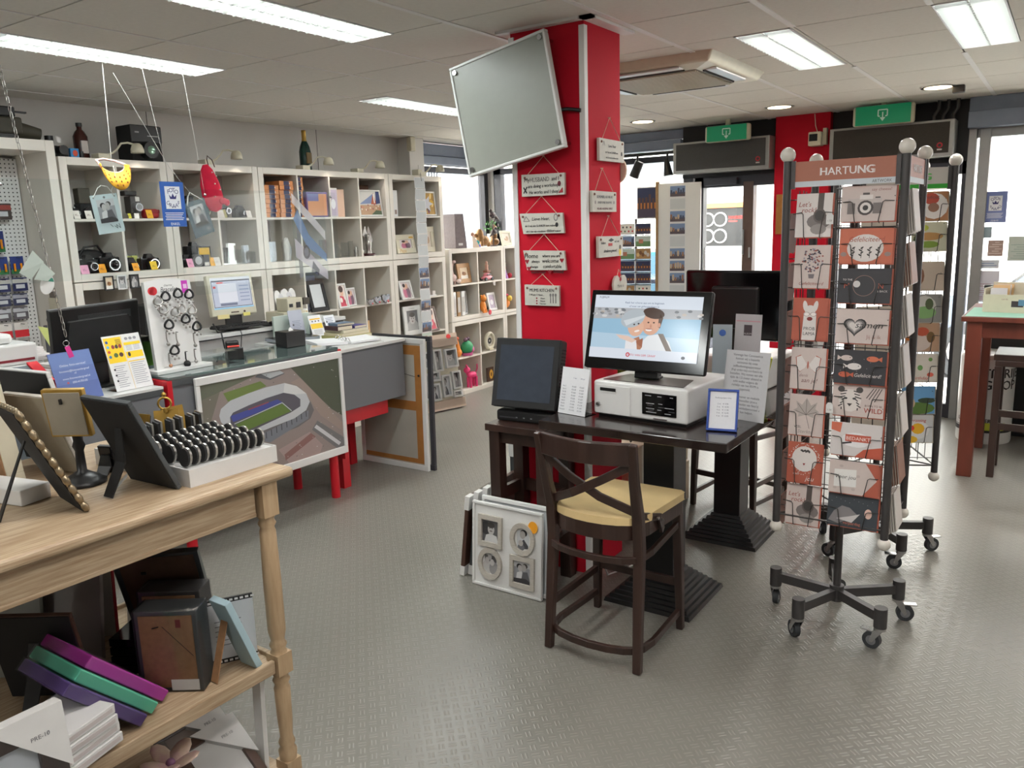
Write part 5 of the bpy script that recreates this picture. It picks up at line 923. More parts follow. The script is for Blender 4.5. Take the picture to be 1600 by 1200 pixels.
sheet('brochure_stand','clear stand of yellow and white brochures on the far counter','brochure stand',(-4.66,4.20,.9905),88,.12,.165,20,(234,234,236),d_bro);sheet('brochure_stand','white brochure card beside the yellow brochures','brochure stand',(-4.66,4.345,.9905),92,.11,.15,20,(230,232,238),d_bro2);sheet('brochure_stand','tall clear brochure holder with grey cover behind the yellow brochures','brochure stand',(-4.74,4.07,.9905),88,.13,.21,12,(186,190,204),d_bro2)
# framed stadium photograph leaning on the glass counter
t=thing('stadium_poster','large white framed aerial photo of a football stadium on the counter front','framed photo',(-3.945,3.165,0),90)
b=MB('plastic_white');b.box(-.55,.55,-.02,.0,.300,.35);b.box(-.55,.55,-.02,.0,.945,.99);b.box(-.55,-.522,-.02,0,.35,.945);b.box(.522,.55,-.02,0,.35,.945);b.build('frame',t,bevel=.004);MB('counter_white').box(-.548,.548,-.008,0,.302,.988).build('backing',t)
q=MB();T=Tm(-3.165,-.0086,0)@UP;e=.0003
def PP(pts,c,k):q.poly(pts,c,k*e,T)
PP([(2.643,.35),(3.687,.35),(3.687,.945),(2.643,.945)],(140,128,124),0)
PP([(2.643,.62),(2.80,.945),(2.643,.945)],(112,108,96),1);PP([(2.643,.86),(3.05,.945),(2.643,.945)],(96,100,84),2);PP([(2.793,.875),(2.819,.821),(3.097,.863),(3.056,.90)],(104,122,62),3)
PP([(3.29,.945),(3.36,.87),(3.51,.71),(3.60,.62),(3.687,.56),(3.687,.945)],(72,78,62),2);PP([(3.28,.853),(3.36,.87),(3.51,.71),(3.62,.58),(3.687,.51),(3.687,.45),(3.50,.60),(3.36,.808)],(150,134,126),3)
PP([(3.04,.958-.013),(3.206,.942),(3.24,.915),(3.128,.895),(3.02,.93)],(90,92,96),3);PP([(3.063,.943),(3.206,.94),(3.235,.92),(3.128,.905)],(176,182,186),4)
ro=[(2.751,.751),(2.767,.789),(2.836,.825),(2.964,.844),(3.096,.856),(3.233,.858),(3.324,.823),(3.396,.763),(3.42,.704),(3.385,.656),(3.284,.623),(3.114,.607),(2.979,.592),(2.918,.592),(2.855,.628),(2.794,.671),(2.758,.714)]
PP([(x+.03,z-.06)for x,z in ro],(104,100,102),4);PP([(3.0,.572),(3.405,.652),(3.399,.598),(3.086,.515),(3.043,.533)],(116,120,128),5)
for k in range(9):PP([(3.06+k*.04,.545+k*.0085),(3.066+k*.04,.546+k*.0085),(3.066+k*.04,.585+k*.008),(3.06+k*.04,.584+k*.008)],(60,62,66),6)
PP(ro[::-1],(186,190,194),7);PP([(3.233,.858),(3.324,.823),(3.396,.763),(3.30,.773),(3.218,.80)],(206,208,208),8)
ri=[(2.821,.729),(2.844,.752),(2.956,.773),(3.089,.791),(3.218,.80),(3.30,.773),(3.345,.735),(3.34,.69),(3.26,.666),(3.118,.643),(2.982,.621),(2.905,.62),(2.849,.651),(2.821,.693)]
PP(ri[::-1],(84,82,92),9);PP([(2.826,.735),(3.168,.768),(3.211,.737),(2.838,.697)][::-1],(64,74,146),10);PP([(2.95,.752),(3.10,.768),(3.10,.760),(2.95,.744)][::-1],(140,70,84),11);PP([(2.852,.679),(3.202,.735),(3.261,.674),(2.905,.624)][::-1],(92,116,52),12)
q.stroke([(2.845,.684),(3.20,.741),(3.268,.676)],.005,(190,196,196),13*e,T)
PP([(3.144,.455),(3.40,.511),(3.50,.40),(3.47,.35),(3.218,.35)],(160,140,136),6);PP([(3.186,.414),(3.409,.501),(3.447,.469),(3.191,.374)],(132,96,92),7);PP([(3.42,.52),(3.47,.57),(3.687,.41),(3.687,.35),(3.62,.35)],(110,108,110),6);PP([(3.44,.53),(3.46,.545),(3.66,.38),(3.64,.365)],(200,200,204),8);PP([(2.643,.42),(3.0,.50),(3.16,.35),(2.643,.35)],(122,110,106),2)
random.seed(21)
for k in range(90):
 x,z=random.uniform(2.66,3.66),random.uniform(.36,.93)
 if 2.72<x<3.45 and.5<z<.87:continue
 q.rect(x,z,x+.008,z+.004,random.choice([(206,204,204),(90,88,90),(170,160,156)]),14*e,T)
q.build('picture',t)
for k,(y,x0,x1,h,mt,l)in enumerate(((4.385,-4.47,-3.80,.985,'plastic_white','large framed picture turned with its taped back to the viewer, at the counter end'),(4.425,-4.40,-3.77,1.0,'frame_dark','dark edged picture leaning behind the taped frame at the counter end'))):
 t=thing('turned_canvas',l,'framed picture',((x0+x1)/2,y,0),0);w=(x1-x0)/2;T=Rx(-1)
 b=MB(mt,T);b.box(-w,w,-.01,.015,0,.04);b.box(-w,w,-.01,.015,h-.035,h);b.box(-w,-w+.035,-.01,.015,.04,h-.035);b.box(w-.035,w,-.01,.015,.04,h-.035);b.build('frame',t,bevel=.002)
 if k==0:
  M('back_paper',(176,172,162),.8,noise=.06,scale=5);MB('back_paper',T).box(-w+.03,w-.03,-.004,.004,.03,h-.03).build('back_sheet',t)
  b=MB('kraft',T);b.box(w-.10,w-.04,-.0052,-.0042,.05,h-.05);b.box(-w+.04,w-.1,-.0052,-.0042,.05,.085);b.box(-w+.04,w-.1,-.0052,-.0042,h-.12,h-.05);b.box(-w+.04,w-.1,-.0052,-.0042,.45,.52);b.build('brown_tape',t);MB('black',T).tube([(w-.30,-.006,h-.25),(w-.1,-.006,h-.28)],.002,4).cyl((w-.06,-.006,h-.27),(w-.06,-.012,h-.27),.008).build('hanging_wire',t)
  # ------------------------------------------------------------------ clear hanging screens and what hangs on them
for y0,y1,z0,z1,l in((1.72,2.75,1.56,2.05,'clear hanging screen before the old cameras, over the till'),(2.80,3.92,1.43,2.02,'clear hanging screen before the orange boxes, over the glass counter')):
 t=thing('clear_screen',l,'clear screen',(-4.10,(y0+y1)/2,0),90);h=(y1-y0)/2
 MB('acrylic').box(-h,h,0,.003,z0,z1).build('acrylic_sheet',t)
 for x in(-h+.12,h-.04):MB('string').cyl((x,.001,z1-.03),(x*.96,.12,CEIL),.0005,n=4).build('hanging_string',t);MB('chrome').sphere((x,.0,z1-.03),.008,n=8,m=6).build('hook',t)
M('reflection_base',(230,232,238),.3)
def film():  # see-through colour for the painted car reflection
 m=bpy.data.materials.new('reflection_ink');m.use_nodes=True;nt=m.node_tree;b=nt.nodes['Principled BSDF'];a=nt.nodes.new('ShaderNodeVertexColor');a.layer_name='ink'
 nt.links.new(a.outputs[0],b.inputs['Base Color']);b.inputs['Alpha'].default_value=.6;MATS['reflection_ink']=m
film()  # material of the painted car reflection
def ribbon(loc,rz,pts,r,mt,name,label,cat):return tag(MB(mt).tube(pts,r,6).build(name),label,cat)
def d_photo(dark):
 def f(q,T):
  pic(q,-.045,.055,.09,.12,'couple_bw',T,.0003);c=(200,206,206)if dark else(90,100,104);q.stroke([(.02,.035),(.035,.02),(.03,.04),(.05,.02),(.045,.045)],.003,c,.0003,T);q.stroke([(.0,.045),(.012,.03)],.003,c,.0003,T);q.ell(0,.185,.006,.006,(120,120,120),.0003,T=T);q.ell(-.055,.187,.004,.004,(90,90,90),.0003,T=T);q.ell(.055,.187,.004,.004,(90,90,90),.0003,T=T)
 return f
t=sheet('photo_card','pale card with a black and white couple photo, hanging by string before the cameras','photo card',(-4.20,2.405,1.79),90,.14,.20,0,(196,212,214),d_photo(False),False);t.rotation_euler=(rad(0),rad(-7),rad(84))
MB('string').tube([(-.055,-.001,.187),(-.02,0,.235),(.0,0,.245),(.03,0,.235),(.055,-.001,.187)],.0025,5).build('string_loop',t)
t=sheet('photo_card','slate blue card with a black and white couple photo, hanging over the blue sign','photo card',(-4.15,2.93,1.775),90,.14,.20,0,(78,98,106),d_photo(True),False);t.rotation_euler=(0,rad(-16),rad(92));t.location=(-4.13,2.92,1.765)
MB('string').tube([(-.055,-.001,.187),(-.03,0,.23),(-.01,0,.25),(.02,0,.22),(.055,-.001,.187)],.0025,5).tube([(-.01,0,.25),(-.08,0,.40),(-.20,.02,.92)],.0012,4).build('string_loop',t)
def d_foto(q,T,mir=False):
 w=(230,234,240);n=(40,40,110);s=-1 if mir else 1
 q.rect(-.047,.095,.047,.215,w,.0003,T)
 for k,ch in enumerate('FOTO'):a=rad(125-k*23);q.text(ch,s*.055*cos(a)*.8,.13+.055*sin(a),.033,n,.0006,T,mirror=mir)
 for k,ch in enumerate('GRAAF'):a=rad(218+k*26);q.text(ch,s*.052*cos(a)*.8,.148+.042*sin(a)-.006,.031,n,.0006,T,mirror=mir)
 q.poly([(-.018,.148),(.018,.148),(.024,.172),(.010,.158),(0,.178),(-.010,.158),(-.024,.172)],n,.0006,T);q.text('sinds 19',0,.101,.009,n,.0006,T,mirror=mir)
 for k in range(5):q.rect(-.058+.004*(k%2),.072-k*.009,.058-.006*(k%3),.0755-k*.009,w,.0003,T)
 q.text('ENKEL',0,.008,.02,w,.0003,T,mirror=mir)
sheet('shop_sign','bright blue shop sign with white badge hanging on the clear screen','sign',(-4.10+.015,2.705,1.815),92,.145,.24,0,(36,92,176),d_foto,False)
# yellow sun visor on a string
t=thing('sun_visor','yellow patterned sun visor hanging by a string from the ceiling','sun visor',(-4.24,2.47,2.04),88)
M('yellow_cloth',(226,164,40),.8,noise=.08);M('pink_band',(226,180,170),.7,noise=.05)
b=MB('yellow_cloth');n=16;R0=[(-.07*cos(pi*i/n),-.02*sin(pi*i/n),.11-.05*sin(pi*i/n))for i in range(n+1)];R1=[(-.08*cos(pi*i/n),-.03-.04*sin(pi*i/n),.105-.135*sin(pi*i/n))for i in range(n+1)]
b.add(R0+R1,[(i,i+1,n+2+i,n+1+i)for i in range(n)],smooth=True);o=b.build('brim',t);m_=o.modifiers.new('thick','SOLIDIFY');m_.thickness=.006
b=MB((150,80,30))
for i in range(1,n,2):
 for f in(.3,.55,.8):p=Vector(R0[i]).lerp(Vector(R1[i]),f);b.add([p+Vector((-.006,-.007,.008)),p+Vector((-.002,-.008,-.008)),p+Vector((.005,-.008,-.007)),p+Vector((.002,-.007,.009))],[(0,1,2,3)])
o=b.build('printed_motif',t)
MB('pink_band').tube(R0+[(.05,.06,.13),(0,.08,.14),(-.05,.06,.13)],.006,6,closed=True).build('head_band',t);MB('string').cyl((0,0,.12),(.03,.03,CEIL-2.04),.0014,n=5).tube([(-.005,-.02,.10),(-.01,-.04,.04),(-.04,-.03,-.04)],.002,5).build('hanging_string',t)
t=thing('felt_bag','bright red felt bag with pearls hanging from a shelf lamp','bag',(-5.19,3.78,1.93),90);M('red_felt',(206,22,60),.9,noise=.1,bump=.1)
b=MB('red_felt');b.lathe([(0,0),(.05,.02),(.085,.10),(.08,.2),(.05,.3),(.02,.34)],14,T=Ry(-10));b.v=[Vector((v.x,v.y*.45,v.z))for v in b.v];b.build('pouch',t);MB('red_felt').sphere((.04,-.035,.08),.035,sc=(1,.4,.7)).sphere((.075,-.03,.07),.025,sc=(1,.4,1)).build('bow',t)
for x,z in((-.035,.28),(-.02,.20),(.0,.255),(-.03,.11),(.02,.16)):MB('ball_white').sphere((x,-.04,z),.006,n=6,m=4).build('pearl',t)
MB('brown_frame').tube([(-.03,0,.32),(-.04,0,.37),(-.02,.02,.40),(.01,.01,.37),(.02,0,.32)],.004,5).build('handle',t)
t=thing('car_reflection','added translucent sheet with slanting blue and white car picture on the clear screen','print',(-4.093,3.70,1.45),90)  # street car mirrored in the acrylic, painted on an added sheet
q=MB('reflection_ink');T=UP
def fp(pts,c,k):
 q.poly(pts,c,.0004*k,T)
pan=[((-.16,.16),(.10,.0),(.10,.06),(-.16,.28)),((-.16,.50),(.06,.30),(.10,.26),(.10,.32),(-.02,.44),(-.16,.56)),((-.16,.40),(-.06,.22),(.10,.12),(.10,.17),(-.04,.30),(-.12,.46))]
t['label']='added translucent sheet with slanting blue and white car picture on the clear screen'  # the car picture is the painted reflection of a street car
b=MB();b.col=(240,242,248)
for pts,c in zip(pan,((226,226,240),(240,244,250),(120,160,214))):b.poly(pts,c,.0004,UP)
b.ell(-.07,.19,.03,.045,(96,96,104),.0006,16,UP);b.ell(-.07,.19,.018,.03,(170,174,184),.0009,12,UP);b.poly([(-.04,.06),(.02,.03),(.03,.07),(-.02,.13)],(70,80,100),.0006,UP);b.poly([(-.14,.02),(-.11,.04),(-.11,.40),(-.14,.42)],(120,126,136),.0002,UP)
o=b.build('painted_reflection',t);o.data.materials[0]=MATS['reflection_ink'];MB('acrylic').box(-.17,.11,.0,.001,0,.58).build('reflection_backing',t)
# chain with cards and oval tag, near the till
t=thing('hanging_chain','thin metal chain hanging from the ceiling at the edge of the view','chain',(-3.60,1.70,0),0);random.seed(2)
prev=None
for k in range(44):
 z=CEIL-.02-k*.030;o=MB('silver').tube([(.006*cos(a),0,.019*sin(a))for a in[2*pi*i/8 for i in range(8)]],.0022,4,closed=True).build('chain_link',t)if prev is None else mesh_obj('chain_link',prev,t)
 prev=o.data;o.location=(0,-.045+.14*k/44,z);o.rotation_euler=(rad(-4),0,rad(90*(k%2)+20))
t=thing('paper_tag','pale folded paper tags clipped to the chain','tag',(-3.59,1.70,1.60),70);MB((196,208,200)).add([(-.06,0,.03),(.0,0,.12),(.035,-.01,.07),(-.02,0,.0)],[(0,3,2,1)]).add([(-.01,-.01,.0),(.03,-.01,.07),(.07,-.012,.02),(.04,-.01,-.01)],[(0,3,2,1)]).build('sheet',t)
t=thing('oval_tag','white oval tag with green band hanging below the chain cards','tag',(-3.58,1.735,1.575),72);MB('plastic_white').prism([(.026*cos(a),.042*sin(a))for a in[2*pi*i/20 for i in range(20)]],-.002,.002,T=Ry(18)@UP).build('disc',t);MB((60,140,120)).poly([(-.02,.012),(.022,.018),(.016,.03),(0,.038),(-.014,.03)],z=.0026,T=Ry(18)@UP).build('green_band',t)
t=thing('key_fob','pink key ring hanging at the chain end before the till monitor','key ring',(-3.60,1.79,1.30),75);MB((226,60,150)).box(-.008,.012,-.004,.004,-.05,0,T=Ry(-15)).build('pink_fob',t);MB('chrome').tube([(.012*cos(a),0,.015+.012*sin(a))for a in[2*pi*i/12 for i in range(12)]],.002,4,closed=True).build('ring',t)
# ------------------------------------------------------------------ on and around the red column
def bar(b,pts,w,d,up=(0,0,1),c=None,T=None):
 P=[Vector(p)for p in pts];vs=[];u0=Vector(up)
 for k,p in enumerate(P):
  t=(P[min(k+1,len(P)-1)]-P[max(k-1,0)]).normalized();s=t.cross(u0).normalized();u=s.cross(t)
  ww=w[k]if isinstance(w,(list,tuple))else w;dd=d[k]if isinstance(d,(list,tuple))else d
  vs+=[p+s*a*ww/2+u*e_*dd/2 for a,e_ in((-1,-1),(1,-1),(1,1),(-1,1))]
 n=len(P);fs=[(k*4+i,k*4+(i+1)%4,k*4+4+(i+1)%4,k*4+4+i)for k in range(n-1)for i in range(4)]+[(3,2,1,0),(4*n-4,4*n-3,4*n-2,4*n-1)]
 b.add(vs,fs,c,False,T);return b
t=thing('frosted_panel','large square frosted white panel hung askew on the red column','panel sign',(-2.266,3.30,2.315));T=Ry(-6.5)
MB('frost',T).prism([(-.27,-.255),(.27,-.255),(.27,.255),(-.27,.255)],-.008,.008,T=UP).build('sheet',t,bevel=.003);b=MB('plastic_white',T)
for x0,x1,z0,z1 in((-.28,.28,-.265,-.252),(-.28,.28,.252,.265),(-.28,-.267,-.252,.252),(.267,.28,-.252,.252)):b.box(x0,x1,-.014,.02,z0,z1)
b.build('rim',t,bevel=.003)
for x in(-.25,.25):
 for z in(-.235,.235):MB('chrome',T).cyl((x,.095,z),(x,-.016,z),.008).cyl((x,-.01,z),(x,-.018,z),.012).build('standoff_bolt',t)
t.rotation_euler=(0,rad(-4),0)
ribbon(0,0,[(-2.02,3.31,2.27),(-1.97,3.37,2.28),(-1.91,3.39,2.27)],.009,'black','panel_cable','black cable between frosted panel and column corner','cable')
def plaque(label,loc,rz,w,h,skew,draw,tri=.09,peg=True):
 t=thing('hanging_plaque',label,'plaque',loc,rz,'wooden text plaques on the red column');M('plaque_white',(206,204,194),.7,noise=.04,scale=30)
 b=MB('plaque_white');b.prism([(-w/2+skew,-h),(w/2+skew*.4,-h),(w/2,0),(-w/2,.004)],.0,.014,T=UP);b.build('board',t,bevel=.002)
 q=MB((60,60,62));draw(q,Tm(0,-.0146,0)@UP);draw(q,Tm(.0011,-.0148,.0004)@UP);q.build('lettering',t)
 MB('rope').tube([(-w*.42,-.013,-.012),(0,-.002,tri),(w*.42,-.013,-.012)],.0016,5).build('rope',t);MB((140,100,90)).sphere((-w*.42,-.015,-.012),.006,n=8,m=5).sphere((w*.42,-.015,-.012),.006,n=8,m=5).build('rope_knot',t)
 MB('rope').cyl((0,.006,tri),(0,-.006,tri),.003,n=6).build('nail',t)
 return t
D,R_=(40,40,42),(150,24,40)
def d1(q,T):q.text('My',-.09,-.032,.026,D,0,T);q.text('HUSBAND',-.018,-.034,.03,(110,106,104),0,T,sx=.8);q.text('and I',.07,-.032,.026,D,0,T,sx=.8);q.text('are doing a workshop...',.008,-.061,.023,D,0,T,sx=.85);q.text('He works and I shop!',.006,-.09,.023,D,0,T,sx=.85);q.stroke([(-.11,-.085),(-.09,-.055)],.006,D,0,T);q.stroke([(-.11,-.057),(-.092,-.085)],.006,D,0,T);q.ell(.092,-.048,.009,.012,(110,30,44),0,T=T);q.poly([(.085,-.092),(.11,-.066),(.112,-.09)],R_,0,T)
def d2(q,T):q.text('Lieve Heer,',.0,-.032,.022,D,0,T,shear=.15);q.text('als U mij niet SLANKER kunt maken',-.004,-.062,.014,D,0,T,sx=.85);q.text('wilt U dan mijn vriendinnen',-.03,-.088,.012,D,0,T,sx=.85);q.text('dikker',.055,-.088,.018,D,0,T);q.text('maken?',.096,-.088,.011,D,0,T);q.stroke([(-.1,-.035),(-.085,-.012),(-.065,-.035),(-.1,-.035)],.003,(130,126,124),0,T);q.ring(.085,-.02,.008,.011,(120,120,120),0,T=T,ky=1.6);q.ell(.09,-.055,.008,.011,D,0,T=T)
def d3(q,T):q.text('Home',-.07,-.034,.032,D,0,T);q.text('where you are',.045,-.03,.02,D,0,T,sx=.85);q.text('always',-.045,-.056,.018,D,0,T);q.text('welcome',.04,-.056,.026,D,0,T);q.text('always',-.055,-.082,.018,D,0,T);q.text('comfortable',.05,-.082,.024,D,0,T,sx=.9);q.text('and forever',-.03,-.108,.018,D,0,T);q.text('loved',.085,-.108,.026,D,0,T);[q.poly([(x,z-.012),(x+.012,z+.004),(x+.007,z+.01),(x,z+.006),(x-.007,z+.01),(x-.012,z+.004)],R_,0,T)for x,z in((-.095,-.05),(.105,-.045),(-.085,-.085),(.035,-.1))]
def d4(q,T):q.text('MUMS KITCHEN',0,-.03,.022,D,0,T,sx=.9);q.text('I Want I Have...',-.03,-.05,.014,D,0,T);[q.ell(-.03,-.062-k*.013,.004,.004,R_,0,T=T)for k in range(3)];[q.text(s,.005,-.066-k*.013,.011,D,0,T)for k,s in enumerate(('Heart','Kisses','You too'))];[q.stroke([(x,-.085),(x,-.05)],.003,D,0,T)for x in(.05,.065,.08)];[q.ell(x,-.045,.005,.008,(120,118,116),0,T=T)for x in(.05,.065,.08)]
def d5(q,T):q.text('Lieve Heer',.0,-.035,.018,D,0,T);q.text('als U mij niet SLANKER kunt',-.005,-.063,.013,D,0,T,sx=.85);q.text('wilt U dan mijn vriendinnen dikker',0,-.087,.011,D,0,T,sx=.85);q.ell(.1,-.06,.008,.01,D,0,T=T);q.stroke([(-.095,-.03),(-.085,-.008),(-.075,-.03)],.003,(120,120,120),0,T)
def d6(q,T):q.text('REMEMBER, AS FAR AS',.0,-.03,.018,(90,90,92),0,T,sx=.9);q.text('EVERYONE KNOWS',0,-.056,.016,(110,110,112),0,T);q.text('WE ARE A NORMAL FAMILY',0,-.084,.014,(120,70,76),0,T,sx=.9);q.ell(-.095,-.05,.006,.008,(150,140,140),0,T=T);q.ell(.095,-.05,.006,.008,(150,140,140),0,T=T)
def d7(q,T):q.text('Iedere',-.08,-.035,.018,D,0,T);q.text('wil ooit',.06,-.03,.016,D,0,T);q.text('afstuderen gewoon!',-.01,-.075,.02,D,0,T,sx=.85,shear=.2);q.poly([(-.03,-.018),(0,-.008),(.03,-.018),(0,-.026)],D,0,T);q.rect(-.03,-.045,.012,-.032,(190,60,60),0,T);q.ell(.095,-.08,.012,.018,(230,200,60),0,T=T);q.ell(.095,-.055,.01,.012,(90,80,70),0,T=T)
YF_=3.394
plaque('topmost plaque on the column front with HUSBAND text and shoe',(-2.122,YF_,1.999),0,.242,.10,0,d1,.085);plaque('slanted plaque with Lieve Heer text, second on the column front',(-2.138,YF_,1.815),0,.245,.095,.02,d2,.082);plaque('slanted plaque with Home text and four hearts, third on the column front',(-2.128,YF_,1.636),0,.235,.092,.022,d3,.08);plaque('lowest plaque on the column front with MUMS KITCHEN text',(-2.142,YF_,1.468),0,.20,.098,0,d4,.055)
plaque('topmost plaque on the window side of the column, Lieve Heer text',(-1.893,3.63,2.152),90,.255,.10,0,d5,.105);plaque('plaque with REMEMBER text on the window side of the column',(-1.893,3.55,1.908),90,.245,.094,0,d6,.11);plaque('plaque with graduation cap on the window side of the column',(-1.893,3.613,1.695),90,.255,.098,0,d7,.10)
t=thing('heart_plaque','white heart-shaped wooden plaque at the edge of the column above the kiosk','plaque',(-1.888,3.71,1.43),90)
MB('plaque_white').prism([(.075*(sin(a)**3),.006*(13*cos(a)-5*cos(2*a)-2*cos(3*a)-cos(4*a)))for a in[2*pi*i/24 for i in range(24)]][::-1],0,.01,T=UP).build('board',t,bevel=.002);q=MB(D);T=Tm(0,-.0106,0)@UP;q.text('Mama is',0,.01,.022,T=T,shear=.2);q.text('een schat',0,-.02,.02,T=T,shear=.2);q.ell(.0,.05,.012,.01,R_,T=T);q.build('lettering',t);MB('rope').tube([(-.03,-.005,.06),(0,0,.10),(.03,-.005,.06)],.0016,5).build('rope',t)
t=MB('rope').cyl((-1.945,3.762,2.02),(-1.945,3.776,2.02),.07,n=24).build('wooden_disc');t.location=(0,.01,0);tag(t,'round wooden disc hanging on the far side of the column','plaque')
# ------------------------------------------------------------------ kiosk table with two stepped feet
t=thing('kiosk_table','long dark wooden table on two black stepped pedestal feet','table',(-1.49,3.85,0))
MB('dark_top').box(-.43,.44,-.875,.875,.86,.90).build('tabletop',t,bevel=.004)
for y in(-.46,.46):
 MB('black_paint').box(-.075,.075,y-.075,y+.075,.13,.86).build('pedestal_post',t,bevel=.004)
 for k in range(8):
  r=.215-k*.018;b=MB('black_paint');z=k*.0165
  b.add([(sx_*r,y+sy_*r,z)for sy_ in(-1,1)for sx_ in(-1,1)]+[(sx_*(r-.006),y+sy_*(r-.006),z+.019)for sy_ in(-1,1)for sx_ in(-1,1)],[(0,2,3,1),(4,5,7,6),(0,1,5,4),(1,3,7,5),(3,2,6,7),(2,0,4,6)]);b.build('base_step',t)
t=thing('order_kiosk','white photo ordering kiosk box with lock and card slots on the table','kiosk',(-1.51,3.15,.9005),-5)
MB('plastic_white').box(-.235,.235,0,.43,.012,.165).build('casing',t,bevel=.012,seg=3);MB('black').box(-.22,.22,.02,.41,0,.012).build('plinth',t);M('smoke_top',(74,66,66),.35,noise=.06);MB('smoke_top').prism([(-.20,.03),(.20,.03),(.16,.2),(-.16,.2)],.165,.168).build('top_plate',t)
b=MB('plastic_white');b.box(-.222,-.04,-.003,0,.018,.148);b.build('lock_door',t,bevel=.002);MB('black').box(-.195,-.115,-.006,-.001,.122,.136).build('slot_opening',t);MB('plastic_white').box(-.20,-.11,-.005,-.002,.114,.121).build('slot_lip',t);MB('chrome').cyl((-.205,0,.06),(-.205,-.014,.06),.0085).build('lock',t)
MB('black_gloss').box(.02,.185,-.004,0,.04,.135).build('card_reader',t);q=MB((170,170,174));T=Tm(0,-.0046,0)@UP
for x,z,w in((.035,.122,.03),(.095,.122,.02),(.155,.122,.015),(.04,.088,.04),(.1,.09,.02),(.13,.075,.045),(.04,.066,.04),(.095,.063,.02),(.04,.05,.05),(.13,.05,.03)):q.rect(x,z,x+w,z+.003,T=T)
for x,z in((.045,.08),(.05,.058),(.1,.075),(.15,.06)):q.rect(x,z,x+.028,z+.004,(60,60,64),.0003,T)
q.build('slot_marks',t);MB('smoke_top').box(.075,.14,-.003,0,.022,.026).build('receipt_slot',t)
t=thing('touch_screen','wide black touch screen showing a smiling couple by the sea','monitor',(-1.52,3.27,1.069),0);T=Tm(0,-.07,.042)@Rx(-15)
MB('black').box(-.06,.06,-.02,.03,0,.012).box(-.055,.055,-.03,.02,.0,.12,T=Rx(-8)).build('stand',t,bevel=.004);MB('black',T).box(-.29,.29,0,.03,0,.36).build('casing',t,bevel=.012,seg=3);MB('black_gloss',T).box(-.286,.286,-.003,.001,.004,.356).build('bezel',t,bevel=.002)
q=MB();TT=T@Tm(0,-.0036,.05)@UP;e=.0003;X0=-.265;Wd,Hg=.515,.285
def sp(pts,c,k):q.poly([(X0+a*Wd,b_*Hg)for a,b_ in pts],(*c,2),k*e,TT)
def se(cx,cy,rx,ry,c,k,rot=0):q.ell(X0+cx*Wd,cy*Hg,rx*Wd,ry*Hg,(*c,2),k*e,18,TT,rot=rot)
sp([(0,0),(1,0),(1,1),(0,1)],(214,222,232),0);sp([(0,.16),(1,.16),(1,.78),(0,.78)],(150,188,212),1);sp([(0,.16),(1,.16),(1,.36),(0,.4)],(178,204,222),2);sp([(0,.62),(1,.66),(1,.80),(0,.80)],(176,178,182),2)
random.seed(4)
for k in range(46):se(random.random(),random.uniform(.66,.78),.02,.02,random.choice([(150,150,152),(206,206,206),(120,124,128),(190,180,170)]),3)
sp([(.42,.06),(.46,.22),(.54,.38),(.66,.42),(.74,.3),(.80,.06)],(226,228,230),5);sp([(.63,.42),(.68,.42),(.77,.16),(.72,.16)],(120,106,96),6);sp([(.34,.1),(.38,.3),(.46,.36),(.5,.2),(.46,.1)],(176,120,90),6)
se(.56,.56,.085,.17,(214,164,138),7,-6);se(.575,.73,.10,.085,(74,54,46),8,-8);sp([(.64,.72),(.665,.66),(.645,.5),(.625,.52),(.625,.66)],(84,62,52),8);se(.635,.55,.014,.035,(206,150,124),9);se(.42,.51,.075,.15,(222,176,150),9,14);se(.385,.64,.115,.14,(178,186,192),10,20);sp([(.30,.60),(.50,.70),(.49,.66),(.33,.52)],(206,212,216),11);sp([(.43,.28),(.50,.34),(.50,.2),(.47,.22)],(160,100,74),9)
for cx,cy in((.535,.585),(.585,.585),(.405,.545),(.445,.56)):se(cx,cy,.009,.012,(60,44,40),12)
se(.545,.47,.03,.02,(240,232,228),12);se(.548,.485,.032,.008,(170,110,96),13);se(.437,.445,.025,.016,(240,230,226),12,14);se(.56,.53,.008,.03,(196,140,116),12);sp([(.24,.38),(.36,.36),(.44,.30),(.40,.26),(.28,.32)],(224,196,180),10);sp([(.34,.31),(.44,.3),(.46,.1),(.34,.1)],(228,226,228),9);sp([(0,0),(1,0),(1,.16),(0,.16)],(216,222,232),14)
q.text('FUJIFILM',X0+.09*Wd,.945*Hg,.013,(60,66,74,2),15*e,TT);q.text('Raak het scherm aan om te beginnen',X0+.48*Wd,.87*Hg,.0125,(80,96,130,2),15*e,TT);q.text('of voer uw geheugenkaart in',X0+.48*Wd,.815*Hg,.0125,(80,96,130,2),15*e,TT);q.text('FOTO VAN DER GRAAF',X0+.5*Wd,.055*Hg,.013,(206,30,50,2),15*e,TT);q.ring(X0+.375*Wd,.07*Hg,.006,.010,(206,30,50,2),15*e,T=TT);q.ell(X0+.88*Wd,.07*Hg,.009,.007,(70,70,80,2),15*e,T=TT);q.build('screen',t)
def d_price(q,T):
 for k,s in enumerate(('9x13','10x15','13x18','15x20','15x23','18x24','20x30','30x45','Bestand')):q.text(s,-.058,.125-k*.0135,.0095,(90,94,110),0,T);q.text('\u20ac 0,%d5'%(k+2),.0,.125-k*.0135,.0095,(90,94,110),0,T);q.text('\u20ac 0,%d9'%(k+1),.045,.125-k*.0135,.0095,(90,94,110),0,T)
 q.text('1 uur',.0,.165,.0095,(90,94,130),0,T);q.text('24 uur',.045,.165,.0095,(90,94,130),0,T)
sheet('price_card','small white tilted price card between kiosk and black till terminal','price card',(-1.84,3.13,.9005),-10,.16,.215,12,(226,227,230),d_price)
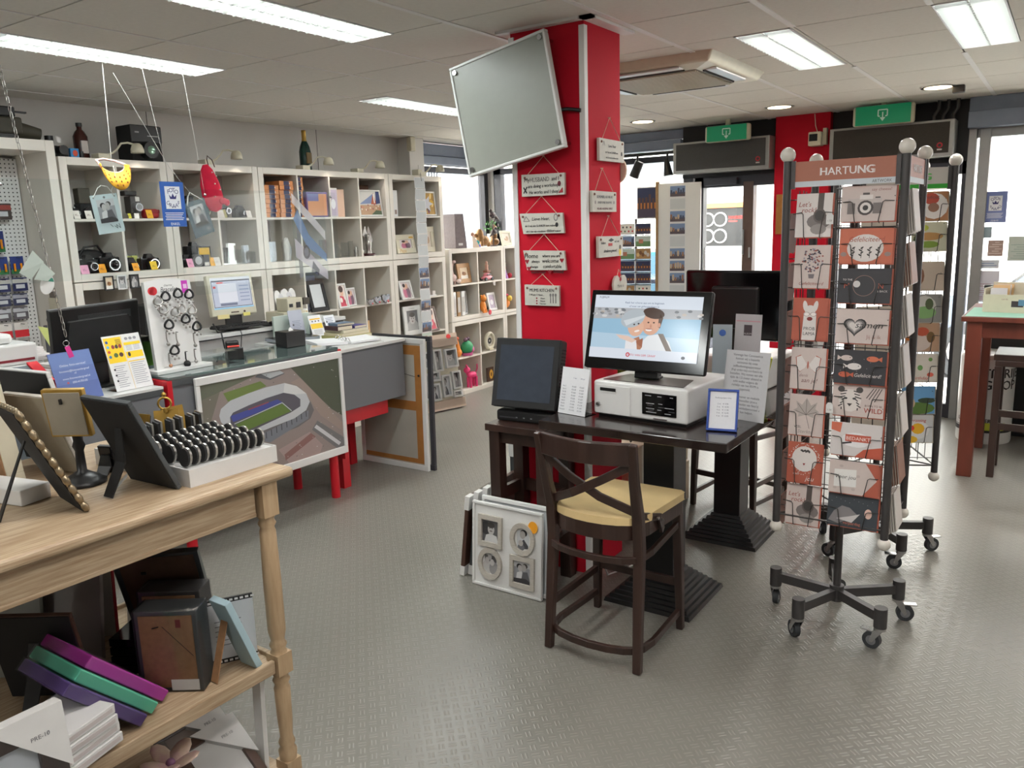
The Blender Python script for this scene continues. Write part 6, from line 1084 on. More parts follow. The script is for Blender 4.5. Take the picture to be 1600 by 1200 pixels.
def d_corona(q,T):
 for k,s in enumerate(('Vanwege het Coronavirus','kunnen wij u beperkt','assisteren bij onze','zelfbedieningsapparatuur',"(Fuji order-its) om foto's te",'bestellen. Wij nemen ten alle','tijde de 1,5 meter afstand in','acht welke volgens de','richtlijn van het RIVM is','opgesteld.','','Op deze manier en mobiele',"telefoon bestellen (d.m.v.","app downloaden van foto's)",'waarna het winkelpersoneel u','verder kan helpen.')):q.text(s,0,.277-k*.0165,.0145,(80,80,92),0,T,sx=.92)
sheet('notice_board','white A4 notice about the corona rules in a clear stand on the kiosk table','notice',(-1.13,3.38,.9005),-12,.21,.30,9,(222,224,226),d_corona)
t=sheet('blue_price_sign','small blue framed price list leaning before the white notice','price frame',(-1.135,3.15,.9005),12,.115,.165,16,(226,228,232),lambda q,T:[q.text('Pasfotoprijzen foto',0,.135,.0085,(70,76,100),0,T)]+[q.text('%d st.   \u20ac %d,95'%(k+2,9+k),0,.11-k*.0125,.0085,(70,76,100),0,T)for k in range(5)])
b=MB('frame_blue' if M('frame_blue',(30,66,150),.3,noise=.03)else 0,Rx(-16));w=.0625
for x0,x1,z0,z1 in((-w,w,-.004,.006),(-w,w,.160,.170),(-w,-w+.009,.006,.160),(w-.009,w,.006,.160)):b.box(x0,x1,-.008,.006,z0+.004,z1+.004)
b.build('rim',t,bevel=.002)
for k,(x,y,a,c,l)in enumerate(((-1.235,3.72,-6,(190,188,190),'clear flyer holder with grey box logo flyers behind the white notice'),(-1.34,3.70,14,(176,188,196),'slanting clear flyer holder with pale blue flyers beside the grey one'))):
 sheet('flyer_holder',l,'flyer holder',(x,y,.9005),a,.13-.04*k,.42-.05*k,5,c,lambda q,T:[q.rect(-.02,.32,.02,.37,(70,60,64),0,T),q.text('ALBUM',0,.325,.012,(200,196,196),.0004,T),q.rect(-.06,.385,.06,.39,(206,150,160),0,T)]if k==0 else[q.ell(0,.33,.016,.016,(70,110,190),0,T=T)])
t=thing('white_folder','tall white open leaflet box at the end of the kiosk table','box',(-1.10,4.29,.9005),-10);MB('plastic_white').add([(-.09,0,.34),(.08,0,.36),(.03,0,0),(-.04,0,0),(-.07,.08,.34),(.08,.08,.36),(.03,.06,0),(-.04,.06,0)],[(0,3,2,1),(4,5,6,7),(0,4,7,3),(1,2,6,5),(3,7,6,2)]).build('box_body',t,bevel=.003)
t=thing('kiosk_monitor','second black touch screen seen from behind, facing the window','monitor',(-1.42,4.15,.9005),176)
MB('black_gloss').box(-.29,.29,-.015,.02,.24,.60).build('casing',t,bevel=.012,seg=3);MB('black').box(-.13,.13,.02,.05,.30,.52).build('rear_cover',t,bevel=.02,seg=3);MB('black').box(-.06,.06,.0,.04,.0,.3).build('stand_neck',t);MB('plastic_white').box(-.2,.22,-.3,.12,0,.16).build('kiosk_box',t,bevel=.01)
for k,(y,c,l)in enumerate(((3.98,(206,214,60),'yellow green film carton nearest the kiosk on the table'),(4.02,(216,220,80),'second yellow green film carton leaning on the table'))):t=thing('film_carton',l,'box',(-1.30+.07*k,y-.12,.9005),20);MB(c).box(-.03,.03,-.02,.03,0,.19,T=Ry(12)).build('carton',t);MB((50,60,50)).rect(-.03,.06,.03,.09,T=Ry(12)@Tm(0,-.0206,0)@UP).build('dark_band',t)
t=thing('green_sheet','green and white portrait advertisement standing behind the kiosk','sign',(-1.79,3.66,.9005),10);MB((130,180,60)).box(-.08,.12,0,.004,0,.24,T=Rx(-6)).build('sheet',t);q=MB();T=Rx(-6)@Tm(0,-.0006,0)@UP;q.rect(-.01,.02,.08,.22,(196,200,214),0,T);pic(q,.015,.13,.04,.06,'boy_bw',T,.0004);q.rect(-.08,.0,-.02,.09,(214,180,60),.0004,T);q.build('print',t)
# till terminal on its own stand, left of the table
t=thing('terminal_stand','dark wooden open stand under the black till terminal','stand',(-2.10,3.23,0))
MB('dark_wood').box(-.20,.145,-.15,.15,.785,.82).build('top',t,bevel=.003);b='dark_wood'
for x in(-.165,.105):
 for y in(-.095,.11):MB(b).box(x-.03,x+.03,y-.03,y+.03,0,.785).build('leg',t,bevel=.003)
for x in(-.165,.105):[MB(b).box(x-.012,x+.012,-.065,.08,z,z+.06).build('side_rail',t)for z in(.42,.722)]
for y in(-.095,.11):MB(b).box(-.135,.075,y-.012,y+.012,.72,.785).build('apron',t)
MB(b).box(-.135,.075,.098,.122,.42,.48).build('cross_rail',t)
t=thing('till_terminal','chunky black touch till terminal with dark blank screen','monitor',(-2.12,3.225,.8205),5);M('dead_screen',(58,64,74),.16,noise=.05)
MB('black_matt').box(-.17,.14,-.05,.16,0,.055).build('base',t,bevel=.012);T=Tm(0,-.07,.075)@Rx(-14);MB('black_matt').box(-.08,.08,-.02,.08,.05,.14).build('neck',t)
MB('black',T).box(-.185,.165,0,.075,0,.34).build('casing',t,bevel=.012,seg=3);MB('black_matt',T).box(-.183,.163,-.006,.001,.003,.337).build('bezel',t,bevel=.003);MB('dead_screen',T).box(-.155,.135,-.0075,-.005,.035,.305).build('screen',t);b=MB('black_matt',T)
for k in range(16):b.box(.165,.168,.02,.06,.05+k*.016,.056+k*.016)
o=b.build('vent_ribs',t);o['kind']='stuff';MB((120,120,124)).rect(-.06,.02,-.05,.026,T=Tm(0,-.0506,0)@UP).rect(-.02,.02,-.01,.026,T=Tm(0,-.0506,0)@UP).rect(.02,.02,.03,.026,T=Tm(0,-.0506,0)@UP).build('key_marks',t);MB((60,60,64)).box(-.15,-.06,-.054,-.05,.018,.024).build('card_slot',t)
# frames leaning against the stand
t=frame('white four-picture frame with orange sticker, leaning before the stand',(-2.155,3.025,0.001),0,.41,.43,.014,'plastic_white','blank',4,.02,easel=False);T=Rx(-4)
pict=[c for c in bpy.data.objects if c.parent==t and c.name.startswith('picture')][0];pict.hide_render=False
bpy.data.objects.remove(pict);q=MB((228,228,226));q.rect(-.19,.014,.19,.416,T=T@Tm(0,-.0116,0)@UP);q.build('mount_board',t);M('wood_grey',(186,180,170),.6,noise=.1,scale=40,stretch=(1,1,5))
for x,z,rnd,k in((-.095,.29,0,'boy_bw'),(.095,.285,1,'mother_bw'),(-.095,.125,1,'group_bw'),(.095,.12,0,'couple_bw')):
 b=MB('wood_grey',T);q=MB()
 if rnd:
  for i in range(24):a0,a1=2*pi*i/24,2*pi*(i+1)/24;b.add([(x+r_*.86*cos(a),y,z+r_*sin(a))for a in(a0,a1)for r_,y in((.082,-.012),(.082,-.026),(.056,-.024),(.056,-.012))],[(0,4,5,1),(1,5,6,2),(2,6,7,3)])
  pic(q,x-.05,z-.058,.1,.116,k,Tm(0,-.0135,0)@UP);
  for i in range(len(q.v)):v=q.v[i];dx,dz=(v.x-x)/.05,(v.z-z)/.058;r_=math.hypot(dx,dz);q.v[i]=Vector((x+dx*.05/max(1,r_),v.y,z+dz*.058/max(1,r_)))
 else:
  for x0,x1,z0,z1 in((-.07,.07,-.08,-.056),(-.07,.07,.056,.08),(-.07,-.05,-.056,.056),(.05,.07,-.056,.056)):b.box(x+x0,x+x1,-.026,-.012,z+z0,z+z1)
  pic(q,x-.05,z-.056,.1,.112,k,Tm(0,-.0135,0)@UP)
 o=b.build('opening_rim',t);q.v=[T@v for v in q.v];q.build('picture',o)
MB((250,170,40)).ell(.155,.355,.027,.03,T=T@Tm(0,-.021,0)@UP).build('orange_sticker',t)
frame('plain white backed frame leaning behind the four-picture frame',(-2.12,3.062,0.001),0,.42,.45,.02,'plastic_white','blank',4,.02,easel=False)
for k in range(4):
 t=thing('wrapped_picture',('dark wrapped frame outermost in the leaning row beside the stand','grey wrapped frame second in the leaning row beside the stand','beige wrapped frame third in the leaning row beside the stand','brown wrapped frame nearest the stand in the leaning row')[k],'photo frame',(-2.50+.032*k,3.25+.03*k,0.001),8,'wrapped frames beside the stand');T=Ry(7)
 MB(('brown_frame','charcoal_edge','grille_beige','brown_frame')[k],T).box(0,.022,-.2,.05,0,.43+.02*k).build('frame',t,bevel=.003);MB('plastic_white',T).box(-.002,.024,-.203,-.15,.36+.02*k,.432+.02*k).box(-.002,.024,-.203,-.15,0,.05).build('corner_guard',t)
t=thing('wrapped_picture','tall wrapped frame with white corners standing behind the terminal stand','photo frame',(-2.18,3.42,0.001),0);MB('charcoal_edge').box(-.09,-.05,-.06,.3,0,.60).build('frame',t);MB('plastic_white').box(-.095,-.045,-.065,.02,.54,.61).build('corner_guard',t);t.location=(-2.33,3.52,.001)
# cartons behind the table
for k,(x,y,z,l)in enumerate(((-2.06,4.55,0,'plain cardboard carton lowest in the stack behind the column'),(-2.07,4.55,.26,'plain cardboard carton topmost in the stack behind the column'),(-2.06,4.10,0,'cardboard carton on the floor beside the column, under the table edge'),(-2.07,4.10,.26,'cardboard carton upper one beside the column'))):
 t=thing('carton',l,'box',(x,y,z),0,'cartons behind the column');M('pale_card',(196,180,158),.85,noise=.05);MB('pale_card').box(-.14,.14,-.2,.2,0.001,.255).build('box_body',t,bevel=.004);MB((220,214,200)).box(.1401,.1411,-.03,.03,.0,.25).build('packing_tape',t)
ribbon(0,0,[(-1.86,3.32,.852),(-1.87,3.30,.7),(-1.82,3.31,.5),(-1.86,3.33,.3),(-1.80,3.40,.02),(-1.72,3.70,.012)],.004,'plastic_white','white_cable','white cable hanging from the kiosk table beside the column','cable')
ribbon(0,0,[(-1.76,3.42,.85),(-1.72,3.5,.70),(-1.66,3.60,.78),(-1.62,3.70,.85)],.005,'black','black_cable','black cable looped under the kiosk table','cable')
# ------------------------------------------------------------------ bistro chairs with crossed backs
def bistro(label,loc,rz):
 t=thing('bistro_chair',label,'chair',loc,rz,None);m='dark_wood'
 for s in(-1,1):
  o=bar(MB(m),[(s*.205,-.02,0),(s*.20,.0,.25),(s*.196,.02,.5),(s*.195,.01,.64),(s*.20,-.035,.80),(s*.21,-.065,.95)],[.034,.038,.042,.042,.036,.03],[.034,.036,.04,.04,.032,.026],(0,1,0)).build('back_leg',t,bevel=.006)
  bar(MB(m),[(s*.19,.40,.56),(s*.20,.405,.25),(s*.205,.41,0)],[.04,.036,.03],[.04,.036,.03],(0,1,0)).build('front_leg',t,bevel=.005)
  MB(m).beam((s*.2,.01,.20),(s*.2,.40,.20),.018,.03).build('side_stretcher',t)if s<0 else None
 bar(MB(m),[(-.20+.40*i/8,-.05-.045*sin(pi*i/8),.905)for i in range(9)],.022,.09,(0,0,1)).build('top_rail',t,bevel=.006)
 bar(MB(m),[(-.19,-.045,.86),(-.07,-.06,.79),(.06,-.05,.72),(.19,.01,.655)],.014,.034,(0,0,1)).build('cross_slat',t,bevel=.003);bar(MB(m),[(.19,-.045,.86),(.07,-.064,.79),(-.06,-.058,.72),(-.19,.01,.655)],.014,.034,(0,0,1)).build('cross_slat',t,bevel=.003)
 sp_=[(-.2,.42),(.2,.42),(.225,.40),(.21,.1)]+[(.2*cos(a),.06-.1*sin(a))for a in[pi*i/10 for i in range(11)]]+[(-.21,.1),(-.225,.40)]
 MB(m).prism([(x*.96,y)for x,y in sp_],.54,.602).build('seat_frame',t,bevel=.006);MB('cream_seat').prism(sp_,.602,.633).build('seat',t,bevel=.014,seg=4)
 U=[(.195,.40),(.21,.1)]+[(.2*cos(a),.03-.08*sin(a))for a in[pi*i/8 for i in range(9)]]+[(-.21,.1),(-.195,.40)]
 bar(MB(m),[(x,y,.465+.05*max(0,y)*1.2)for x,y in U],.018,.028).build('upper_ring',t,bevel=.003);bar(MB(m),[(x*1.03,y,.085)for x,y in U],.02,.03).build('foot_ring',t,bevel=.003)
 MB(m).beam((-.2,.405,.22),(.2,.405,.22),.018,.035).build('front_stretcher',t,bevel=.003)
 for s in(-1,1):
  bar(MB(m),[(s*.185,.02,.64),(s*.215,.16,.60),(s*.21,.20,.53)],.014,.03).build('side_brace',t);MB('chrome').cyl((s*.22,.13,.605),(s*.228,.13,.605),.006).cyl((s*.22,.17,.585),(s*.228,.17,.585),.006).build('bolt',t)
 return t
ch=bistro('dark wooden bistro chair with crossed back and cream seat before the kiosk',(-1.493,2.695,0),0)
dup(ch,(-1.58,5.02,0),170,'dark bistro chair beyond the second kiosk screen, seen between table and card spinner')
# ------------------------------------------------------------------ limed oak table in front, loaded with frames
def oak():
 m=M('limed_oak',(150,125,97),.5,rgb2=(182,162,134),scale=14,stretch=(9,.5,9),bump=.08,bscale=40);M('oak_leg',(164,138,106),.5,rgb2=(178,154,122),scale=14,stretch=(6,6,.6))
oak()
TX=-2.37
t=thing('display_table','limed oak table with turned legs and two shelves full of picture frames','table',(TX,1.05,0))
MB('limed_oak').box(-.44,.44,-.60,.545,1.018,1.05).build('tabletop',t,bevel=.012,seg=3)
for x0,x1,y0,y1 in((.385,.40,-.50,.42),(-.40,-.385,-.50,.42),(-.36,.36,.44,.455),(-.36,.36,-.535,-.52)):MB('limed_oak').box(x0,x1,y0,y1,.93,1.018).build('apron',t)
MB('limed_oak').box(.388,.404,-.50,.42,.918,.932).build('apron_bead',t,bevel=.003)
prof=[(.027,.08),(.030,.11),(.022,.125),(.027,.14),(.020,.16),(.024,.22),(.026,.33),(.021,.345),(.028,.36),(.022,.372),(.027,.385)]
for x in(-.395,.395):
 for y in(-.535,.46):
  b=MB('oak_leg');b.box(x-.028,x+.028,y-.028,y+.028,.91,1.018).box(x-.028,x+.028,y-.028,y+.028,.385,.455).box(x-.028,x+.028,y-.028,y+.028,0,.08)
  b.lathe(prof,16,T=Tm(x,y,0)).lathe([(.027,.455),(.022,.468),(.028,.482),(.021,.495),(.024,.51),(.028,.53),(.028,.70),(.025,.86),(.021,.872),(.028,.885),(.022,.898),(.028,.91)],16,T=Tm(x,y,0));b.build('turned_leg',t)
MB('limed_oak').box(-.40,.40,-.53,.455,.405,.428).build('middle_shelf',t);MB('limed_oak').box(-.40,.40,-.53,.455,.03,.05).build('bottom_shelf',t)
for x0,x1,y0,y1 in((.395,.412,-.50,.43),(-.412,-.395,-.50,.43),(-.365,.365,.45,.467)):MB('limed_oak').box(x0,x1,y0,y1,.398,.442).build('shelf_lip',t,bevel=.003)
ZT1,ZS=1.0505,.4285
# tray of small oval stands
t=thing('white_tray','white carton tray holding rows of small oval frames on the oak table','tray',(-2.27,1.445,ZT1));b=MB('counter_white');b.box(-.25,.25,-.155,.155,.0,.012);b.box(-.25,.25,-.155,-.151,.012,.052);b.box(-.25,.25,.151,.155,.012,.052);b.box(-.25,-.246,-.151,.151,.012,.052);b.box(.246,.25,-.151,.151,.012,.052);b.box(-.246,.246,-.151,.151,.044,.048);b.build('carton',t)
def oval(row):
 t=thing('oval_photo','small black-backed oval frame with silver rim, '+row,'mini frame',(0,0,0),0,'oval frames in the white tray');T=Rx(0)
 C=[2*pi*i/18 for i in range(18)]
 MB('black_matt').prism([(.021*cos(a),.027+.027*sin(a))for a in C],.0,.005,T=UP).build('back',t);MB('silver').prism([(.0225*cos(a),.0275+.0285*sin(a))for a in C],-.008,-.0005,T=UP).build('rim',t,bevel=.001);return t
rows=(('front',.205),('second',.13),('third',.055),('fourth',-.02));ORD=('first','second','third','fourth','fifth','sixth','seventh','eighth','ninth','last')
for nm,x in rows:
 proto=oval('');ch_=subtree(proto)
 for k in range(10):
  o=proto if k==0 else dup(proto,ch=ch_)
  o['label']='small silver rimmed oval frame, %s from the near end, %s row of tray'%(ORD[k],nm)
  o.location=(-2.27+x,1.445-.13+k*.0285,ZT1+.0515);o.rotation_euler=(rad(-5),0,rad(6))
for k in range(8):
 t=thing('mini_photo','small black square frame, %s from the near end, at the tray back'%ORD[k],'mini frame',(-2.27-.10-(k%2)*.01,1.445-.13+k*.037,ZT1+.0485),-14,'square frames in the white tray');MB('black_matt').box(-.026,.026,0,.008,0,.075).build('back',t);MB('silver').box(-.029,.029,.008,.014,0,.08).build('rim',t)
for k,(x,y,l)in enumerate(((-.17,-.10,'nearest the big black easel frame'),(-.21,-.02,'in the far corner'),(-.17,.06,'with gold crown ornament behind it'),(-.20,.13,'farthest along the back of the tray'))):
 t=thing('mini_photo','small gold rimmed black frame behind the tray, '+l,'mini frame',(-2.27+x,1.445+y,ZT1+.051),-30+40*k,'gold rimmed frames in the white tray');MB('black_matt').box(-.035,.035,0,.006,0,.085,T=Rx(-12)).build('back',t);MB('gold').box(-.039,.039,-.008,-.001,0,.09,T=Rx(-12)).build('rim',t)
 if k==2:MB('gold').tube([(.02*cos(a),-.004,.115+.02*sin(a))for a in[2*pi*i/12 for i in range(12)]],.004,5,closed=True).sphere((0,-.004,.145),.008).cyl((0,-.004,.085),(0,-.004,.10),.006).build('crown',t)
def backed(label,loc,rz,w,h,rimc,backc,lean,rim=.012,d=.014,leg='black_matt',ornate=False,tagw=False,extra=None):
 """frame seen from behind: local -y is its picture side"""
 t=thing('easel_picture',label,'photo frame',loc,rz);T=Rx(-lean)
 b=MB(rimc,T)
 for x0,x1,z0,z1 in((-w/2,w/2,0,rim),(-w/2,w/2,h-rim,h),(-w/2,-w/2+rim,rim,h-rim),(w/2-rim,w/2,rim,h-rim)):b.box(x0,x1,-d,0,z0,z1)
 b.build('frame',t,bevel=.002);MB(backc,T).box(-w/2+.004,w/2-.004,-d*.4,.003,.004,h-.004).build('back_board',t)
 if leg:
  a=h*.68;bar(MB(leg),[(0,a*sin(rad(lean))+.004,a*cos(rad(lean))),(.0,a*.5*sin(rad(lean))+h*.17,a*.45),(0,a*sin(rad(lean))*.4+h*.36,.003)],[.03,.045,.04],.004,(0,1,0)).build('easel_leg',t)if not ornate else bar(MB(leg),[(0,a*sin(rad(lean))+.004,a*cos(rad(lean))),(0,h*.55,.003)],[.012,.022],.004,(0,1,0)).build('easel_leg',t)
 if ornate:
  b=MB('champagne',T);n=11;m_=8
  for i in range(n):
   for x in(-w/2,w/2):b.sphere((x,-.007,h*(i+.5)/n),h/n*.55,sc=(.65,.6,1),n=8,m=6)
  for i in range(m_):
   for z in(0.008,h):b.sphere((-w/2+w*(i+.5)/m_,-.007,z),w/m_*.55,sc=(1,.6,.6),n=8,m=6)
  b.build('scalloped_rim',t)
 if tagw:MB('plastic_white').add([(.02,h*.22,.05),(.07,h*.28,.0),(.05,h*.30,.0),(.015,h*.23,.04)],[(0,1,2,3),(3,2,1,0)]).build('price_tag',t)
 return t
backed('large black backed easel frame with grey rim, beside the white tray',(-2.15,1.265,ZT1),182,.225,.30,'charcoal_edge','black_matt',24,tagw=True)
backed('black backed frame with scalloped champagne rim at the table front',(-2.18,1.045,ZT1),170,.19,.32,'champagne','black_matt',24,ornate=True,leg='black')
backed('plain taupe wooden frame back leaning behind the scalloped frame',(-2.55,1.20,ZT1),188,.21,.27,'wood_grey','grille_beige',18,.014,leg=None);backed('tall white framed dark picture behind the taupe frame',(-2.68,1.24,ZT1),186,.28,.32,'plastic_white','black_gloss',12,.02,leg=None)
backed('white and kraft frame back at the left of the oak table',(-2.62,1.03,ZT1),184,.20,.33,'plastic_cream','mdf',6,.03,.05,leg=None)
t=MB('plastic_white').box(-.15,.13,-.03,.06,0,.045).build('white_carton',bevel=.003,loc=(-2.42,.965,ZT1+.0005),rz=12);tag(t,'flat white carton lying at the left end of the oak table','box')
t=thing('pedestal_picture','gold edged small frame on a black turned pedestal, behind the scalloped frame','photo frame',(-2.35,1.165,ZT1));MB('black').lathe([(.062,0),(.064,.008),(.05,.014),(.045,.022),(.03,.03),(.014,.04),(.012,.10),(.018,.115),(.013,.13),(.016,.16),(0,.165)],20).build('pedestal',t)
MB('gold').box(-.06,.06,-.02,.0,.15,.295,T=Rz(212)@Rx(-10)).build('frame',t,bevel=.003);MB('grille_beige').box(-.052,.052,.0005,.005,.158,.287,T=Rz(212)@Rx(-10)).build('back_board',t);MB('black').box(.0,.006,.005,.012,.255,.27,T=Rz(212)@Rx(-10)).build('hook',t)
for k,(x,y,h,l)in enumerate(((-2.42,1.345,.16,'small black lacy frame with silver edge behind the pedestal'),(-2.38,1.285,.09,'tiny black and silver stand with clear window behind the black easel frame'))):backed(l,(x,y,ZT1),200,.10-.05*k,h,'black','black_gloss',10,.008,leg='black')
# middle shelf
backed('black velvet backed frame with brown rim on the white cartons',(-2.36,.985,ZS),214,.25,.30,'brown_frame','black_matt',14,.014,leg='black')
for k in range(5):
 t=thing('flat_carton',('flat white carton, lowest in the stack on the middle shelf','flat white carton, second from the bottom of the stack','flat white carton with torn corner in the middle of the stack','flat white carton, second from the top of the stack','flat white carton, topmost under the velvet frame')[k],'box',(-2.035+.004*(k%2),.865-.003*k,ZS+.028*k),14+(k%3),'white cartons on the middle shelf');MB('counter_white').box(-.09,.10,-.13,.10,.0005,.0265).build('carton',t,bevel=.002);MB((190,182,180)).box(.1001,.1011,-.12,.09,.008,.019).build('flap_edge',t)
for k,(c,l,dx)in enumerate((((92,74,130),'shrink-wrapped violet album leaning lowest in the trio',0),((96,196,164),'shrink-wrapped mint green album leaning in the middle of the trio',.052),((186,62,170),'shrink-wrapped magenta album leaning topmost in the trio',.104))):
 t=thing('wrapped_album',l,'album',(-2.01-.03*k,1.085+dx,ZS+.0275),90,'leaning albums on the middle shelf');T=Ry(-44)
 MB((*c,1),T).box(-.034,.0,-.0,.24,0.0,.27+.01*k).build('cover',t,bevel=.004);MB('plastic_white',T).box(-.03,-.004,.004,.2405,.006,.262).build('pages',t);MB('plastic_wrap',T).box(-.0355,.0015,-.0015,.24,0.001,.274+.01*k).build('shrink_wrap',t)
def deep(label,loc,rz,w,h,d,c):
 t=thing('box_picture',label,'photo frame',loc,rz);MB(c).box(-w/2,w/2,0,d,0,h).build('frame',t,bevel=.003);MB('mdf').box(-w/2+.014,w/2-.014,-.004,.002,.014,h-.014).build('back_board',t);MB((120,40,40)).rect(.03,h-.05,.045,h-.025,T=Tm(0,-.0046,0)@UP).build('red_sticker',t)
 MB('black').beam((-.04,-.005,h*.8),(-.02,-.005,h*.82),.002,.003).beam((-.01,-.005,h*.82),(w*.4,-.005,h*.45),.001,.001).build('easel_cut',t);MB('plastic_white').box(-.0,w/2-.01,-.006,-.0045,.006,.04).build('barcode_label',t);MB('plastic_wrap').box(-w/2-.002,w/2+.002,-.006,d+.002,0,h+.002).build('shrink_wrap',t);return t
deep('grey deep box frame with brown back and barcode label, nearest the shelf edge',(-2.09,1.20,ZS),34,.185,.255,.085,'charcoal_edge');deep('second grey deep box frame behind the nearest one',(-2.235,1.345,ZS),34,.19,.26,.09,'grey_steel')
t=thing('film_strip_picture','frame with black film strip border facing the floor side','photo frame',(-2.125,1.435,ZS),60);MB('black').box(-.07,.07,0,.008,0,.215).build('frame',t);q=MB((200,204,208));T=Tm(0,-.0006,0)@UP;q.rect(-.07,.016,.07,.2,T=T);[q.rect(-.064+k*.016,z,-.054+k*.016,z+.007,(226,226,226),.0003,T)for k in range(9)for z in(.004,.204)];[q.rect(-.05,.06+k*.016,.03,.063+k*.016,(120,124,130),.0003,T)for k in range(6)];q.build('picture',t)
t=thing('blue_picture','pale blue frame seen edge-on, leaning on its strut by the table leg','photo frame',(-1.995,1.44,ZS+.009),90);T=Ry(-20);M('pale_blue',(164,190,198),.45,noise=.03);MB('pale_blue',T).box(-.022,.0,0,.08,0,.265).build('slab',t,bevel=.002);MB('mdf').beam((-.085,.05,.17),(-.14,.05,-.006),.03,.003,up=(1,0,0)).build('easel_leg',t)
t=thing('brown_picture','dark brown wrapped picture back leaning at the rear of the middle shelf','picture',(-2.40,1.435,ZS+.003),222);T=Rx(-24);MB('charcoal_edge',T).box(-.13,.13,-.02,0,0,.36).build('frame',t);M('brown_back',(104,78,62),.75,noise=.1,scale=30);MB('brown_back',T).box(-.115,.115,0,.003,.012,.348).build('back_board',t);MB('plastic_wrap',T).box(-.132,.132,-.021,.006,.0,.362).build('shrink_wrap',t)
MB('black',T).box(-.05,-.02,.003,.006,.12,.15).box(.04,.055,.003,.006,.28,.29).build('hanger',t)
for k,(x,y,w,h,rz,ln,l)in enumerate(((-2.655,1.245,.21,.42,224,-6,'wrapped white album with red spine at the rear of the middle shelf'),(-2.545,1.395,.15,.40,190,-6,'second wrapped white album angled beside the first'),(-2.49,1.13,.34,.34,214,-10,'grey wrapped panel with barcode leaning before the white albums'),(-2.65,.97,.28,.42,216,-8,'pale wrapped board leaning at the left of the middle shelf'))):
 t=thing('wrapped_board',l,'panel',(x,y,ZS+.004),rz);T=Rx(-ln);c='white' if k<2 else 'frost' if k==3 else 'silver_grey';M('silver_grey',(150,140,136),.55,noise=.03);MB(c,T).box(-w/2,w/2,-.02,0,0,h).build('board',t);MB('red_paint',T).box(-w/2,w/2,-.021,-.001,h,h+.004).box(-w/2-.004,-w/2,-.021,-.001,0,h).build('spine_edge',t)if k<2 else None
 q=MB((70,64,64));TT=T@Tm(0,.0008,0)@Rz(180)@UP
 for i in range(9):q.rect(-.03+i*.007,h-.075,-.03+i*.007+.003+.002*(i%2),h-.05,T=TT)
 q.build('barcode',t);MB('plastic_wrap',T).box(-w/2-.005,w/2+.005,.004,.005,0,h).build('shrink_wrap',t)
t=thing('picture_pile','dark glossy frame stack lying between wrapped panel and grey box frames','photo frame',(-2.32,1.235,ZS),30);[MB('black_gloss').box(-.06,.06,-.03,.1,k*.03,k*.03+.024).build('frame',t)for k in range(4)]
# frames below and at the very front
def wrapped_front(label,loc,eul,w,h,rim,c,inner,corner):
 t=thing('boxed_picture',label,'photo frame',loc,rot=eul);b=MB(c)
 for x0,x1,z0,z1 in((-w/2,w/2,0,rim),(-w/2,w/2,h-rim,h),(-w/2,-w/2+rim,rim,h-rim),(w/2-rim,w/2,rim,h-rim)):b.box(x0,x1,-.025,0,z0,z1)
 b.build('frame',t,bevel=.003);MB(inner).box(-w/2+rim,w/2-rim,-.012,-.006,rim,h-rim).build('print_sheet',t);MB('counter_white').prism([(w/2+.006,h+.006),(w/2-.15,h+.006),(w/2+.006,h-.15)],-.004,.03,T=UP).build('corner_guard',t);q=MB((90,90,96));T=Tm(0,-.0306,0)@UP;q.text('PRE-10',w/2-.05,h-.055,.014,T=T);q.build('lettering',t)
 MB('plastic_wrap').box(-w/2,w/2,-.028,-.0275,0,h).build('shrink_wrap',t);return t
M('dark_walnut',(62,50,48),.45,noise=.25,scale=12,stretch=(1,1,8));M('sheet_blue',(206,214,222),.5,noise=.02)
wrapped_front('dark walnut boxed frame with white corner guard, foremost at the lower left',(-1.735,.515,.001),(rad(-6),0,rad(90)),.50,.74,.055,'dark_walnut','sheet_blue',True)
wrapped_front('brown boxed frame with foil edge and white corner, under the oak table at the leg',(-1.975,1.322,.053),(rad(-52),0,rad(90)),.215,.24,.03,'brown_frame','counter_white',True)
wrapped_front('second brown boxed frame behind the foil edged one under the table',(-2.025,1.315,.053),(rad(-52),0,rad(90)),.22,.27,.025,'foil','silver_grey',True)
t=MB('plastic_white').box(-.008,.008,-.02,.02,0,.34,T=Ry(2)).build('white_board',loc=(-2.035,1.455,.051),rz=90);tag(t,'narrow white board leaning inside the turned leg under the table','board')
t=thing('orchid','artificial pink and cream orchid flower lying under the middle shelf','flower',(-2.06,1.16,.23));M('orchid_pink',(170,128,140),.6,rgb2=(206,190,160),scale=14)
for k in range(5):
 a=rad(20+72*k);o=MB('orchid_pink').sphere((0,.045,0),.05,sc=(.62,1,.14),n=10,m=8).build('petal',t);o.rotation_euler=(rad(24),rad(10*(k%2)),a)
MB((120,80,110)).sphere((0,0,.012),.014).build('flower_heart',t);MB('green_leaf').tube([(0,0,0),(-.05,.02,-.06),(-.1,.03,-.177)],.005).build('stem',t)
t=MB((196,112,36)).box(-.05,.05,-.04,.04,0,.30).build('orange_box',loc=(-2.28,1.36,.051),rz=20);tag(t,'orange brown box in the shade under the middle shelf','box')
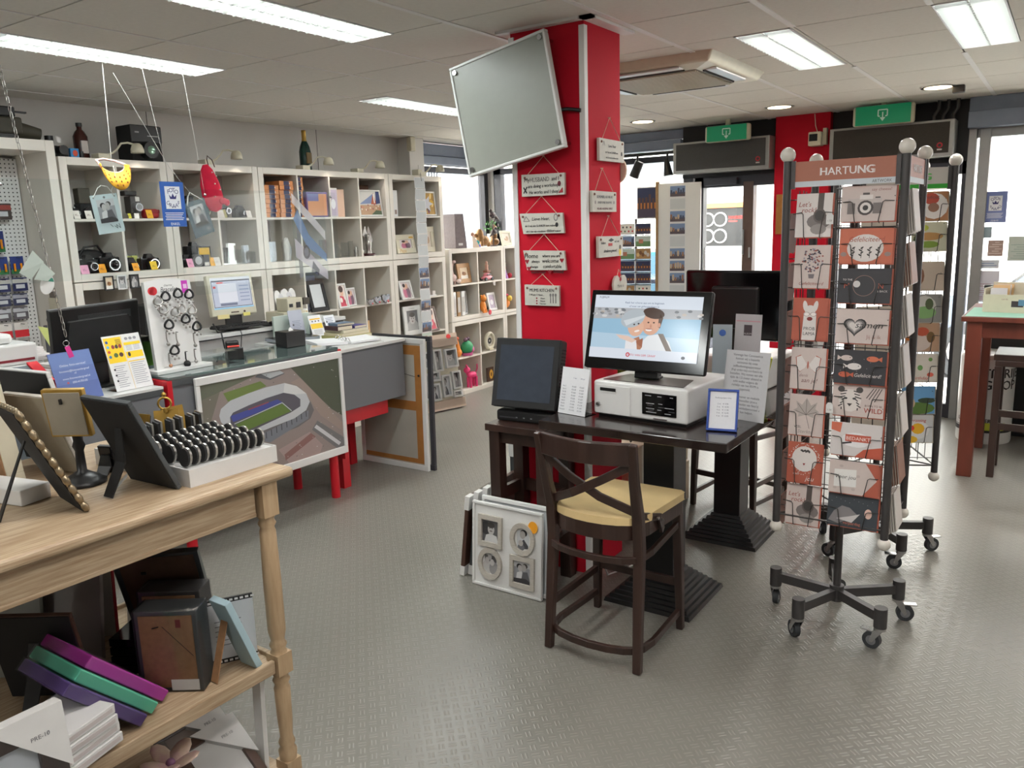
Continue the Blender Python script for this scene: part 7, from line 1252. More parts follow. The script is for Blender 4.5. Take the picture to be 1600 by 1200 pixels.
# ------------------------------------------------------------------ card spinners
def castor(b_parent,x,y,ang,brake):
 c_=Tm(x,y,0)@Rz(ang)
 MB('grey_steel').cyl((0,0,.10),(0,0,.185),.026,n=16,T=c_).build('castor_post',b_parent)
 f=MB('chrome').cyl((0,0,.088),(0,0,.10),.024,n=14,T=c_).prism([(-.015,.088),(.02,.088),(.035,.035),(.025,.028)],-.020,-.017,T=c_@UP).prism([(-.015,.088),(.02,.088),(.035,.035),(.025,.028)],.017,.020,T=c_@UP).build('castor_fork',b_parent)
 MB('rubber').cyl((.03,-.012,.036),(.03,.012,.036),.036,n=20,T=c_).build('castor_wheel',f);MB('aluminium').cyl((.03,-.014,.036),(.03,.014,.036),.02,n=14,T=c_).build('wheel_hub',f)
 if brake:MB('chrome').box(.02,.075,-.014,.014,.074,.079,T=c_).build('brake_pedal',f)
def spinner(label,loc,rz,base_rot,zb=.49,zt=1.975):
 t=thing('card_spinner',label,'card rack',loc,rz);s=.212
 MB('grey_steel').cyl((0,0,.12),(0,0,1.9),.016,n=14).cyl((0,0,.10),(0,0,.17),.03,n=16).build('centre_pole',t)
 for k in range(5):
  a=rad(base_rot+72*k);x,y=.27*cos(a),.27*sin(a);MB('grey_steel').beam((.02*cos(a),.02*sin(a),.135),(x,y,.145),.03,.04).build('base_arm',t);castor(t,x,y,(37*k+20)%360,k%2==0)
 for x in(-s,s):
  for y in(-s,s):MB('grey_steel').cyl((x,y,zb),(x,y,zt),.0155,n=14).build('corner_post',t);MB('ball_white').sphere((x,y,zt+.022),.029,n=16,m=12).build('top_ball',t);MB('ball_white').sphere((x,y,zb-.016),.026,n=16,m=12).build('foot_ball',t)
 for z in(.53,1.9):
  for k in range(4):MB('wire').cyl((-s,-s,z),(s,-s,z),.004,n=6,T=Rz(90*k)).build('cross_wire',t)
  MB('wire').cyl((-s,-s,z),(s,s,z),.004,n=6).cyl((-s,s,z),(s,-s,z),.004,n=6).build('cross_wire',t)
 w=MB('wire')
 for k in range(4):
  for x in(-.155,-.03,.04,.14):w.cyl((x,-s+.03,.55),(x,-s+.03,1.86),.002,n=4,T=Rz(90*k))
  for z in range(12):w.cyl((-s,-s+.032,.56+z*.115),(s,-s+.032,.56+z*.115),.002,n=4,T=Rz(90*k))
 o=w.build('wire_grid',t);o['kind']='stuff'
 return t
def header(t,k,c1,c2,word,tc,tc2,sub=''):
 T=Rz(90*k);b=MB('ink');s=.212
 o=MB(c1).box(-.185,.185,-s-.006,-s-.003,1.872,1.968,T=T).build('header_panel',t);q=MB();TT=T@Tm(0,-s-.0066,0)@UP
 q.rect(-.185,1.872,.185,1.893,c2,0,TT);q.text(word,.01,1.912,.042,tc2,.0003,TT,sx=1.0);q.text(word,.009,1.913,.040,tc,.0006,TT,sx=1.0)
 if sub:q.text(sub,.10,1.876,.016,(90,90,92),.0004,TT,align='l',sx=.85)
 q.build('header_print',o);[MB('grey_steel').box(x-.008,x+.008,-s-.009,-s+.001,1.866,1.972,T=T).build('header_rail',t)for x in(-.188,.188)]
RK=(-.735,3.525)
rk=spinner('tall card spinner nearest the viewer with rust coloured header',(RK[0],RK[1],0),0,33)
RUST,SAND,CHAR,CRM=(176,92,72),(206,192,186),(52,52,56),(222,216,212)
header(rk,0,(172,112,92),(206,214,220),'HARTUNG',(240,236,234),(220,210,206),'ARTWORK');header(rk,1,(172,112,92),(206,214,220),'HARTUNG',(240,236,234),(220,210,206))
rr=spinner('second card spinner behind the first with white and green header',(-.763,4.458,0),26,-4)
header(rr,0,(206,202,194),(50,170,50),'HARTUNG',(60,180,60),(60,180,60));header(rr,1,(206,202,194),(50,170,50),'HARTUNG',(60,180,60),(60,180,60))
def card(x,z,w,h,face,env,draw,label,M0,yo=0.0,wire=True,group=None):
 t=thing('greeting_card',label,'card',(0,0,0),0,group);t.matrix_world=M0@Tm(x,-.216+yo,z)@Rx(-7)
 MB(face).box(-w/2,w/2,0,.002,0,h).build('card',t);MB(env).box(-w/2+.004,w/2+.006,.003,.006,-.004,h-.002).build('envelope',t)
 if draw:q=MB();draw(q,Tm(0,-.0006,0)@UP,w,h);q.build('print',t)
 if wire:
  for s in(-1,1):MB('wire').tube([(s*(w/2+.015),.01,h*.55),(s*w*.32,-.012,h*.56),(s*w*.28,-.012,h*.52),(s*w*.22,-.012,.0),(s*w*.22,.012,-.006)],.0019,5).build('wire_holder',t)
 return t
F0=Tm(RK[0],RK[1],0)
def c_guitar(q,T,w,h):q.ell(.02,.06,.045,.03,(120,112,110),0,T=T);q.poly([(.012,.08),(.034,.08),(.036,.168),(.014,.168)],(84,76,72),0,T);q.ell(.022,.082,.024,.028,(92,84,80),.0003,T=T);q.ell(.022,.082,.018,.02,(60,56,54),.0006,T=T);q.ell(.02,.03,.03,.02,(150,144,140),.0003,T=T);q.text("Let's",-.036,.118,.026,(150,70,60),.0005,T,shear=.2);q.text('rock!',-.02,.096,.026,(150,70,60),.0005,T,shear=.2)
def c_bouquet(q,T,w,h):
 random.seed(8)
 for k in range(90):a,r=random.random()*6.3,.045*math.sqrt(random.random());q.ell(r*cos(a),.108+r*sin(a),.004,.003,random.choice([(90,84,100),(150,146,160),(150,80,70),(60,58,66)]),.0003,6,T)
 q.poly([(-.012,.055),(.012,.055),(.009,.038),(-.009,.038)],(120,112,116),0,T);q.text('Gefeliciteerd',0,.012,.018,(150,80,70),0,T,shear=.25)
def c_llama(q,T,w,h):q.poly([(-.028,.0),(.028,.0),(.024,.10),(.018,.118),(-.018,.118),(-.024,.10)],CRM,0,T);q.ell(-.02,.135,.009,.022,CRM,0,T=T,rot=10);q.ell(.02,.135,.009,.022,CRM,0,T=T,rot=-10);q.ell(0,.125,.018,.014,CRM,.0002,T=T);q.ell(-.013,.103,.013,.009,(170,150,146),.0003,T=T);q.ell(.013,.103,.013,.009,(170,150,146),.0003,T=T);q.ell(-.013,.103,.010,.007,(238,232,228),.0006,T=T);q.ell(.013,.103,.010,.007,(238,232,228),.0006,T=T);q.ell(0,.085,.011,.008,(120,40,36),.0003,T=T);q.text('PROB',0,.04,.018,CHAR,.0006,T);q.text('LAMA',0,.02,.018,CHAR,.0006,T)
def c_butter(q,T,w,h):
 for s in(-1,1):
  for c,k in((RUST,1.0),(CRM,.78)):q.poly([(s*.004,.10),(s*.03*(.6+k*.4),.125+.013*k),(s*(.034+.016*k),.128*1.0),(s*(.036+.008*k),.085),(s*.03,.078-.01*k),(s*.012,.085)][::s],c,.0003+(1-k)*.001,T)
 q.ell(0,.098,.003,.016,RUST,.0008,T=T);q.text('denk',-.015,.05,.018,(150,120,116),0,T,shear=.2);q.text('aan je!',.008,.028,.024,(110,70,66),0,T,shear=.25)
def c_leaf(q,T,w,h):q.poly([(0,.085),(-.03,.075),(-.03,.09),(-.052,.10),(-.035,.112),(-.042,.14),(-.018,.125),(0,.155),(.018,.125),(.042,.14),(.035,.112),(.052,.10),(.03,.09),(.03,.075)][::-1],(176,166,160),0,T);[q.stroke([(0,.085),p],.0016,(84,78,76),.0003,T)for p in((-.042,.10),(-.035,.13),(0,.148),(.035,.13),(.042,.10),(.016,.03))];q.text('VEEL',-.03,.03,.014,CHAR,0,T);q.text('Sterkte',.0,.01,.02,(150,140,136),0,T,shear=.25)
def c_wreath(q,T,w,h):
 random.seed(12)
 for k in range(60):a=random.random()*6.3;r=random.uniform(.055,.066);q.ell(r*cos(a)*.95,.10+r*sin(a),.002,.002,CRM,.0003,5,T)
 q.ell(0,.10,.05,.053,CRM,.0002,20,T);[q.ell(-.012+.006*k,.135-.003*(k%2),.006,.004,(70,66,66),.0005,8,T,rot=20*k)for k in range(6)];q.poly([(0,.072),(.005,.082),(-.005,.082)],(150,40,40),.0005,T);q.text('jou',.025,.012,.026,CRM,.0003,T,shear=.3);q.text('voor',-.03,.032,.014,CRM,.0003,T,shear=.3)
def c_cam(q,T,w,h):q.rect(-.072,.028,.048,.085,(196,186,182),0,T);[q.rect(a,b_,c,d,e_,.0003,T)for a,b_,c,d,e_ in((-.072,.028,-.045,.068,(120,112,110)),(.018,.028,.048,.068,(120,112,110)),(-.03,.082,.016,.098,(226,220,216)),(-.02,.098,.004,.106,(90,84,82)),(.024,.085,.042,.09,(90,84,82)))];q.ell(-.008,.05,.028,.028,(72,66,64),.0006,T=T);q.ell(-.008,.05,.02,.02,(222,216,212),.0009,T=T);q.ell(-.008,.05,.010,.010,(50,48,48),.0012,T=T);q.text('say cheese!',.045,.112,.0155,(150,100,90),0,T)
def c_gef(q,T,w,h):q.ell(-.002,.058,.065,.052,CRM,0,22,T);q.text('Gefeliciteerd',0,.082,.027,(160,84,66),.0006,T,shear=.2,sx=.9);[q.stroke([(-.045+.03*k,.02),(-.04+.028*k,.062)],.0022,(70,66,64),.0004,T)for k in range(4)];[q.ell(-.045+.03*k+.006*(j%2)-.004,.032+.009*j,.007,.003,(70,66,64),.0005,8,T,rot=35 if j%2 else 145)for k in range(4)for j in range(4)];[q.ell(s*.078,.035,.012,.009,(150,130,124),.0003,7,T)for s in(-1,1)]
def c_moon(q,T,w,h):q.ring(-.0,.066,.038,.040,(140,112,100),.0003,26,T);q.ell(-.026,.072,.013,.013,(206,204,202),.0006,T=T);q.text('M',-.062,.056,.028,(190,96,74),.0004,T);q.text('N',.06,.056,.028,(190,96,74),.0004,T);q.text('TO THE',-.06,.085,.010,CRM,.0004,T);q.text('& BACK',.066,.042,.011,CRM,.0004,T)
def c_heart(q,T,w,h):
 for k,c in enumerate(((40,38,40),(110,106,106),(170,162,160),(214,208,204))):s=1-.16*k;q.poly([(-.025+.042*s*sin(a)**3,.066+.0024*s*(13*cos(a)-5*cos(2*a)-2*cos(3*a)-cos(4*a)))for a in[2*pi*i/26 for i in range(26)]][::-1],c,.0003*k,T)
 q.text('samen',.025,.06,.034,(50,48,48),.0015,T,shear=.3,sx=1.15);q.text('Jij & ik',.045,.02,.02,(160,120,110),.0003,T)
def c_fish(q,T,w,h):
 for x,z,s,c in((-.05,.10,1,SAND),(.045,.10,-1,(200,110,80)),(-.02,.068,1.2,CRM),(-.055,.035,-1,(190,96,70))):q.ell(x,z,.022*abs(s),.011*abs(s),c,.0003,T=T);q.poly([(x-s*.018,z),(x-s*.034,z+.01),(x-s*.034,z-.01)][::1 if s>0 else-1],c,.0004,T);q.ell(x+s*.013,z+.002,.002,.002,CHAR,.0007,T=T)
 q.text('Gefeliciteerd!',.03,.028,.02,CRM,.0003,T,shear=.2,sx=.9);[q.ell(-.07+.012*k,.05+.06*((k*7)%5)/5,.001,.001,CRM,.0003,5,T)for k in range(12)]
def c_tiger(q,T,w,h):
 q.ell(-.03,.062,.042,.045,(222,214,208),0,T=T);[q.ell(-.03+s*.034,.105,.013,.012,(70,66,64),.0002,T=T)for s in(-1,1)];[q.ell(-.03+s*.016,.07,.007,.004,CHAR,.0006,T=T)for s in(-1,1)];q.poly([(-.04,.05),(-.02,.05),(-.03,.038)][::-1],(60,56,54),.0006,T)
 for k in range(7):[q.stroke([(-.03+s*(.012+.003*k),.10-.011*k),(-.03+s*(.03+.006*(k%3)),.096-.012*k)],.004,(54,50,50),.0004,T)for s in(-1,1)]
 [q.stroke([(.03+.01*k,.075-.004*k),(.055+.01*k,.115)],.003,(70,60,60),.0003,T)for k in range(4)];q.text('BORN TO BE',.058,.042,.011,(110,80,76),.0003,T);q.text('WILD',.058,.018,.027,(170,60,40),.0003,T)
def c_bed(q,T,w,h):q.poly([(-.095,.13),(-.055,.13),(-.06,.09),(-.095,.10)][::-1],(204,110,84),0,T);q.poly([(.0,.0),(.095,.0),(.095,.045),(.03,.03)],(190,90,68),0,T);q.ell(.0,.065,.055,.03,(232,230,230),.0002,T=T);q.stroke([(-.05,.048),(-.015,.056)],.007,(60,56,58),.0004,T);q.rect(-.04,.058,.055,.086,(190,90,70),.0006,T);q.text('BEDANKT',.008,.064,.02,(240,226,220),.0009,T)
def c_env(q,T,w,h):q.poly([(.095,.0),(.095,.13),(.04,.13),(.085,.065),(.035,.0)][::-1],RUST,0,T);q.poly([(-.075,.025),(.01,.03),(.008,.10),(-.075,.095)],(232,230,226),.0003,T);q.text('Voor jou',-.033,.06,.022,(70,66,64),.0006,T,shear=.2);[q.ell(x,z,.008,.006,(190,176,170),.0002,7,T)for x,z in((-.05,.11),(.015,.075),(-.07,.02),(0,.02))]
def c_fal(q,T,w,h):q.poly([(-.09,.02),(-.07,.06),(-.04,.085),(-.01,.08),(.02,.055),(-.02,.03),(-.05,.01)][::-1],(130,126,128),.0003,T);q.poly([(-.06,.03),(.0,.02),(.03,.06),(-.01,.045)],(200,196,196),.0005,T);q.ell(.06,.065,.014,.02,(226,190,176),.0003,T=T);q.text('verjaardag',-.0,.012,.016,(190,110,90),.0004,T);[q.ell(-.08+.017*k,.10+.02*((k*3)%4)/4,.001,.001,(200,200,204),.0003,5,T)for k in range(10)]
LC=((.680,CRM,RUST,c_guitar,'grey rock card with guitar, topmost in the narrow column'),(.482,SAND,RUST,c_bouquet,'card with round speckled bouquet, narrow column'),(.275,RUST,RUST,c_llama,'rust card with white llama in glasses'),(.075,SAND,RUST,c_butter,'card with red outlined butterfly'),(-.118,SAND,RUST,c_leaf,'card with drawn maple leaf'),(-.32,RUST,RUST,c_wreath,'rust card with white dotted circle'),(-.502,SAND,RUST,c_guitar,'grey rock card with guitar, lowest in the narrow column'))
for k,(z,f,e_,d,l)in enumerate(LC):card(-.108,1.0+z,.135,.168,f,e_,d,l+', first spinner',F0)
RC=((1.735,SAND,c_cam,'wide card with vintage camera drawing'),(1.578,(196,108,82),c_gef,'rust wide card with white oval and plants'),(1.428,CHAR,c_moon,'black wide card with circle and silver ball'),(1.272,SAND,c_heart,'wide card with shaded heart'),(1.112,CHAR,c_fish,'black wide card with four fishes'),(.982,SAND,c_tiger,'wide card with tiger head'),(.820,(214,208,206),c_bed,'wide card with rust label and brush strokes'),(.662,SAND,c_env,'wide envelope card with white note'),(.522,(60,66,72),c_fal,'dark wide card with grey falcon'))
for k,(z,f,d,l)in enumerate(RC):card(.088,z,.19,.132,f,RUST,d,l+', first spinner',F0)
t=thing('shelf_tag','white bottle-shaped price tag on the first rock card','tag',(-.775,3.288,1.728));MB('plastic_white').prism([(-.013,0),(.013,0),(.013,.032),(.006,.042),(-.006,.042),(-.013,.032)],0,.002,T=UP).build('tag_card',t);q=MB((120,110,104));q.text('1.50',0,.01,.01,T=Tm(0,-.0026,0)@UP);q.build('lettering',t)
dup(t,(-.745,3.285,.992),0,'white bottle-shaped price tag beside the tiger card')
# cards seen edge-on in the side pockets
words_=('topmost','second','third','fourth','fifth','sixth','lowest')
for k in range(7):
 for i in range(5):
  t=card(-.13+.003*i,1.68-k*.195+.004*i,.13,.155,(206,200,196)if k<1 or k in(2,3)else(150,110,92)if k%2 else(222,216,210),(196,188,180),None,'edge-on card, %s from the outside, %s pocket of the window side'%(('first','second','third','fourth','innermost')[i],words_[k]),F0@Rz(90),-.004-.008*i,i==0,'edge-on cards in the %s side pocket'%words_[k])
 t=card(.12,1.62-k*.195,.13,.155,(150,100,84),(120,84,72),None,'brown backed card in the %s pocket of the table side, first spinner'%words_[k],F0@Rz(-90),-.006,True)
 # second spinner, visible column
F1=Tm(-.763,4.458,0)@Rz(26)
def c_col(bg,items,word=''):
 def f(q,T,w,h):
  q.rect(-w/2,0,w/2,h,bg,0,T)
  for i,(x,z,rx,rz,c)in enumerate(items):q.ell(x*w,z*h,rx*w,rz*h,c,.0003+.0002*i,12,T)
  if word:q.text(word,0,h*.08 if word[0]=='B' else h*.75,h*.16,(200,70,60)if word[0]=='B' or word[0]=='v' else(90,84,80),.003,T,shear=.2)
 return f
SC_=((1.725,c_col((176,124,84),((.1,.5,.4,.45,(240,234,228)),(.02,.75,.22,.2,(190,80,60)),(.08,.45,.16,.16,(150,110,90))),'proficiat'),'second spinner card with red bird on white circle, topmost'),(1.585,c_col((206,206,180),((-.2,.8,.2,.12,(190,200,80)),(.0,.5,.42,.14,(196,150,90)),(-.3,.4,.14,.18,(70,90,50)),(.0,.22,.3,.12,(130,160,60))),''),'second spinner card with sandwich and green bottles'),(1.40,c_col((206,190,172),((-.25,.5,.2,.35,(140,96,70)),(-.25,.6,.08,.1,(240,236,230)),(-.25,.6,.03,.05,(40,36,34))),''),'second spinner card with big-eyed brown owl'),(1.245,c_col((150,150,146),((0,.55,.36,.4,(214,214,206)),(0,.35,.36,.22,(140,186,120)),(.15,.65,.12,.2,(80,96,60))),''),'second spinner card with green layered cake'),(1.105,c_col((196,160,130),((-.1,.3,.36,.3,(222,206,196)),(.0,.7,.2,.16,(200,90,60)),(-.4,.5,.1,.12,(226,130,50)),(.25,.5,.12,.2,(120,90,50))),''),'second spinner card with drink and orange slices'),(.955,c_col((232,226,214),((-.3,.7,.05,.06,(226,160,80)),(.3,.8,.06,.07,(120,170,90)),(.0,.5,.08,.1,(110,160,90)),(.3,.25,.1,.08,(226,110,90)),(-.25,.3,.09,.09,(206,60,60))),'Birthday'),'second spinner birthday card with small coloured drawings'),(.795,c_col((110,170,220),((0,.2,.5,.22,(96,130,60)),(-.3,.38,.22,.24,(206,180,150)),(.25,.48,.26,.1,(60,80,60))),''),'second spinner card with blue sky and dogs on grass'),(.65,c_col((228,230,230),((.0,.45,.4,.35,(246,246,246)),(.05,.5,.2,.2,(246,190,40)),(-.15,.52,.1,.1,(226,60,50)),(-.2,.1,.25,.14,(246,200,50))),'verrassing'),'second spinner card with yellow egg flower'))
for z,d,l in SC_:card(.115,z,.155,.135,(226,222,214),(206,196,180),d,l,F1,-.004)
for k in range(7):card(-.115,1.70-.17*k,.155,.135,(214,204,190),(196,186,170),None,'pale card in the %s pocket of the hidden column, second spinner'%words_[k],F1,-.004,False,'hidden column cards')
# ------------------------------------------------------------------ right edge: bar table, stool, drum, window papers
t=thing('bar_table','red-brown wooden bar table with green runner at the shop window','table',(-.05,6.45,0));M('red_wood',(104,50,36),.4,noise=.2,scale=12,stretch=(1,1,.15))
MB('red_wood').box(-.52,.75,-.40,.55,1.055,1.09).build('tabletop',t,bevel=.005);M('mint',(150,196,178),.8,noise=.03);MB('mint').box(-.50,.74,-.39,.2,1.0905,1.093).build('runner',t)
for x in(-.44,.68):
 for y in(-.34,.48):MB('red_wood').box(x-.045,x+.045,y-.045,y+.045,0,1.055).build('leg',t,bevel=.004)
MB('red_wood').box(-.395,.635,-.36,-.33,.95,1.055).build('apron',t);MB('red_wood').box(-.46,-.43,-.295,.435,.95,1.055).build('apron',t)
t=thing('bar_stool','dark wooden bar stool pushed under the red-brown table','stool',(-.16,6.12,0));
MB('dark_wood').box(-.21,.21,-.0,.38,.80,.84).box(-.20,.20,.0,.37,.76,.80).build('seat',t,bevel=.005)
for x in(-.18,.18):
 for y in(.025,.34):MB('dark_wood').box(x-.022,x+.022,y-.022,y+.022,0,.76).build('leg',t,bevel=.003)
for z in(.33,.42):MB('dark_wood').box(-.16,.16,.015,.035,z,z+.045).build('stretcher',t)
t=thing('collection_drum','white steel drum with yellow cartoon-free battery collection print and black band','drum',(-.47,7.20,0));t['label']='tall white drum with bold black lettering and black band beside the bar table'
MB('plastic_white').lathe([(.185,0),(.19,.02),(.19,.66),(.185,.69),(.15,.70),(0,.70)],32).build('drum_body',t)
def wrap(q,pts,c,r=.1912):q.add([(r*sin(x/r),-r*cos(x/r),z)for x,z in pts],[tuple(range(len(pts)))],c)
q=MB();
def wtext(s,x,z,size,c):
 g=MB();g.text(s,x,z,size,c,0,ID,align='l');[q.add([(.1915*sin((v.x+d)/.1915),-.1915*cos((v.x+d)/.1915),v.y+d/2)for v in g.v],g.f,c)for d in(0,.004)]
wtext('BATTERIJEN',-.17,.52,.10,(30,28,28));wtext('LEEG? OP',-.17,.43,.10,(30,28,28));wtext('LEVER ZE HIER IN',-.2,.17,.04,(40,38,38))
for k in range(16):x=-.3+k*.04;wrap(q,[(x,.09),(x+.041,.09),(x+.041,.125),(x,.125)],(34,34,36));wrap(q,[(x,.13),(x+.041,.13),(x+.041,.135),(x,.135)],(34,34,36))
for k in range(5):x=.02+k*.03;wrap(q,[(x,.11),(x+.031,.11),(x+.031,.17),(x,.17)],(210,214,60),.1918)
for k in range(6):x=-.16+k*.014;wrap(q,[(x,.22),(x+.0145,.22),(x+.0145,.33+.05*sin(pi*(k+.5)/6)),(x,.33+.05*sin(pi*(k+.5)/6))],(236,196,50),.1916)
q.build('drum_print',t)
t=thing('card_box','cream tabletop box with stamps print, filled with cards on the bar table','box',(-.33,6.42,1.0935),-10);b=MB('plastic_cream');b.box(-.13,.20,-.10,-.09,0,.12);b.box(-.13,-.12,-.09,.1,0,.16);b.box(-.12,.2,.09,.1,0,.19);b.box(-.12,.2,-.09,.09,0,.01);b.box(.19,.2,-.09,.09,.01,.15);b.build('carton',t)
q=MB();T=Tm(0,-.1006,0)@UP;q.rect(.04,.04,.11,.08,(60,52,56),0,T);q.rect(.08,.05,.12,.09,(90,130,160),.0003,T);q.text('cards',.0,.085,.018,(160,120,110),0,T);q.build('stamp_print',t)
for k in range(9):o=MB((214,178,130)if k%3 else(206,206,208)).box(-.1,.0,0,.004,0,.15+.02*(k%2)).build('card_sleeve',t);o.location=(.0+.01*(k%2),-.07+k*.017,.012);o.rotation_euler=(rad(-8),0,0)
t=thing('card_tray','kraft card box with red dot behind the cream box on the bar table','box',(-.14,6.62,1.0935),-8);MB('pale_card').box(-.14,.2,-.05,.08,0,.17).build('carton',t,bevel=.003);MB((240,70,60)).ell(.05,.12,.02,.02,T=Tm(0,-.0506,0)@UP).build('red_dot',t);q=MB();pic(q,.08,.13,.1,.08,'city',Tm(0,-.0008,0)@UP);MB('pale_card').box(.03,.2,.0,.004,.17,.25).build('header_card',t);q.build('print',t)
t=MB('black').lathe([(.035,0),(.03,.09),(.04,.16),(.0,.16)],14).build('dark_jar',loc=(-.46,6.62,1.0905));tag(t,'dark jar at the corner of the bar table beside the cream box','jar')
t=thing('black_carton','black and grey case on the window sill behind the bar table','box',(-.2,7.55,0));MB('black_matt').box(-.45,.6,-.15,.15,.0,.98).build('cabinet_body',t,bevel=.004)
def wp(x,z,w,h,c,label,f=None,cat='poster'):
 t=thing('window_poster',label,cat,(x,YB+.022,z));MB(c).box(-w/2,w/2,0,.001,0,h).build('paper',t)
 if f:q=MB();f(q,Tm(0,-.0006,0)@UP);q.build('print',t)
wp(-.555,1.675,.165,.25,(120,134,190),'blue shop poster with mirrored white badge on the big window',lambda q,T:d_foto(q,T,True))
ln=lambda n,c,w:(lambda q,T:[q.rect(-w+.02*(k%3),.02+k*.018,w-.02*(k%2),.026+k*.018,c,0,T)for k in range(n)])
wp(-.60,1.55,.07,.09,(150,170,180),'small grey-blue sticker under the blue shop poster');wp(-.53,1.40,.11,.13,(176,150,140),'brown printed notice on the big window',ln(6,(226,210,200),.045));wp(-.58,1.30,.17,.07,(216,222,230),'white note with mirrored handwriting on the big window',ln(2,(130,150,190),.07));wp(-.58,1.02,.19,.26,(224,222,232),'white printed sheet lowest on the big window',ln(8,(190,160,170),.06));wp(-.36,1.36,.16,.2,(196,206,196),'pale green flyer on the big window',ln(7,(160,180,170),.06));wp(-.26,1.40,.1,.22,(206,150,160),'red tartan flyer on the big window',ln(8,(230,200,206),.045))
# postcard stands in the front window
def postcards(loc,rz,rows,cols,label,seed,kinds):
 t=thing('postcard_stand',label,'postcard stand',loc,rz);w,h=.15,.105;random.seed(seed);MB('wire').cyl((0,.03,0),(0,.03,rows*(h+.012)+.75),.012,n=8).cyl((0,.03,0),(0,.03,.02),.16,n=20).build('stand',t)
 for r in range(rows):
  for c in range(cols):
   x=(c-cols/2)*(w+.008);z=.7+r*(h+.014);q=MB((230,230,230));q.box(x,x+w,0,.002,z,z+h);pic(q,x+.004,z+.004,w-.008,h-.008,random.choice(kinds),Tm(0,-.0006,0)@UP);q.build('postcard',t);MB('black').box(x-.003,x+w+.003,-.012,.012,z-.012,z-.004).build('rack_wire',t)
 return t
postcards((-3.53,7.3,0),16,9,2,'two-column stand of city postcards in the front window, beside the column',3,('city','night','green','wood','map','night'))
t=MB((236,236,238)).box(-.10,.10,0,.004,0,.30).build('tall_poster',loc=(-3.42,7.33,1.80));tag(t,'upright night city print above the postcard stand','poster');q=MB();pic(q,-.095,.01,.19,.28,'night',Tm(0,-.0012,0)@UP);q.build('print',t)
t=thing('white_screen_stand','tall white pinboard of pale postcards beside the shop door','postcard stand',(-3.10,7.35,0),10);MB('plastic_white').box(-.20,.20,0,.03,.05,2.12).build('board',t);MB('brown_card').box(-.225,-.20,-.01,.04,.05,2.14).build('cork_edge',t);random.seed(6)
for k in range(13):q=MB((226,228,232));q.rect(0,0,.15,.105,T=UP);pic(q,.004,.004,.142,.097,random.choice(('blank','city','blank','green')),Tm(0,-.0006,0)@UP);o=q.build('postcard',t);o.location=(-.09,-.002,.6+k*.116)
t=MB('kraft').box(-2.30,-2.20,7.715,7.728,1.62,1.98).build('pier_notice',bevel=.001);tag(t,'brown paper sign on the edge of the red pier behind the card spinner','sign')
"""street view"""
def facade(x0,x1,y,h,mt,label,shop,cat='building'):
 t=thing('street_building',label,cat,((x0+x1)/2,y,-.06));w=(x1-x0)/2
 MB(mt).box(-w,w,0,.4,3.0,h).box(-w,w,.25,.4,0,3.0).build('wall',t);MB('facade_grey').box(-w,w,-.15,0,2.9,3.15).build('canopy',t)
 n=max(1,int(w*2/2.2))
 for k in range(n):
  x=-w+(k+.5)*2*w/n
  for z in(3.6,6.2):MB('plastic_white').box(x-.6,x+.6,-.04,.02,z,z+1.6).build('window',t);f=bpy.data.objects[-1]if False else None;MB('facade_grey').box(x-.5,x+.5,-.045,-.041,z+.1,z+1.5).build('pane',t)
  MB(shop).box(x-.95,x+.95,.15,.22,.5,2.5).build('shop_window',t);MB('plastic_white').box(x+.97,x+1.1,.1,.25,0,2.9).build('shop_post',t)
 return t
b1=facade(-15,-8.2,17.0,9,'facade_white','white shopfront building across the street, left of the hair salon','facade_grey');b2=facade(-8.1,-4.7,17.0,9,'facade_white','hair salon building with round black windows across the street','plastic_white');b3=facade(-4.6,2.5,17.0,9,'facade_white','pale shop building across the street seen through the door','plastic_white');b4=facade(2.5,12,17.0,9,'facade_brick','brick building across the street beyond the big window','facade_grey')
MB('black').box(-.30,.27,.1,.14,1.3,2.1).build('dark_panel',b2)
for x in(-.15,.13):
 for z in(1.51,1.86):MB('plastic_white').cyl((x,.07,z),(x,.1,z),.15,n=24).cyl((x,.06,z),(x,.07,z),.125,n=24,c='black').build('round_window',b2)
MB('black').box(.27,.75,.08,.13,1.3,2.1).build('sign_board',b2);q=MB((236,60,50));T=Tm(0,.0795,0)@UP;q.text('HAIRISH',.48,1.86,.095,T=T);q.text('HAIRISH',.484,1.861,.095,T=T);q.text('FASHION',.41,1.80,.045,T=T);q.build('lettering',b2);MB((220,120,60)).box(-.3,.75,.0,.1,2.1,2.2).build('awning',b2)
w1=thing('street_building','white building across the side street beyond the low shelves','building',(-15.6,4,-.12),90);MB('facade_white').box(-12,9,0,.4,0,8).build('wall',w1)
for k in range(7):MB('plastic_white').box(-11+k*2.8,-9.4+k*2.8,-.04,.0,1.2,2.6).build('window',w1);MB('facade_grey').box(-10.9+k*2.8,-9.5+k*2.8,-.045,-.04,1.3,2.5).build('pane',w1)
MB('facade_grey').box(-12,9,-.2,0,3.1,3.3).build('canopy',w1)
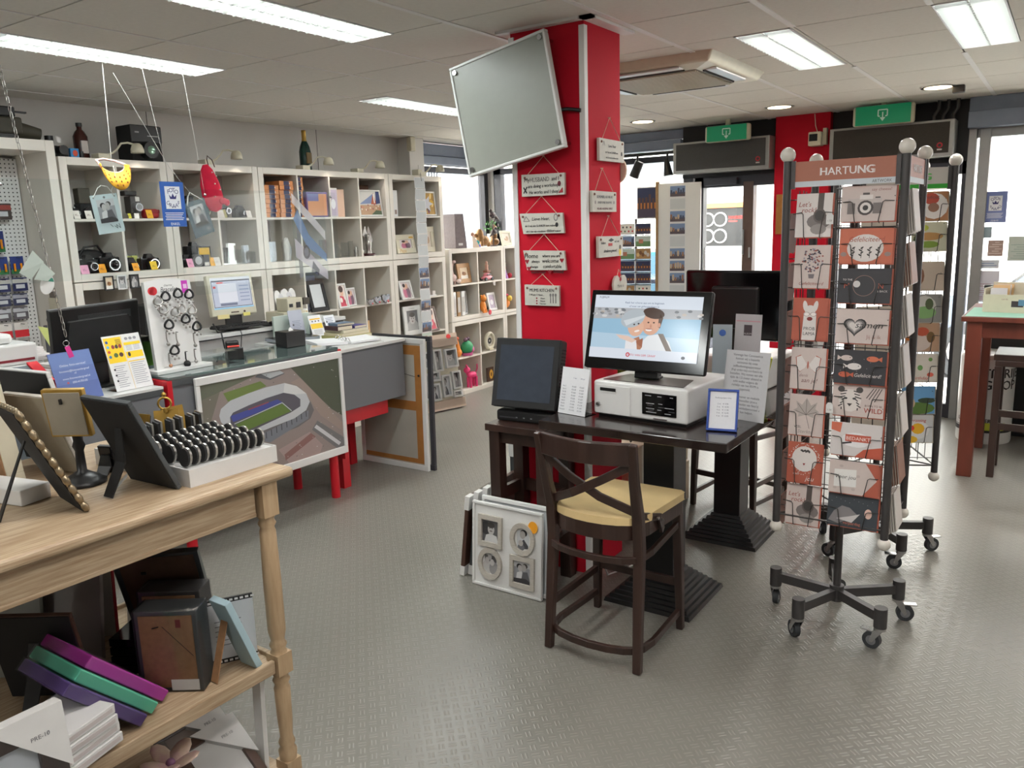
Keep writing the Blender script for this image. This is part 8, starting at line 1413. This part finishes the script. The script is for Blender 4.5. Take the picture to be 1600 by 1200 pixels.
def car(label,loc,rz,paint,rgb):
 t=thing('parked_car',label,'car',loc,rz);M(paint,rgb,.2,metal=.3,noise=.03,coat=.6);M('car_glass',(60,84,100),.08,noise=.05)
 MB(paint).prism([(-2.1,.3),(-2.1,.75),(-1.95,.92),(-1.0,1.0),(-.5,1.42),(1.2,1.45),(1.9,.98),(2.1,.9),(2.12,.3)],-.85,.85,T=UP).build('body',t,bevel=.08,seg=3)
 for s in(-1,1):
  MB('car_glass').prism([(-.9,1.0),(-.48,1.36),(.25,1.38),(.25,1.0)],s*.852,s*.858,T=UP).prism([(.32,1.0),(.32,1.38),(1.15,1.38),(1.6,1.02)],s*.852,s*.858,T=UP).build('side_window',t)
  for x in(-1.3,1.35):MB('rubber').cyl((x,s*.87,.32),(x,s*.66,.32),.33,n=20).cyl((x,s*.875,.32),(x,s*.87,.32),.2,n=14,c='chrome').build('wheel',t)
  MB((206,40,50)).box(2.05,2.13,s*.55-.15,s*.55+.15,.7,.88).build('tail_light',t);MB((230,232,234)).box(-2.13,-2.05,s*.55-.15,s*.55+.15,.6,.75).build('head_light',t)
 MB('car_glass').add([(1.28,-.7,1.42),(1.28,.7,1.42),(1.9,.72,1.02),(1.9,-.72,1.02)],[(0,3,2,1)]).add([(-.56,-.7,1.42),(-.56,.7,1.42),(-1.0,.72,1.03),(-1.0,-.72,1.03)],[(0,1,2,3)]).build('windscreen',t)
car('light blue car parked across the street, seen through the shop door',(-6.3,13.0,-.12),196,'car_blue',(60,104,130));car('dark car parked on the near side, low in the door glass',(-5.2,10.4,-.119),8,'car_dark',(40,44,56));bpy.data.objects['parked_car.001'].scale=(.8,.8,.8);car('white car parked before the big window',(.3,11.5,-.12),5,'car_white',(120,130,144));car('silver car parked beyond the postcard stands',(-11.2,12.6,-.12),12,'car_silver',(90,110,126))
t=thing('street_tree','leafy street tree beyond the front window','tree',(-8.9,15.2,-.04));MB('brown_frame').cyl((0,0,0),(0,0,3),.12,.09).build('trunk',t);b=MB('green_leaf');random.seed(9)
for k in range(900):
 a,e_,r=random.random()*6.3,random.uniform(-1.2,1.5),random.uniform(.7,1.7);c=Vector((cos(a)*cos(e_)*r,sin(a)*cos(e_)*r,3.9+sin(e_)*r*.9));u=Vector((random.uniform(-1,1),random.uniform(-1,1),random.uniform(-1,1))).normalized()*.1;v=u.cross(Vector((.3,.5,.8))).normalized()*.06;b.add([c-u,c+v,c+u,c-v],[(0,1,2,3)])
o=b.build('foliage',t);o['kind']='stuff'
NUDGE={"price_tag.001":[0.012,0.0,0.0],"price_tag.012":[0.012,0.0,0.0],"price_tag.004":[0.0,-0.006,0.0],"price_tag.007":[0.006,0.012,0.0],"price_tag.010":[0.012,0.006,0.0],"price_tag.013":[0.012,0.0,0.0],"price_tag.014":[0.012,0.0,0.0],"price_tag.016":[0.006,-0.02,0.0],"ornament_bowl":[0.045,0.0,0.0015],"silver_ornament":[0.045,0.0,0.0],"mini_photo":[0.012,-0.006,0.0],"mini_photo.001":[0.0,0.02,0.0],"coiled_cable":[0.0,0.02,0.0],"silver_ornament.001":[0.045,0.0,0.004],"easel_picture.006":[0.0,-0.02,0.0],"mini_photo.008":[-0.02,0.02,0.0],"mini_photo.009":[0.006,0.0,0.0],"mini_photo.011":[0.0,-0.02,0.0],"silver_ornament.002":[0.045,0.0,0.004],"crystal_block.002":[0.0,-0.006,0.0],"hanging_clip":[0.012,0.006,0.0],"camera_case":[-0.006,-0.045,0.0],"figurine":[0.0,0.0,0.004],"camera.002":[0.006,0.0,0.0],"camera.009":[-0.03,0.0,0.0],"panel_cable":[0.0,-0.006,0.0],"camera.005":[0.03,0.02,0.0],"crystal_block.007":[0.0,0.012,0.0],"camera.006":[0.03,0.0,0.0],"computer_mouse":[0.0,0.0,0.004],"brochure_stand.001":[0.0,0.0,0.0015],"yellow_sign":[0.006,-0.006,0.0],"brochure_stand":[0.0,0.0,0.0015],"dark_jar":[0.0,0.0,0.004],"framed_photo.009":[0.0,0.0,0.004],"blue_price_sign":[0.0,0.0,0.0015],"slide_box.017":[0.0,0.012,0.0],"slide_box.021":[0.0,0.012,0.0],"slide_box.022":[0.0,0.012,0.0],"slide_box.023":[0.0,0.012,0.0],"framed_photo.010":[0.02,0.0,0.0],"film_carton":[0.0,0.0,0.009],"film_carton.001":[0.0,0.0,0.009],"paper_cutter":[0.03,0.03,0.0015],"brochure_stand.002":[0.006,0.0,0.0015],"ring_clock":[0.0,0.0,0.004],"camera_bag.001":[0.0,0.0,0.004],"price_card":[0.0,0.0,0.0015],"lion_figure":[0.0,0.0,0.009],"film_strip_picture":[0.036,-0.006,0.0],"heart_photo":[0.045,0.02,0.0],"heart_photo.001":[0.0,0.0,0.004],"framed_photo.008":[0.03,0.0,0.0],"booklet":[0.0,0.0,0.004],"doll_figure":[0.0,0.006,0.0],"boxed_picture.001":[0.006,0.0,0.0],"tiger_figure":[0.045,0.0,0.0],"camera.004":[-0.012,0.045,0.0],"seated_buddha":[0.0,0.0,0.009],"counter_sign":[0.0,0.0,0.0015],"figurine.001":[0.0,0.0,0.004],"white_book":[0.0,0.006,0.0],"framed_photo.012":[0.03,0.0,0.0],"blue_picture":[0.012,0.012,0.0],"box_picture":[-0.012,0.02,0.0],"toy_dog":[0.0,-0.012,0.0],"box_picture.001":[0.03,-0.045,0.0],"framed_photo.007":[0.03,0.0,0.0],"flat_carton":[-0.006,0.0,0.022],"camera_bag":[0.0,0.0,0.009],"green_folder":[0.0,0.0,0.004],"flyer_stand":[0.0,0.0,0.0015],"framed_photo.011":[0.02,0.0,0.0],"easel_picture.007":[-0.03,0.03,0.0],"potted_plant":[0.006,0.0,0.0],"blue_folder":[0.0,0.0,0.0015],"paper_pile":[0.0,0.012,0.0],"tall_poster":[-0.006,0.0,0.0],"orange_box":[-0.03,0.0,0.0],"monitor_cable":[0.0,-0.006,0.0],"wrapped_board.002":[-0.06,-0.05,0.0],"white_board":[0.0,0.0,0.004],"brown_picture":[0.0,0.0,0.018],"clear_folder":[0.0,0.0,0.009],"computer_monitor":[-0.02,0.02,0.004],"carton.028":[0.0,0.0,0.0015],"carton.030":[0.0,0.0,0.0015],"keyboard":[0.006,0.012,0.018],"wrapped_board.003":[0.012,0.0,0.0],"wrapped_picture":[0.0,0.0,0.004],"wrapped_picture.001":[0.0,0.0,0.004],"wrapped_picture.002":[0.0,0.0,0.004],"wrapped_picture.003":[-0.006,0.0,0.004],"white_tray":[0.0,0.006,0.0],"touch_screen":[0.0,0.0,0.004],"collection_drum":[0.0,0.0,0.0015],"photo_collage":[0.0,0.0,0.009]}
for k,v in NUDGE.items():
 o=bpy.data.objects.get(k)
 if o and o.parent is None:o.location=Vector(o.location)+Vector(v)
